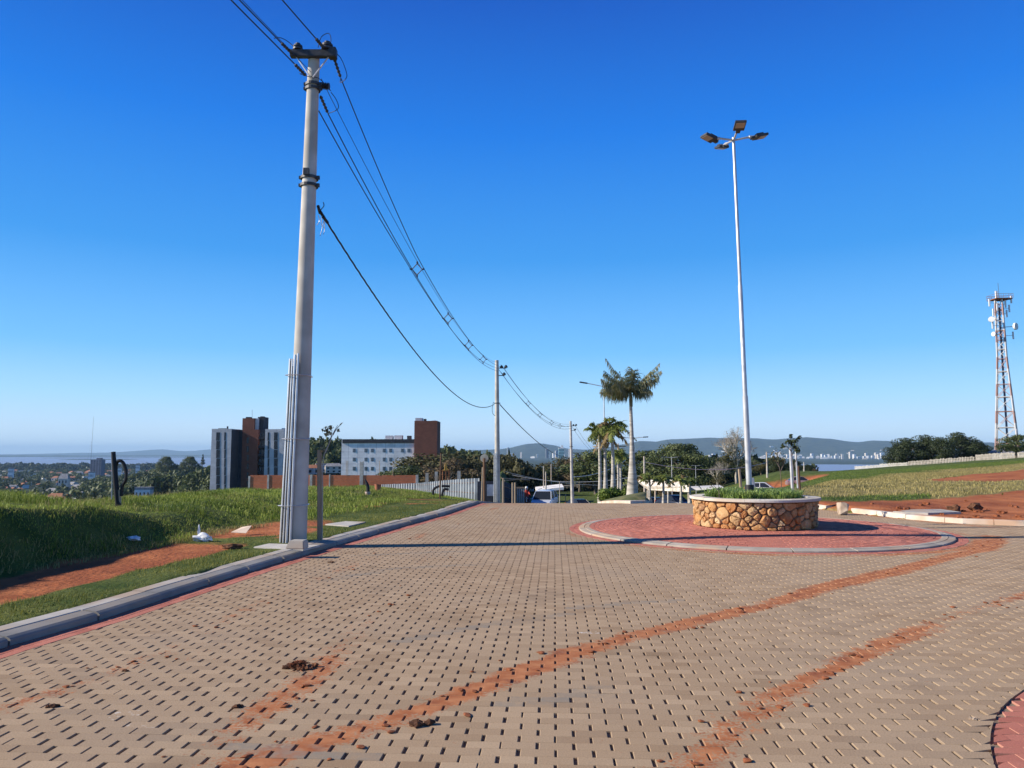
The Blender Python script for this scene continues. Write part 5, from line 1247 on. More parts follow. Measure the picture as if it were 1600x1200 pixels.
# ------------------------------------------------------------------ street lamps in the distance
def street_lamp(label, px, Y_, pyt, arms, r=.06, group='street lamps down the hill', rise=.12):
    x = P(px, 780, Y_)[0]; z0 = float(H(x, Y_)); h_ = P(px, pyt, Y_)[2] - z0
    t = thing('street_lamp', label, 'street lamp', (x, Y_, z0), group=group)
    MB().tube([(0, 0, -.2), (0, 0, h_ * .5), (0, 0, h_)], [r, r * .8, r * .6], 10).build('pole', M['galvpole'], t, smooth=True)
    for a in arms:
        s = 1 if a > 0 else -1
        MB().tube([(0, 0, h_ - .05), (a * .7, 0, h_ + rise * .7)], .03, 6).build('arm', M['galvpole'], t)
        MB().box((a * .85, 0, h_ + rise * .85), (abs(a) * .34, .22, .09), M=Matrix.Rotation(-math.atan2(rise, a) if s > 0 else math.atan2(rise, -a), 3, 'Y')).build('lamp_head', M['darkmetal'], t, bevel=.02)
    return t
street_lamp('tall street lamp with one long arm to the left, behind the palm crown', 945.5, 55, 603, [-1.75], rise=.28)
street_lamp('street lamp with two short arms showing on both sides of the royal palm trunk', 990, 70, 684, [-1.4, 1.4], rise=.08)
street_lamp('slim double-armed lamp post between the small palms', 1050.5, 92, 714.5, [-1.1, 1.1], .055, rise=.05)
street_lamp('farther double-armed lamp post left of the stone planter', 1088, 125, 727.5, [-1.1, 1.1], .06, rise=.05)
def far_pole(label, px, Y_, pyt, r=.14, arm=0, m_='kerb'):
    x = P(px, 780, Y_)[0]; z0 = float(H(x, Y_)); h_ = P(px, pyt, Y_)[2] - z0
    t = thing('utility_pole', label, 'utility pole', (x, Y_, z0), group='far utility poles')
    MB().tube([(0, 0, -.3), (0, 0, h_)], [r, r * .6], 8).build('shaft', M[m_], t, smooth=True)
    if arm: MB().box((arm * .2, 0, h_ - .4), (abs(arm), .12, .12)).build('crossarm', M['darkmetal'], t)
    return t
far_pole('far pole with a crossarm just left of the royal palm trunk', 967, 110, 693, .16, 1.6)
far_pole('far concrete pole just right of the royal palm trunk', 1007.5, 85, 713, .15, 0)
far_pole('thin far pole rising above the silver van', 849.5, 120, 728, .10)
far_pole('thicker far pole directly behind the silver van', 853, 105, 737, .13)
far_pole('dim far pole right of the pair above the van', 861.5, 150, 725, .14)
far_pole('small grey pole right of the van at the lawn edge', 874.5, 110, 752, .07)
far_pole('pole on the grass slope behind the planter, under the leafy tree', 1200, 115, 706, .16)
far_pole('pole leaning slightly at the right end of the dark trees', 1258, 130, 722, .14)
for (a, b_, Ya, Yb, sg) in (((790, 737), (1075, 745), 140, 140, 2.0), ((800, 742), (1000, 743), 140, 130, 1.2), ((1007, 722), (1200, 722), 85, 115, 1.0), ((895, 745), (1000, 700), 80, 110, 1.0)):
    wire(cat(P(*a, Ya), P(*b_, Yb), sg, 24), .03, 'thin pale cable strung across the trees down the hill', group='thin cables across the trees', m_='galv')

# ------------------------------------------------------------------ left middle ground: walls, fences, signs
def ground_box(px0, px1, pyt, Y_, th, mb, pyb=None, dy=0, base=None):
    a = P(px0, pyt, Y_); b_ = P(px1, pyt, Y_); z1 = a[2]; z0 = (P(px0, pyb, Y_)[2] if pyb else (base if base is not None else min(float(H(a[0], Y_)), float(H(b_[0], Y_))) - .6))
    mb.box(((a[0] + b_[0]) / 2, Y_ + th / 2 + dy, (z0 + z1) / 2), (abs(b_[0] - a[0]), th, z1 - z0)); return mb
M['brick'] = wall_mat('red_hollow_brick', (.66, .19, .08), (.55, .15, .06), .29, .20, mortar=(.42, .20, .13), msize=.022)
bw = thing('brick_wall', 'unfinished red hollow-brick wall with grey concrete columns behind the grassy mound', 'wall', (P(520, 760, 100)[0], 100, -6))
def par(o_, p): o_.parent = p; o_.matrix_parent_inverse = Matrix.Translation(-p.location); return o_
par(ground_box(391, 650, 742.5, 100, .15, MB(), base=-8).build('bricks', M['brick']), bw)
for px, w_, pt in ((389.5, 3, 744), (419, 3, 742), (486, 4, 742), (515, 2, 741.5), (565, 5.5, 722), (651.5, 4, 742)):
    par(ground_box(px - w_ / 2, px + w_ / 2, pt, 99.95, .3, MB(), base=-8).build('column', M['concrete']), bw)
for px, pt, w_ in ((667, 739, 4.5), (681.5, 737, 4.5), (717, 736, 5)):
    o_ = ground_box(px - w_ / 2, px + w_ / 2, pt, 92, .3, MB(), base=-6.5).build('concrete_column', M['kerb']); tag(o_, {667: 'first bare concrete column right of the brick wall', 681.5: 'second bare concrete column right of the brick wall', 717: 'pale concrete column above the corrugated fence'}[px], 'column', 'bare concrete columns')
for px, pt in ((541, 720), (543.5, 720), (593, 720), (614, 721), (562.5, 720), (567.5, 720)):
    o_ = MB().tube([P(px, 743, 100), P(px, pt, 100)], .035, 4).build('rebar', M['wood']); tag(o_, 'thin reinforcing rod standing up from the top of the brick wall', 'rod', 'rods above the brick wall')
# pump-like rusty gear above the fence
t = thing('site_scaffold', 'small rusty yellow and brown scaffold showing above the corrugated fence', 'scaffold', P(697, 765, 80)); Lz = Vector(P(697, 765, 80))
q = lambda a, b_: Vector(P(a, b_, 80)) - Lz
M['rust'] = mat('rusty_steel', (.16, .06, .03), (.30, .13, .06), 6, .9); M['yellow'] = mat('yellow_steel', (.45, .28, .05), (.35, .2, .05), 6, .7)
mb = MB(); [mb.tube([q(a, 765), q(a, b_)], .07, 5) for a, b_ in ((692, 736), (697, 736), (702, 733))]; mb.tube([q(690, 742), q(704, 742)], .06, 5); mb.tube([q(690, 736), q(704, 736)], .06, 5); mb.build('frame', M['rust'], t)
mb = MB(); mb.tube([q(695, 736), q(696, 724)], .05, 5); mb.tube([q(699, 736), q(697, 724)], .05, 5); mb.tube([q(692, 735), q(702, 734)], .06, 5); mb.build('yellow_bracket', M['yellow'], t)
# corrugated fence
M['zinc'] = mat('zinc_sheet', (.26, .29, .32), (.38, .41, .44), 1.2, .5, metal=.2, c3=(.24, .26, .28), s3=.8)
def corrugated(name, label, pl, htop, base, pitch=.42, m_='zinc', dep=.12):
    V = []; Fc = []; tot = 0
    pl = [Vector(p) for p in pl]; out = []
    for i in range(len(pl) - 1):
        d = pl[i + 1] - pl[i]; n = max(2, int(d.length / pitch)); nn = Vector((-d.y, d.x)).normalized()
        for k in range(n):
            for f, o2 in ((0, 0), (.35, 0), (.5, dep), (.85, dep)): p = pl[i] + d * (k + f) / n + nn * o2; out.append((p.x, p.y, (i + (k + f) / n) / (len(pl) - 1)))
    for j, (x, y, f) in enumerate(out):
        zt_ = np.interp(f, np.linspace(0, 1, len(htop)), htop) + random.uniform(-.02, .02); zb_ = float(H(x, y)) - .3 if base is None else base
        V += [(x, y, zb_), (x, y, zt_)]
    Fc = [(2 * j, 2 * j + 2, 2 * j + 3, 2 * j + 1) for j in range(len(out) - 1)]
    t = thing(name, label, 'fence', (out[0][0], out[0][1], 0)); V = np.array(V) - np.array([out[0][0], out[0][1], 0])
    o_ = npmesh('sheet', V, Fc, M[m_], parent=t); md = o_.modifiers.new('thick', 'SOLIDIFY'); md.thickness = .02
    mb = MB()
    for zf in (.35, .8):
        mb.tube([(p[0] - out[0][0], p[1] - out[0][1] + .2, (float(H(p[0], p[1]))) * (1 - zf) + np.interp(p[2], np.linspace(0, 1, len(htop)), htop) * zf) for p in out[::8]], .04, 4)
    mb.build('rail', M['woodbrown'], t); return t
fx = lambda px, Y_: P(px, 760, Y_)[0]
corrugated('corrugated_fence', 'long corrugated zinc fence with vertical ribs running back along the building site', [(fx(596, 88), 88), (fx(650, 78), 78), (fx(700, 68), 68), (fx(745, 60), 60)],
           [P(596, 757, 88)[2], P(650, 755, 78)[2], P(700, 750, 68)[2], P(745, 747, 60)[2]], None, .72, dep=.24)
M['hoard'] = mat('dark_hoarding', (.03, .035, .05), (.05, .055, .075), 2, .8)
ho = thing('site_hoarding', 'dark hoarding panel with a pale poster between the brown post and the second pole', 'hoarding', (fx(760, 58), 58, -2))
par(ground_box(746, 777, 752, 58, .1, MB(), base=-4.5).build('panel', M['hoard']), ho)
M['poster'] = mat('pale_blue_poster', (.22, .27, .38), (.42, .46, .55), 2.5, .7)
par(ground_box(761, 772, 757, 57.9, .04, MB(), pyb=775).build('poster', M['poster']), ho)
corrugated('dark_fence', 'dark blue-grey site fence slanting away right of the second pole', [(fx(786, 56), 56), (fx(800, 66), 66), (fx(806, 80), 80)], [P(786, 752, 56)[2], P(800, 757, 66)[2], P(806, 760, 80)[2]], None, .5, 'hoard')
for px, pt, Y_, r_, lb_ in ((786.5, 747, 54, .07, 'tall grey wooden post just right of the second pole'), (801, 754, 55, .075, 'left one of two brown posts of the site gate'), (805, 754, 55.5, .07, 'right one of two brown posts of the site gate'), (753, 730, 52, .07, 'leaning pale forked post left of the round sign')):
    x = fx(px, Y_); b_ = (x, Y_, float(H(x, Y_)) - .1)
    o_ = stake(lb_, b_, P(px if px != 753 else 754.5, pt, Y_), r_, 'wood'); o_.name = 'wooden_post'; o_['category'] = 'post'
t = thing('site_gate', 'small metal-sheet gate in a grey frame right of the brown posts', 'gate', (fx(812, 60), 60, -3)); mb = MB()
ground_box(806, 807, 761, 60, .1, mb, base=-4.5); ground_box(819.5, 820.5, 761, 60, .1, mb, base=-4.5); ground_box(806, 820.5, 761, 60, .1, mb, pyb=763.2); ground_box(807, 819.5, 776, 60, .08, mb, pyb=777); par(mb.build('frame', M['wood']), t)
mb = MB(); [ground_box(808 + 3 * k, 810 + 3 * k, 763.5, 60.02, .04, mb, base=-4.5) for k in range(4)]; par(mb.build('sheet', M['zinc']), t)
# round sign seen from behind
x = fx(757, 50); zb_ = float(H(x, 50)); zt_ = P(756, 716, 50)[2]
t = thing('road_sign', 'round road sign on a thick brown wooden post, seen from behind', 'road sign', (x, 50, zb_)); MB().tube([(0, 0, -.2), (-.02, 0, zt_ - zb_)], .085, 8).build('post', M['woodbrown'], t, smooth=True)
M['signback'] = mat('sign_back', (.55, .50, .40), (.42, .38, .31), 3, .6)
mb = MB(); mb.tube([(-.02, .10, zt_ - zb_), (-.02, .12, zt_ - zb_)], .27, 28); mb.build('disc', M['signback'], t)
# long thin wooden poles on the roofline above the fence
for k, (a, b_) in enumerate((((783, 747), (828, 750)), ((788, 751), (822, 748)))):
    o_ = MB().tube([P(*a, 57), P(*b_, 59)], .04, 5).build('wooden_pole', M['wood']); tag(o_, ['upper', 'lower'][k] + ' thin wooden pole lying across the tops of the gate posts', 'pole')

# ------------------------------------------------------------------ buildings
M['cladding'] = wall_mat('pale_cladding', (.48, .48, .50), (.52, .52, .54), 2.4, 3.0, mortar=(.25, .26, .29), msize=.03)
M['clad_dark'] = wall_mat('charcoal_cladding', (.045, .05, .065), (.055, .06, .075), 2.4, 3.0, mortar=(.03, .03, .035), msize=.03)
M['brown_tile'] = wall_mat('brown_tile', (.26, .10, .065), (.22, .085, .055), .5, .25, mortar=(.10, .05, .04), msize=.03)
M['white_panel'] = wall_mat('white_panel', (.76, .76, .77), (.80, .80, .80), 3.1, 2.0, mortar=(.38, .39, .42), msize=.05)
M['charcoal'] = mat('charcoal_render', (.03, .032, .04), (.045, .048, .055), 1, .8)
def bpart(bld, name, m_, px0, px1, pyt, pyb, Y_, th, parent=None):
    a = P(px0, pyt, Y_); b_ = P(px1, pyb, Y_)
    o_ = MB().box(((a[0] + b_[0]) / 2, Y_ + th / 2, (a[2] + b_[2]) / 2), (abs(b_[0] - a[0]), th, abs(a[2] - b_[2]))).build(name, M[m_])
    par(o_, bld)
    return o_
YA = 262
ap = thing('apartment_building', 'dark ten-storey apartment block with pale grey wings and brown stair tower, behind the nearest pole', 'apartment building', (P(390, 800, YA)[0], YA, -22))
PB = 812
bpart(ap, 'wing', 'cladding', 331, 357, 670, PB, YA - 7, 20)
bpart(ap, 'wing', 'cladding', 414.5, 440, 670.5, PB, YA - 4, 17)
bpart(ap, 'wing_side_shade', 'clad_dark', 357, 357.5, 671, PB, YA - 6.8, 6.7)  # added charcoal panel: shade on the wing's right side put in as dark colour
bpart(ap, 'rear_wing', 'cladding', 440, 451.5, 669, PB, YA + 4, 12)
bpart(ap, 'dark_facade', 'clad_dark', 357, 379, 671.5, PB, YA, 12)
bpart(ap, 'brown_facade', 'brown_tile', 379, 399.5, 671, PB, YA - .6, 12)
bpart(ap, 'balcony_recess', 'clad_dark', 399.5, 414.5, 671, PB, YA + 1.2, 10)
tw = bpart(ap, 'stair_tower', 'brown_tile', 379, 397, 653.5, 671, YA - .6, 7)
bpart(ap, 'stair_tower_side', 'cladding', 397, 403, 653.5, 671, YA + .4, 6); bpart(ap, 'stair_tower_rear', 'charcoal', 403, 412, 651.5, 671, YA + 1.5, 5)
bpart(ap, 'roof_vent', 'charcoal', 384, 391, 651.5, 653.5, YA + 1, 2); bpart(ap, 'roof_vent', 'charcoal', 406.5, 411.5, 650.5, 653.5, YA + 2, 2)
bpart(ap, 'chimney', 'charcoal', 354.4, 356, 666, 670, YA - 5, .5); bpart(ap, 'roof_edge', 'charcoal', 341, 352, 669.2, 670, YA - 3, 3)
MB_ = MB().tube([P(394, 653, YA + 2), P(394, 640, YA + 2)], .05, 4).build('antenna', M['darkmetal']); par(MB_, ap)
for k in range(10):
    y0 = 675.5 + 13.6 * k
    for (a, b_, YY, nm_) in ((338, 343.2, YA - 7.06, 'w'), (428.2, 433.6, YA - 4.06, 'w')):
        wd_ = bpart(ap, 'window', 'glass', a, b_, y0, y0 + 12.9, YY, .08)
        par(MB().box(((P((a + b_) / 2, y0, YY)[0]), YY - .03, P(a, y0 + 7.6, YY)[2]), (1.1, .06, .10)).build('frame', M['charcoal']), wd_) if k < 7 else None
    for (a, b_, YY) in ((350.5, 352.6, YA - 7.05), (418.3, 420.6, YA - 4.05), (446, 448, YA + 3.95)):
        bpart(ap, 'window', 'glass', a, b_, y0, y0 + 13.0, YY, .08)
    if k in (0, 1, 5): wn = bpart(ap, 'window', 'glasslight', 361.5, 367.5, y0 + 2.5, y0 + 8, YA - .08, .1); par(ground_box(364.2, 364.7, y0 + 2.5, YA - .14, .05, MB(), pyb=y0 + 8).build('frame', M['frame']), wn)
    else: bpart(ap, 'window', 'glass', 361.5, 367.5, y0 + 2.5, y0 + 8, YA - .08, .1)
    bpart(ap, 'window', 'glass', 385.5, 388.5, y0 + 8, y0 + 17, YA - .68, .1)
    bpart(ap, 'balcony', 'charcoal', 400.4, 413.6, y0 + 6.4, y0 + 10.6, YA - .2, 1.4)
    bpart(ap, 'window', 'glasslight', 402.5, 407.5, y0 + .8, y0 + 6.4, YA + 1.12, .1)
    bpart(ap, 'window', 'glass', 409, 413, y0 + .8, y0 + 6.4, YA + 1.12, .1)
YH = 253
ht = thing('hotel_building', 'long white low-rise building with small square windows, black parapet and tall brown brick tower', 'building', (P(610, 800, YH)[0], YH, -16))
bpart(ht, 'facade', 'white_panel', 534, 647.6, 686.6, 800, YH, 15)
bpart(ht, 'parapet', 'charcoal', 535, 647.6, 686.2, 692.3, YH - .35, 1.0)
bpart(ht, 'brick_tower', 'brown_tile', 647.6, 682, 657.5, 800, YH - 1.5, 11)
sd_ = MB().box((P(684.5, 0, YH)[0], YH + 4.2, (P(0, 657, YH)[2] - 16) / 2), (P(687, 0, YH)[0] - P(682, 0, YH)[0], 9, P(0, 657, YH)[2] + 16)).build('tower_side', M['cladding']); par(sd_, ht)
bpart(ht, 'roof_plant', 'cladding', 649, 659.5, 653, 657.5, YH + 1, 4); bpart(ht, 'roof_plant', 'charcoal', 662, 666, 654.5, 657.5, YH + 1, 1)
for a, b_, t_ in ((602, 613, 680.5), (616, 628, 680.2), (636, 641.5, 680.8)): bpart(ht, 'air_conditioner', 'cladding' if a < 630 else 'charcoal', a, b_, t_, 686.5, YH + 3, 3)
for cy_ in (703.8, 717.8, 732.2):
    for cx_ in (553.5, 571.8, 581.7, 600.3, 610.3, 628.7, 638.8):
        wn = bpart(ht, 'window', 'glasslight', cx_ - 2.4, cx_ + 2.4, cy_ - 2.9, cy_ + 2.9, YH - .05, .1)
        par(ground_box(cx_ - .2, cx_ + .2, cy_ - 2.8, YH - .12, .05, MB(), pyb=cy_ + 2.8).build('frame', M['charcoal']), wn)

# town templates
def make_block(name, wall, roof, w_, d_, h_, kind='flat', win=True):
    t = bpy.data.objects.new(name, None); C.objects.link(t)
    MB().box((0, 0, h_ / 2), (w_, d_, h_)).build('wall', M[wall], t)
    if kind == 'gable':
        MB().add([(-w_ / 2 - .4, -d_ / 2 - .4, h_), (w_ / 2 + .4, -d_ / 2 - .4, h_), (w_ / 2 + .4, d_ / 2 + .4, h_), (-w_ / 2 - .4, d_ / 2 + .4, h_), (-w_ / 2 + w_ * .15, 0, h_ + d_ * .28), (w_ / 2 - w_ * .15, 0, h_ + d_ * .28)], [(0, 1, 5, 4), (1, 2, 5), (2, 3, 4, 5), (3, 0, 4), (0, 3, 2, 1)]).build('roof', M[roof], t)
    else:
        mb = MB().box((0, 0, h_ + .5), (w_ * 1.02, d_ * 1.02, 1.0)); mb.box((w_ * .15, 0, h_ + 2.2), (w_ * .4, d_ * .5, 2.8)) if h_ > 14 else None; mb.build('roof', M[roof], t)
    if win:
        nf = max(1, int(h_ / 3.2)); nc = max(2, int(w_ / 5))
        for i in range(nf):
            for j in range(nc): MB().box((-w_ / 2 + w_ * (j + .5) / nc, -d_ / 2 - .03, h_ * (i + .5) / nf), (w_ / nc * .4, .1, h_ / nf * .45)).build('window', M['glass'], t)
    return t
M['gridw'] = wall_mat('white_block_with_windows', (.50, .50, .50), (.54, .54, .53), 3.6, 3.2, mortar=(.68, .68, .67), msize=.9); M['gridc'] = wall_mat('cream_block_with_windows', (.44, .40, .35), (.40, .37, .33), 4.2, 3.2, mortar=(.62, .56, .48), msize=1.0)
M['cream'] = mat('cream_render', (.56, .50, .42), (.64, .58, .50), .2, .85); M['whitew'] = mat('white_render', (.70, .70, .69), (.76, .76, .75), .2, .8); M['greyw'] = mat('grey_render', (.32, .32, .34), (.40, .40, .42), .2, .85)
M['rooft'] = mat('clay_tiles', (.30, .12, .07), (.38, .18, .10), .5, .9); M['roofg'] = mat('grey_roof', (.20, .20, .21), (.32, .32, .33), .5, .8)
tpl = [make_block('house', 'whitew', 'rooft', 13, 10, 5.5, 'gable'), make_block('house', 'cream', 'roofg', 16, 10, 6.5, 'gable'), make_block('house', 'greyw', 'rooft', 12, 11, 6, 'gable'), make_block('house', 'whitew', 'roofg', 22, 14, 7)]
tow = [make_block('tower_block', a_, b_, c_, d_, e_, win=False) for a_, b_, c_, d_, e_ in (('gridw', 'roofg', 26, 20, 45), ('gridc', 'greyw', 22, 20, 62), ('greyw', 'whitew', 36, 18, 32), ('gridw', 'whitew', 55, 18, 22), ('gridc', 'rooft', 40, 18, 16))]
used = set()
def put(src, i, x, y, z, rz, sc, label, cat_, group, kids=True):
    if i not in used: used.add(i); o_ = src
    else:
        o_ = copy_tree(src)
    o_.location = (x, y, z); o_.rotation_euler = (0, 0, rz); o_.scale = sc if hasattr(sc, '__len__') else (sc,) * 3
    return tag(o_, label, cat_, group)
q = random.Random(31)
hn = ['white-walled house with a clay tiled roof in the low town on the left', 'cream house with a grey pitched roof in the low town on the left', 'grey house with a clay tiled roof in the low town on the left', 'flat-roofed white building in the low town on the left']
for k in range(120):
    u = q.uniform(-.69, -.44) if k < 95 else q.uniform(-.60, -.38); Y_ = q.uniform(900, 2300) if k < 95 else q.uniform(520, 800)
    x = u * Y_; i = k % 4; z = float(H(x, Y_)); s_ = q.uniform(.6, 1.1) * (1.2 if Y_ > 1500 else 1)
    put(tpl[i], i, x, Y_, z - .5, q.uniform(-.6, .6), s_, hn[i], 'house', 'houses of the low town on the left')
for k, (px, py, Y_, i, lb_) in enumerate(((500, 738, 340, 0, 'white house at the foot of the wooded hill, left of the white building'), (511, 737, 340, 3, 'flat white house at the foot of the wooded hill near the white building'), (521, 739, 330, 1, 'cream house next to the lower left corner of the white building'), (489, 741, 330, 2, 'grey house at the foot of the wooded hill just right of the nearest pole'))):
    p = P(px, py, Y_); o_ = copy_tree(tpl[i]); o_.location = p; o_.scale = (.45,) * 3; o_.rotation_euler = (0, 0, .3); tag(o_, lb_, 'house', 'houses below the wooded hill')
def named_block(tp, px, pyt, pyb, Y_, wpx, label, cat_='building', rz=.1):
    a = P(px, pyt, Y_); b_ = P(px, pyb, Y_); o_ = copy_tree(tp); o_['label'] = label; o_['category'] = cat_
    if 'group' in o_: del o_['group']
    bb = [c.data for c in o_.children if c.name.startswith('wall')][0]; w0 = max(v.co.x for v in bb.vertices) * 2; h0 = max(v.co.z for v in bb.vertices)
    s_ = wpx / 1180 * Y_ / w0; o_.scale = (s_, s_, (a[2] - b_[2] + 8) / h0); o_.location = (b_[0], Y_, b_[2] - 8); o_.rotation_euler = (0, 0, rz); return o_
M['bluegrey'] = mat('blue_grey_render', (.10, .11, .16), (.14, .15, .20), .2, .8)
dk = make_block('tower_block', 'bluegrey', 'bluegrey', 24, 16, 36); used.add('dk')
dk['label'] = 'dark blue-grey high-rise standing above the low town near the lake'; dk['category'] = 'high-rise'
a = P(152.5, 719, 1450); b_ = P(152, 741, 1450); dk.location = (b_[0], 1450, b_[2] - 14); s_ = 17 / 1180 * 1450 / 24; dk.scale = (s_, s_, (a[2] - b_[2] + 14) / 36)
named_block(tpl[3], 143, 739, 747, 1200, 8, 'bright white blocky building below the dark high-rise')
named_block(tpl[3], 187, 732, 740, 1300, 4.5, 'white tower-like building seen through the loop of the bent pipe')
named_block(tpl[3], 215, 727.5, 733, 1400, 5, 'small white building with a spike at the left foot of the wooded hill')
named_block(tpl[3], 17, 733, 741, 1500, 7, 'white building with a sharp top at the far left of the town')
named_block(tpl[3], 225, 765, 771, 420, 23, 'long flat white roof just behind the grassy bank')
named_block(tpl[1], 100, 748, 757, 1000, 14, 'wide building with a pale bluish roof behind the grass')
named_block(tpl[2], 313, 758, 766, 520, 12, 'house with an orange-red roof left of the apartment block', 'house')
named_block(tpl[1], 315, 748, 753, 620, 20, 'long pale roof among trees left of the apartment block', 'house')
named_block(tpl[3], 285, 752, 756, 640, 9, 'small buff roof among the trees on the wooded hill', 'house')
# far city
tn = ['pale slab block in the far white city across the lake', 'tall cream tower in the far white city across the lake', 'grey broad block in the far white city across the lake', 'long low white block in the far city across the lake', 'low cream block with a reddish roof in the far city across the lake']
def far_z(x, y): return float(far_land(np.array([x]), np.array([y]))[0])
for k in range(235):
    if k >= 165: u = q.uniform(.25, .64); r_ = 7950 + abs(q.gauss(0, 600)); i = q.choice([3, 4, 3, 2, 0])
    elif k < 105: u = q.uniform(.26, .64); r_ = 7950 + abs(q.gauss(0, 330)); i = q.choice([0, 0, 1, 1, 2, 3, 3, 4])
    elif k < 135: u = q.uniform(.26, .64); r_ = q.uniform(8600, 9900); i = q.choice([3, 4, 4])
    else: u = q.uniform(-.13, .11); r_ = 7950 + abs(q.gauss(0, 500)); i = q.choice([0, 1, 1, 2, 3])
    Y_ = r_ / math.sqrt(1 + u * u); x = u * Y_; z = max(far_z(x, Y_), LAKE); sc = q.uniform(.6, 1.15)
    sc = (sc * 1.1, sc, sc * q.uniform(.5, 1.25) * (1.15 if 135 <= k < 165 else .95))
    put(tow[i], 't%d' % i, x, Y_, z - 2, q.uniform(-.5, .5), sc, tn[i] if (k < 135 or k >= 165) else tn[i].replace('across the lake', 'beyond the forest ahead'), 'building', 'buildings of the far city across the lake' if (k < 135 or k >= 165) else 'buildings of the far city beyond the forest')
M['teal'] = mat('teal_glass', (.22, .40, .42), (.30, .48, .50), .2, .5)
tb = make_block('office_building', 'teal', 'whitew', 24, 18, 20); tb['label'] = 'pale teal office building just above the treetops left of the third pole'; tb['category'] = 'office building'
a = P(877, 701, 1900); b_ = P(877, 710, 1900); tb.location = (b_[0], 1900, b_[2] - 30); s_ = 8 / 1180 * 1900 / 24; tb.scale = (s_, s_, (a[2] - b_[2] + 30) / 20)
named_block(tow[0], 870, 704.5, 710, 1850, 5, 'white block attached left of the pale teal office building')
named_block(tow[2], 855, 702, 712, 2400, 4, 'slim bluish tower above the forest below the distant hill')
named_block(tow[0], 794, 700, 708, 2600, 3, 'slim white tower just right of the second pole above the forest')
# radio mast far left
t = thing('radio_mast', 'hair-thin tall radio mast rising above the lake far left', 'radio mast', (P(142, 712, 2600)[0], 2600, -56))
MB().tube([(0, 0, 0), (3, 0, P(143.5, 651, 2600)[2] + 56)], [.55, .35], 4).build('mast', M['darkmetal'], t)
for s in (-1, 1): MB().tube([(0, 0, P(143, 690, 2600)[2] + 56), (s * 18, 0, 0)], .10, 3).build('guy_wire', M['darkmetal'], t)

# ------------------------------------------------------------------ telecom tower
YT = 200; tb_ = P(1575, 716, YT); tt_ = P(1564.5, 468, YT); hT = tt_[2] - tb_[2]
M['towerpaint'] = m = bpy.data.materials.new('red_white_bands'); m.use_nodes = True; N = m.node_tree.nodes; L = m.node_tree.links; b = N['Principled BSDF']; b.inputs['Roughness'].default_value = .6
tc = N.new('ShaderNodeTexCoord'); sx = N.new('ShaderNodeSeparateXYZ'); L.new(tc.outputs['Object'], sx.inputs[0]); mm = N.new('ShaderNodeMath'); mm.operation = 'PINGPONG'; mm.inputs[1].default_value = 3.6; L.new(sx.outputs[2], mm.inputs[0])
g_ = N.new('ShaderNodeMath'); g_.operation = 'GREATER_THAN'; g_.inputs[1].default_value = 2.0; L.new(mm.outputs[0], g_.inputs[0])
mx = N.new('ShaderNodeMixRGB'); mx.inputs[1].default_value = (.50, .49, .49, 1); mx.inputs[2].default_value = (.34, .20, .17, 1); L.new(g_.outputs[0], mx.inputs[0]); L.new(mx.outputs[0], b.inputs['Base Color'])
tel = thing('telecom_tower', 'tall red and white lattice telecom tower with dishes at the right edge', 'telecom tower', tb_)
def wdt_(z): return np.interp(z / hT, [0, .62, 1], [3.75, 1.5, 1.15])
ang = [math.radians(a) for a in (8, 98, 188, 278)]
cor = lambda z: [Vector((wdt_(z) * math.cos(a), wdt_(z) * math.sin(a), z)) for a in ang]
for i in range(4): MB().tube([cor(z)[i] for z in np.linspace(0, hT, 12)], .20, 6).build('leg', M['towerpaint'], tel)
mb = MB(); lv = [0, .09, .19, .29, .38, .46, .54, .62, .68, .74, .80, .86, .93, 1.0]
for j, f in enumerate(lv):
    A = cor(f * hT)
    for i in range(4): mb.tube([A[i], A[(i + 1) % 4]], .13 if j % 2 == 0 else .09, 4, cap=False)
    if j < len(lv) - 1:
        B = cor(lv[j + 1] * hT)
        for i in range(4): mb.tube([A[i], B[(i + 1) % 4]], .075, 4, cap=False); mb.tube([A[(i + 1) % 4], B[i]], .075, 4, cap=False)
mb.build('lattice_bracing', M['towerpaint'], tel)
mb = MB(); mb.tube([(.2, .1, 0), (.1, .1, hT * .95)], .28, 6); mb.build('cable_ladder', M['bluegrey'], tel)
mb = MB(); mb.box((0.4, 0, hT), (4.4, 4.0, .2)); mb.build('platform', M['rust'], tel)
mb = MB()
for z in (.6, 1.2):
    mb.tube([(-1.9, -2, hT + z), (2.7, -2, hT + z), (2.7, 2, hT + z), (-1.9, 2, hT + z), (-1.9, -2, hT + z)], .04, 4)
for k in range(8): x = -1.9 + 4.6 * k / 7; mb.tube([(x, -2, hT), (x, -2, hT + 1.2)], .035, 4); mb.tube([(x, 2, hT), (x, 2, hT + 1.2)], .035, 4)
mb.build('railing', M['rust'], tel)
mb = MB().box((-.9, -.6, hT + 1.1), (.55, .3, 2.2)); mb.build('panel_antenna', M['whitew'], tel)
for px, py in ((1546, 473), (1558, 480), (1571, 475), (1573, 490), (1577, 482), (1552, 488), (1583, 524), (1580, 468), (1551, 508)): p = Vector(P(px, py, YT - 1)) - Vector(tb_); MB().box(p, (.35, .25, 2.0)).build('panel_antenna', M['whitew'], tel); MB().tube([p, Vector((0, 0, p.z))], .05, 4).build('antenna_mount', M['rust'], tel)
for (px, py, R_, d) in ((1549, 499, .75, (-.5, -1, 0)), (1586, 510, .95, (.6, -1, 0)), (1553.5, 522, .6, (-.9, -.3, 0))):
    p = Vector(P(px, py, YT - 1.5)) - Vector(tb_); d = Vector(d).normalized(); MB().tube([p - d * .35, p - d * .1, p + d * .35], [R_ * .6, R_, R_], 16).build('dish', M['whitew'], tel, smooth=True); MB().tube([p, Vector((0, 0, p.z))], .08, 4).build('dish_mount', M['rust'], tel)
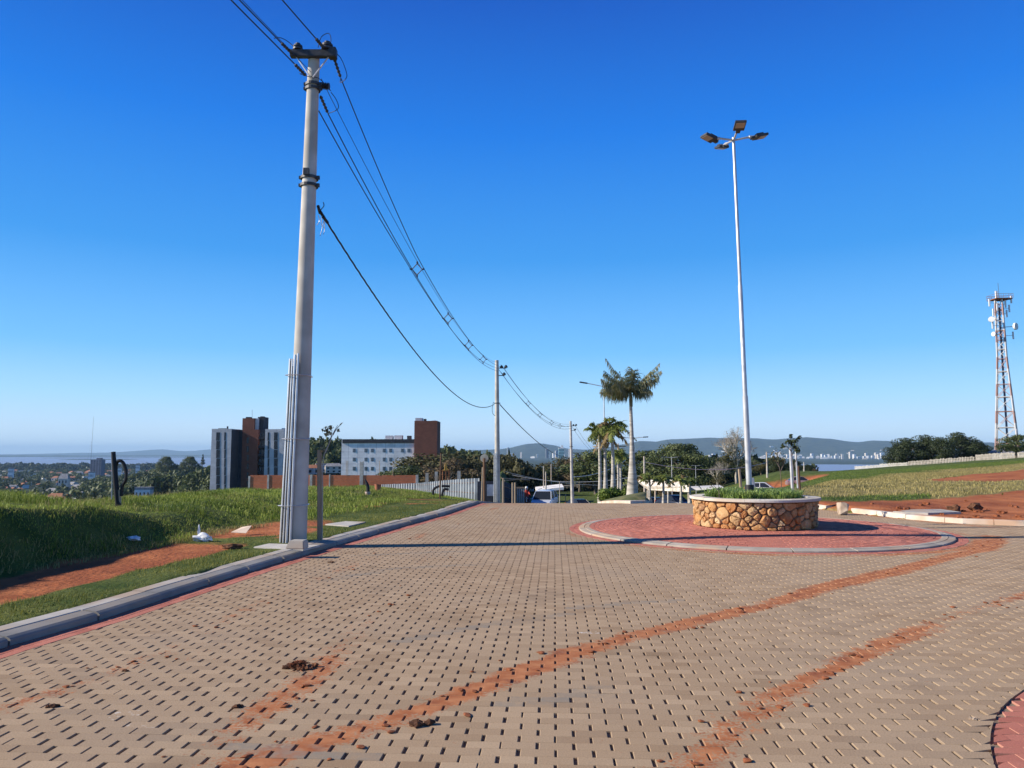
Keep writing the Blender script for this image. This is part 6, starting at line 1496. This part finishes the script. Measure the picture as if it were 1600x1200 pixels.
MB().tube([(.2, 0, hT), (.1, 0, hT + 4.5)], .06, 4).build('lightning_rod', M['darkmetal'], tel)
# shed under the tower
YS = 178; a = P(1546, 707.5, YS); b_ = P(1600, 708, YS); sh = thing('open_shed', 'low open shed with a grey pitched roof at the foot of the telecom tower', 'shed', ((a[0] + b_[0]) / 2, YS, float(H(a[0], YS))))
zr = a[2] - sh.location.z; ww = b_[0] - a[0]
MB().add([(-ww / 2, -3, zr), (ww / 2, -3, zr), (ww / 2, 3, zr), (-ww / 2, 3, zr), (-ww / 2 + 1, 0, zr + .7), (ww / 2 - 1, 0, zr + .7), (-ww / 2, -3, zr - .15), (ww / 2, -3, zr - .15), (ww / 2, 3, zr - .15), (-ww / 2, 3, zr - .15)], [(0, 1, 5, 4), (1, 2, 5), (2, 3, 4, 5), (3, 0, 4), (6, 7, 1, 0), (7, 8, 2, 1), (8, 9, 3, 2), (9, 6, 0, 3), (6, 9, 8, 7)]).build('roof', M['roofg'], sh)
for k in range(6):
    for s in (-2.7, 2.7): MB().box((-ww / 2 + .4 + (ww - .8) * k / 5, s, zr / 2 - .1), (.18, .18, zr)).build('post', M['wood'], sh)
# picket fences
M['picket'] = mat('weathered_picket', (.34, .31, .26), (.48, .44, .38), 1.5, .9); M['picketw'] = mat('pale_picket', (.44, .42, .38), (.56, .54, .49), 1.5, .9)
def picket(name, label, pts, hpx, m_):
    V = [P(px, py, Y_) for px, py, Y_ in pts]; t = thing(name, label, 'fence', V[0]); o0 = Vector(V[0]); mb = MB(); ml_ = MB()
    for i in range(len(V) - 1):
        a = Vector(V[i]); b_ = Vector(V[i + 1]); n = int((b_ - a).length / .30); h_ = hpx[i]
        rz = math.atan2((b_ - a).y, (b_ - a).x)
        for k in range(n):
            p = a.lerp(b_, k / n); zz = max(p.z, float(H(p.x, p.y))) if False else float(H(p.x, p.y)); hh2 = (h_ + random.uniform(-.1, .1)); top_ = p.z + hh2
            mb.box((p.x - o0.x, p.y - o0.y, (top_ + zz) / 2 - o0.z), (.17, .03, max(.3, top_ - zz)), rz)
        for f in (.3, .8): ml_.tube([a - o0 + Vector((0, .04, h_ * f)), b_ - o0 + Vector((0, .04, h_ * f))], .05, 4)
    mb.build('pickets', M[m_], t); ml_.build('rails', M[m_], t)
picket('picket_fence', 'weathered grey picket fence along the top of the grassy field', [(1420, 727, 170), (1470, 723, 165), (1524, 719.5, 160), (1525, 719, 160), (1560, 716.5, 152), (1602, 715, 145)], [.85, .85, .1, 1.15, 1.1], 'picket')
picket('picket_fence', 'paler low picket fence sloping down to the left towards the lake', [(1336, 733, 190), (1375, 731, 182), (1419, 729, 171)], [.7, .95], 'picketw')
# carport and cars
cp = thing('carport', 'long white carport roof on thin posts, left of the stone planter', 'carport', P(1045, 787, 72)); c0 = Vector(P(1045, 787, 72)); q_ = lambda a, b_, Y_: Vector(P(a, b_, Y_)) - c0
mb = MB(); A = [q_(1008, 759.5, 78), q_(1078, 761, 66), q_(1078, 769, 66), q_(1012, 765.5, 78)]; A2 = [p + Vector((0, 5, .45)) for p in A]
mb.loft([A, A2]); mb.build('roof', M['rimstone'], cp)
mb = MB(); A = [q_(1076, 763, 68), q_(1130, 760.5, 64), q_(1130, 763, 64), q_(1076, 767, 68)]; mb.loft([A, [p + Vector((0, 1.2, .1)) for p in A]]); mb.build('roof', M['greyw'], cp)
for px, Y_ in ((1012, 78), (1024, 76), (1044, 72), (1076, 67), (1110, 62)): MB().tube([q_(px, 766, Y_), q_(px, 792, Y_)], .09, 8).build('post', M['kerb'], cp)

def make_car(label, col, L_c=4.2, Wc=1.75, Hc=1.5, kind='hatch', group=None, loc=(0, 0, 0), rz=0, rack=False, name='parked_car', cat_='car'):
    t = thing(name, label, cat_, loc, rz, group); h = L_c / 2
    pm = paint('paint_' + name, col)
    if kind == 'van': bel = [(-h, .50), (-h + .12, .78), (-h + .95, 1.0), (h - .25, 1.02), (h, .85)]; grn = [(-h + .75, .97, 0), (-h + 1.55, Hc - .05, 1), (-h + 2.0, Hc, 1), (h - .55, Hc - .03, 1), (h - .08, 1.0, 0)]
    else: bel = [(-h, .48), (-h + .12, .68), (-h + 1.1, .88), (h - .5, .93), (h, .72)]; grn = [(-h + 1.0, .85, 0), (-h + 1.75, Hc - .04, 1), (-h + 2.1, Hc, 1), (h - 1.1, Hc - .05, 1), (h - .35, .92, 0)]
    secs = []
    for y, z in bel:
        e = 1 - .10 * (abs(y) / h) ** 6; w_ = Wc / 2 * e
        secs.append([(-w_ * .93, y, .22), (-w_, y, .38), (-w_, y, z - .14), (-w_ * .94, y, z), (w_ * .94, y, z), (w_, y, z - .14), (w_, y, .38), (w_ * .93, y, .22)])
    body = MB().loft(secs).build('body', pm, t, smooth=True)
    secs = []
    for y, z, k in grn: w_ = Wc / 2 * (.90 if not k else .72); secs.append([(-Wc / 2 * .90, y, .84), (-w_, y, z), (w_, y, z), (Wc / 2 * .90, y, .84)])
    MB().loft(secs).build('window_glass', M['glass'], t, smooth=False)
    ro = [(y, z) for y, z, k in grn if k]; w_ = Wc / 2 * .73
    MB().loft([[(-w_, y, z - .02), (-w_ * .9, y, z + .03), (w_ * .9, y, z + .03), (w_, y, z - .02)] for y, z in ro]).build('roof', pm, t, smooth=True)
    mb = MB()
    for s in (-1, 1):
        for (y0, z0, k0), (y1, z1, k1) in ((grn[0], grn[1]), (grn[-1], grn[-2])): mb.tube([(s * Wc / 2 * .905, y0, z0), (s * Wc / 2 * .735, y1, z1)], .035, 5)
        yb = (grn[1][0] + grn[3][0]) / 2; mb.tube([(s * Wc / 2 * .91, yb, .88), (s * Wc / 2 * .735, yb, Hc - .02)], .035, 5)
    mb.build('pillars', pm, t)
    for s in (-1, 1):
        for y in (-h + .78, h - .78):
            wh = MB().tube([(s * (Wc / 2 - .19), y, .31), (s * (Wc / 2 - .01), y, .31)], .31, 20).build('wheel', M['tyre'], t, smooth=True); MB().tube([(s * (Wc / 2 - .02), y, .31), (s * (Wc / 2 + .005), y, .31)], .19, 14).build('rim', M['rim'], wh)
        MB().blob((s * Wc * .36, -h + .08, .64), (.20, .06, .09), 1, 2, 0).build('headlight', M['lens'], t, smooth=True); MB().blob((s * Wc * .40, h - .05, .78), (.12, .05, .12), 1, 2, 0).build('tail_light', M['red'], t, smooth=True)
        MB().blob((s * (Wc / 2 + .06), -h + 1.25, .98), (.10, .05, .07), 1, 2, 0).build('mirror', pm, t, smooth=True)
    MB().box((0, -h + .01, .56), (Wc * .48, .05, .13)).build('grille', M['black'], t); MB().box((0, -h - .005, .36), (Wc * .8, .05, .10)).build('bumper', M['darkmetal'], t)
    if rack:
        for s in (-1, 1): MB().tube([(s * .5, -h + 1.9, Hc + .10), (s * .5, h - .7, Hc + .10)], .025, 5).build('roof_rail', M['black'], t)
    return t
x = P(851, 780, 66)[0]; make_car('silver-blue minivan coming up over the crest of the road', (.62, .66, .74), 4.3, 1.8, 1.65, 'van', None, (x, 66, float(Hroad(x, 66)) + .01), -.22, True, 'minivan', 'minivan')
x = P(905.5, 780, 90)[0]; make_car('dark car just over the crest, between third pole and palms', (.02, .022, .03), 4.3, 1.75, 1.38, 'hatch', None, (x, 90, float(Hroad(x, 90)) + .01), .45)
for px, Y_, col, lb_, rz in ((1054, 74, (.015, .018, .035), 'dark blue car parked under the white carport', .5), (1024, 82, (.02, .02, .02), 'black car parked at the left end of the carport', .3), (1193, 88, (.72, .72, .72), 'white car roof seen over the planter right of the mast', 1.2), (1252, 90, (.30, .22, .22), 'pinkish-grey pickup-sized car at the foot of the red cut bank', 1.45)):
    x = P(px, 780, Y_)[0]; t = make_car(lb_, col, 4.1, 1.72, 1.42, 'hatch', None, (x, Y_, float(H(x, Y_)) + .02), rz)
    if px == 1252: t.scale = (.8, .8, .8)
# motorcyclist
def skin(name, pts, edges, radii, m_, parent, loc=(0, 0, 0)):
    me = bpy.data.meshes.new(name); me.from_pydata(pts, edges, []); me.materials.append(m_); o_ = link(name, me, parent, loc)
    md = o_.modifiers.new('skin', 'SKIN'); me.skin_vertices[0]
    for v, r_ in zip(me.skin_vertices[0].data, radii): v.radius = (r_, r_)
    me.skin_vertices[0].data[0].use_root = True; o_.modifiers.new('sub', 'SUBSURF').levels = 1; o_.modifiers['sub'].render_levels = 2
    return o_
def skin_(name, pts, edges, radii, m_, parent=None, loc=(0, 0, 0)):
    me = bpy.data.meshes.new(name); me.from_pydata(pts, edges, []); me.materials.append(m_); o_ = link(name, me, parent, loc)
    o_.modifiers.new('skin', 'SKIN')
    for v, r_ in zip(me.skin_vertices[0].data, radii): v.radius = (r_, r_)
    me.skin_vertices[0].data[0].use_root = True; sb = o_.modifiers.new('sub', 'SUBSURF'); sb.levels = 1; sb.render_levels = 2
    return o_
YM = 62; xm = P(822.5, 780, YM)[0]; zm = float(Hroad(xm, YM)) + .01
bk_ = thing('motorbike', 'small dark motorbike at the crest left of the silver van', 'motorbike', (xm, YM, zm))
for y in (-.62, .62): wh = MB().tube([(-.05, y, .30), (.05, y, .30)], .30, 20).build('wheel', M['tyre'], bk_, smooth=True); MB().tube([(-.055, y, .30), (.055, y, .30)], .18, 12).build('rim', M['rim'], wh)
MB().loft([[(-.10, y, z0), (-.12, y, z1), (.12, y, z1), (.10, y, z0)] for y, z0, z1 in ((-.45, .5, .8), (-.15, .35, .95), (.2, .35, .85), (.75, .6, .8))]).build('body', M['black'], bk_, smooth=True, bevel=.01)
MB().tube([(0, -.62, .3), (0, -.45, .98)], .035, 6).build('fork', M['rim'], bk_); MB().tube([(-.33, -.36, 1.04), (0, -.44, 1.0), (.33, -.36, 1.04)], .018, 6).build('handlebar', M['black'], bk_); MB().blob((0, -.56, .86), (.09, .06, .09), 1, 2, 0).build('headlight', M['lens'], bk_, smooth=True)
pts = [(0, .18, .92), (0, .14, 1.12), (0, .08, 1.38), (0, .05, 1.47), (0, .04, 1.53), (0, .02, 1.64), (-.19, .08, 1.36), (-.27, -.10, 1.16), (-.31, -.32, 1.07), (-.31, -.38, 1.05), (.19, .08, 1.36), (.27, -.10, 1.16), (.31, -.32, 1.07), (.31, -.38, 1.05), (-.13, .12, .90), (-.20, -.25, .80), (-.20, -.10, .38), (-.20, -.22, .32), (.13, .12, .90), (.20, -.25, .80), (.20, -.10, .38), (.20, -.22, .32)]
ed = [(0, 1), (1, 2), (2, 3), (3, 4), (4, 5), (2, 6), (6, 7), (7, 8), (8, 9), (2, 10), (10, 11), (11, 12), (12, 13), (0, 14), (14, 15), (15, 16), (16, 17), (0, 18), (18, 19), (19, 20), (20, 21)]
rd = [.15, .15, .16, .07, .06, .10, .075, .055, .038, .04, .075, .055, .038, .04, .10, .08, .05, .045, .10, .08, .05, .045]
pe = skin_('person', pts, ed, rd, M['red'], None, (xm, YM, zm)); tag(pe, 'person in a red jacket and white helmet riding the motorbike towards the camera', 'person')
pe.data.materials[0] = M['red']
MB().blob((0, .02, 1.66), (.135, .15, .15), 1, 3, 0).build('helmet', M['whitew'], pe, smooth=True); MB().blob((0, -.07, 1.64), (.095, .08, .06), 1, 2, 0).build('visor', M['glass'], pe, smooth=True)
for s in (-1, 1): skin_('trouser_leg', [(s * .12, .12, .90), (s * .20, -.25, .80), (s * .20, -.10, .42)], [(0, 1), (1, 2)], [.115, .095, .07], M['jeans'], pe); skin_('shoe', [(s * .20, -.10, .40), (s * .20, -.12, .31), (s * .20, -.26, .30)], [(0, 1), (1, 2)], [.06, .055, .045], M['black'], pe)
# small structures by the lawn
for k, (px0, px1, pt, pb, Y_, m_, lb_) in enumerate(((838, 881, 762, 768.5, 118, 'white', 'long slanting white roof beyond the silver van'), (814, 834, 744, 757, 175, 'whitew', 'half-hidden whitish house among trees left of the far poles'), (1028, 1036, 720, 728, 260, 'cream', 'pale wall glimpsed through the trees right of the royal palm'))):
    a = P(px0, pt, Y_); b_ = P(px1, pb, Y_)
    if k == 0:
        t = thing('shelter', lb_, 'shelter', ((a[0] + b_[0]) / 2, Y_, float(H(a[0], Y_)))); o0 = t.location
        MB().loft([[(P(838, 766, Y_)[0] - o0.x, 0, P(838, 766, Y_)[2] - o0.z), (P(838, 769.5, Y_)[0] - o0.x, 0, P(838, 769.5, Y_)[2] - o0.z), (b_[0] - o0.x, 0, P(881, 765, Y_)[2] - o0.z), (b_[0] - o0.x, 0, P(881, 761, Y_)[2] - o0.z)], [(P(838, 766, Y_)[0] - o0.x, 5, P(838, 766, Y_)[2] - o0.z + .3), (P(838, 769.5, Y_)[0] - o0.x, 5, P(838, 769.5, Y_)[2] - o0.z + .3), (b_[0] - o0.x, 5, P(881, 765, Y_)[2] - o0.z + .3), (b_[0] - o0.x, 5, P(881, 761, Y_)[2] - o0.z + .3)]]).build('roof', M['white'], t)
        for px in (841, 855, 868, 879): MB().box((P(px, 0, Y_)[0] - o0.x, .5, .5), (.12, .12, 1.6)).build('post', M['wood'], t)
    else:
        t = make_block('house', m_, 'roofg' if k == 1 else 'whitew', b_[0] - a[0], 3, a[2] - float(H(a[0], Y_)) - .6, 'flat', False); t.location = ((a[0] + b_[0]) / 2, Y_, float(H(a[0], Y_))); tag(t, lb_, 'house')
# low pale guard wall and hedge at the lawn top
mb = MB(); mb.tube([P(820, 762, 165), P(915, 757.5, 165)], .10, 6); mb.tube([P(820, 764, 165), P(915, 759.5, 165)], .07, 6)
for k in range(12): mb.tube([P(822 + 8 * k, 762 - .38 * k, 165), P(822 + 8 * k, 766 - .38 * k, 165)], .08, 5)
tag(mb.build('guard_rail', M['kerb']), 'low pale guard rail along the top of the far lawn', 'railing')

# ------------------------------------------------------------------ trees
T = {}
um = make_tree('huge dark umbrella-shaped tree with layered crown beyond the carport', h=10.6, R=8.3, lobes=95, n=15000, size=.42, seed=5, lm='leafmid', shape='dome', h0=.28, flat=.34, shell=.45, r0=.5, name='umbrella_tree')
place(um, 1062, 150, .4)
bt = thing('bare_tree', 'tall half-bare tree with fine pale twigs behind the lamp mast', 'tree'); q = random.Random(8)
def grow(mb, p, d, l, r0_, lev, tips):
    e = p + d * l; mid = p.lerp(e, .5) + Vector((q.uniform(-1, 1), q.uniform(-1, 1), q.uniform(-.5, .5))) * l * .08
    mb.tube([p, mid, e], [r0_, r0_ * .85, r0_ * .68], 5 if lev < 3 else 3, cap=False)
    if lev >= 6: tips.append(e); return
    for k in range(2 if lev > 3 else 3 if lev > 0 else 5):
        a = Vector((q.gauss(0, 1), q.gauss(0, 1), q.gauss(.15, .6))).normalized(); nd = (d * 1.0 + a * .75 + Vector((0, 0, .12))).normalized()
        grow(mb, e.copy() if k else p.lerp(e, .85), nd, l * q.uniform(.62, .80), r0_ * .62, lev + 1, tips)
mb = MB(); tips = []; grow(mb, Vector((0, 0, -.3)), Vector((.05, 0, 1)), 3.6, .34, 0, tips); mb.build('trunk', M['palebark'], bt, smooth=False)
V, Fc, v = leaves([tuple(p) for p in tips], [(.5, .5, .4)] * len(tips), 2600, .16, 9, .1); npmesh('twigs', V, Fc, M['twig'], attrs=dict(v=v), parent=bt)
V, Fc, v = leaves([(-1.8, 0, 5.6), (-.6, -.4, 6.6), (-2.6, .3, 4.4), (.5, 0, 5.0), (1.6, 0, 3.6), (-1, 0, 3.8)], [(1.5, 1.4, 1.2)] * 6, 1500, .32, 10, .3); npmesh('leaves', V, Fc, M['leafolive'], attrs=dict(v=v), parent=bt)
mh = max(p.z for p in tips); place(bt, 1150, 140); zt_ = P(1150, 668, 140)[2] - float(H(bt.location.x, 140)); bt.scale = (zt_ / mh,) * 3
bt2 = dup(bt, (P(1120, 700, 138)[0], 138, float(H(P(1120, 700, 138)[0], 138))), 2.2, zt_ / mh * .5, 'low bare branching tree at the right foot of the umbrella-shaped tree')
A_ = make_tree('x', h=8, R=4.2, lobes=26, n=5200, size=.36, seed=11, lm='leaf'); B_ = make_tree('x', h=9, R=4.3, lobes=40, n=9000, size=.34, seed=12, lm='leafdark', h0=.14, shell=.6); C_ = make_tree('x', h=7, R=3.8, lobes=22, n=3600, size=.34, seed=13, lm='leafolive', shell=.3); D_ = make_tree('x', h=7, R=3.4, lobes=18, n=2600, size=.34, seed=14, lm='leafbrown', shell=.2)
# right: dark clump by the tower
first = dict(A=A_, B=B_, C=C_, D=D_); usedT = set()
def tree(kind, px, Y_, pyt, label, group=None, rz=None, wsc=1.0):
    src = first[kind]; o_ = src if kind not in usedT else copy_tree(src); usedT.add(kind)
    x = P(px, 700, Y_)[0]; z0 = float(H(x, Y_)); h_ = P(px, pyt, Y_)[2] - z0; s_ = h_ / {'A': 8.1, 'B': 9.1, 'C': 7.1, 'D': 7.1}[kind]
    o_.location = (x, Y_, z0 - .1); o_.scale = (s_ * wsc, s_ * wsc, s_); o_.rotation_euler = (0, 0, q.uniform(0, 6.28) if rz is None else rz)
    o_['label'] = label
    if group: o_['group'] = group
    return o_
for px, Y_, t_, w_, lb_ in ((1418, 178, 681, 1.25, 'rounded dark evergreen at the left end of the clump by the tower'), (1450, 180, 676, 1.2, 'dark evergreen, second from the left in the clump by the tower'), (1474, 174, 680, 1.15, 'dark evergreen in the middle of the clump by the tower'), (1499, 178, 672, 1.2, 'tallest dark evergreen in the clump by the tower'), (1522, 176, 684, 1.25, 'lower dark evergreen at the right end of the clump by the tower'), (1538, 184, 694, 1.2, 'smallest dark evergreen trailing off at the right of the clump'), (1402, 184, 690, 1.2, 'low dark evergreen at the far left edge of the clump')):
    tree('B', px, Y_, t_, lb_, 'dark evergreens near the telecom tower', wsc=w_)
tree('A', 1587, 138, 678, 'leafy dark tree at the right edge of the picture in front of the tower legs', wsc=1.35)
# middle distance individuals
for kd, px, Y_, t_, w_, lb_ in (('D', 905, 165, 706, 1.3, 'brownish drooping tree behind the third pole'), ('A', 930, 150, 700, 1.4, 'dark leafy tree behind the left median palms'), ('C', 878, 190, 712, 1.5, 'olive tree standing at the far end of the lawn'), ('A', 1000, 175, 703, 1.9, 'wide dark tree behind the royal palm trunk'),
        ('C', 815, 200, 722, 1.3, 'light olive tree above the site gate'), ('A', 770, 190, 722, 1.4, 'green tree behind the second pole'), ('C', 735, 150, 716, 1.4, 'olive-green tree behind the corrugated fence'), ('D', 700, 130, 712, 1.5, 'brown scrubby tree right of the brown tower'), ('C', 672, 150, 706, 1.6, 'dull olive tree in front of the brown tower'), ('D', 655, 140, 724, 1.6, 'low brown tree in front of the white building'), ('A', 632, 135, 726, 1.5, 'round green bush-like tree at the right of the white building'), ('A', 615, 138, 734, 1.4, 'lower green bush at the foot of the white building'),
        ('D', 932, 150, 735, 1.3, 'reddish-brown bush left of the palm trunks'), ('A', 850, 185, 733, 1.5, 'dark tree behind the far poles above the van'),
        ('B', 1115, 165, 712, 1.5, 'dense dark tree right of the umbrella-shaped tree'), ('A', 1165, 170, 716, 1.6, 'dark green tree right of the lamp mast'), ('C', 1188, 160, 722, 1.5, 'mossy olive tree left of the slope pole'), ('B', 1215, 150, 712, 1.5, 'dark tree right of the slope pole'), ('B', 1240, 165, 716, 1.5, 'dark tree behind the pale posts'), ('B', 1262, 180, 724, 1.6, 'low dark tree beyond the slope'), ('D', 1272, 178, 731, 1.8, 'greyish bare-topped bush near the water'), ('B', 1292, 178, 735, 2.2, 'last low dark bush before the open water'), ('A', 1090, 190, 722, 1.6, 'green tree behind the farther double-armed lamp post'), ('C', 1020, 118, 744, 1.3, 'olive bush behind the small palms'), ('D', 1045, 110, 748, 1.2, 'brownish bush behind the small palms')):
    tree(kd, px, Y_, t_, lb_, wsc=w_)
# forest masses
def crown_tpl(n, size, seed, lobes=9):
    cs, rs = crown_lobes(.25, .85, .95, lobes, seed, .75); return leaves(cs, rs, n, size, seed, .55)
CAP1 = ([300, 440, 485, 530, 690, 750, 800, 860, 900, 960, 1000, 1130, 1200, 1250, 1300], [722, 700, 684, 681, 697, 705, 714, 722, 708, 703, 705, 713, 713, 719, 735])
CAP2 = ([0, 150, 200, 235, 260, 330, 440], [736, 736, 741, 732, 728, 728, 716]); CAP3 = ([0, 330, 500], [723, 724, 724])
def forest(name, label, pts, lm, n=260, size=.34, seed=1, tpls=4, cap=CAP1):
    q_ = []
    for (x, y, R_, Hh) in pts:
        px = 800 + 1180 * x / y; cy_ = float(np.interp(px, *cap)) + random.uniform(0, 5); zc = P(px, cy_, y)[2] - float(H(x, y)); Hh = min(Hh, zc)
        if Hh > 1.2: q_.append((x, y, min(R_, Hh * 1.1), Hh))
    pts = q_
    r = np.random.default_rng(seed); tp = [crown_tpl(n, size, seed * 10 + k) for k in range(tpls)]; Vs = []; Fs = []; vs = []; b = 0
    for (x, y, R_, Hh) in pts:
        V, Fc, v = tp[r.integers(tpls)]; a = r.uniform(0, 6.28); c_, s_ = math.cos(a), math.sin(a)
        W = np.stack([(V[:, 0] * c_ - V[:, 1] * s_) * R_ + x, (V[:, 0] * s_ + V[:, 1] * c_) * R_ + y, V[:, 2] * Hh + float(H(x, y))], -1)
        Vs.append(W); Fs.append(Fc + b); vs.append(np.clip(v + r.normal(0, .16), 0, 1)); b += len(V)
    return tag(npmesh(name, np.concatenate(Vs), np.concatenate(Fs), M[lm], attrs=dict(v=np.concatenate(vs))), label, 'forest', kind='stuff')
r = np.random.default_rng(77)
def fpts(n, u0, u1, y0, y1, R0, R1, h0, h1, excl=None):
    out = []
    while len(out) < n:
        u = r.uniform(u0, u1); y = math.sqrt(r.uniform(y0 * y0, y1 * y1)); x = u * y
        if excl and excl(u, y): continue
        out.append((x, y, r.uniform(R0, R1), r.uniform(h0, h1)))
    return out
notbld = lambda u, y: (-.23 < u < -.085 and y < 272)
forest('forest', 'dark wooded hill behind the white building', fpts(520, -.31, -.03, 330, 640, 4.5, 8, 8, 13), 'leaf', 240, .30, 1)
forest('forest', 'woods filling the valley straight ahead beyond the lawn', fpts(420, -.10, .30, 215, 470, 3.5, 6, 5, 8.5, notbld), 'leaf', 300, .27, 2)
forest('forest', 'olive scrub woods between the fence and the white building', fpts(70, -.12, .02, 140, 230, 2.8, 4.6, 4.5, 7.5, notbld), 'leafolive', 420, .22, 3)
forest('forest', 'dark trees along the far edge of the field towards the lake', fpts(80, .22, .335, 190, 330, 3.5, 6, 5, 9) + fpts(40, .335, .40, 215, 300, 3, 4.5, 2.5, 4.5), 'leafdark', 300, .27, 4)
forest('forest', 'wooded hill on the left behind the grassy bank', fpts(620, -.56, -.26, 480, 1080, 6, 11, 8, 14) + fpts(200, -.44, -.25, 300, 500, 4, 7, 6, 10), 'leaf', 200, .30, 5, cap=CAP2)
forest('forest', 'dark belt of tall trees along the lake shore on the left', fpts(420, -.75, -.46, 2450, 3000, 16, 28, 20, 34), 'leafdark', 140, .36, 6, cap=CAP3)
forest('forest', 'scattered town trees between the houses on the left', fpts(600, -.74, -.36, 620, 2450, 7, 13, 7, 12), 'leaf', 110, .38, 7, cap=CAP3)
forest('forest', 'dark woods along the near lake shore beyond the hill', fpts(260, -.46, -.22, 1300, 2600, 10, 18, 9, 15), 'leafdark', 120, .38, 8, cap=CAP3)
for px, Y_, t_, lb_ in ((260, 800, 711, 'broad domed tree standing out on the crest of the left hill'), (297, 800, 711, 'second domed tree with lopsided crown on the crest of the left hill')):
    o_ = dup(um, (0, 0, 0), 1.0, 1.0, lb_); x = P(px, 720, Y_)[0]; o_.location = (x, Y_, P(px, 733, Y_)[2] - 8); s_ = (P(px, t_, Y_)[2] - P(px, 733, Y_)[2] + 8) / 10.6; o_.scale = (s_ * .62, s_ * .62, s_)
x = P(317, 716, 850)[0]; t = thing('conifer', 'small pointed conifer on the crest of the left hill near the apartment block', 'tree', (x, 850, P(317, 728, 850)[2])); MB().tube([(0, 0, 0), (0, 0, 12)], [.4, .1], 5).build('trunk', M['bark'], t)
V, Fc, v = leaves([(0, 0, 3), (0, 0, 6), (0, 0, 9), (0, 0, 11.5)], [(2.6, 2.6, 1.8), (2.0, 2, 1.8), (1.3, 1.3, 1.6), (.6, .6, 1.6)], 500, 1.0, 4, .3); npmesh('crown', V, Fc, M['leafdark'], attrs=dict(v=v), parent=t)

# ------------------------------------------------------------------ haze
m = bpy.data.materials.new('haze_air'); m.use_nodes = True; N = m.node_tree.nodes; L = m.node_tree.links
for nd in list(N):
    if nd.type == 'BSDF_PRINCIPLED': N.remove(nd)
pv = N.new('ShaderNodeVolumePrincipled'); pv.inputs['Color'].default_value = (.45, .71, 1.0, 1); pv.inputs['Density'].default_value = HAZE = 5.0e-5; pv.inputs['Anisotropy'].default_value = 0.0
L.new(pv.outputs[0], N['Material Output'].inputs['Volume'])
hz_ = MB().box((0, 0, 97), (61000, 61000, 340)).build('haze', m); tag(hz_, kind='stuff'); hz_['label'] = 'blue haze lying over the lake and far hills'; hz_['category'] = 'haze'
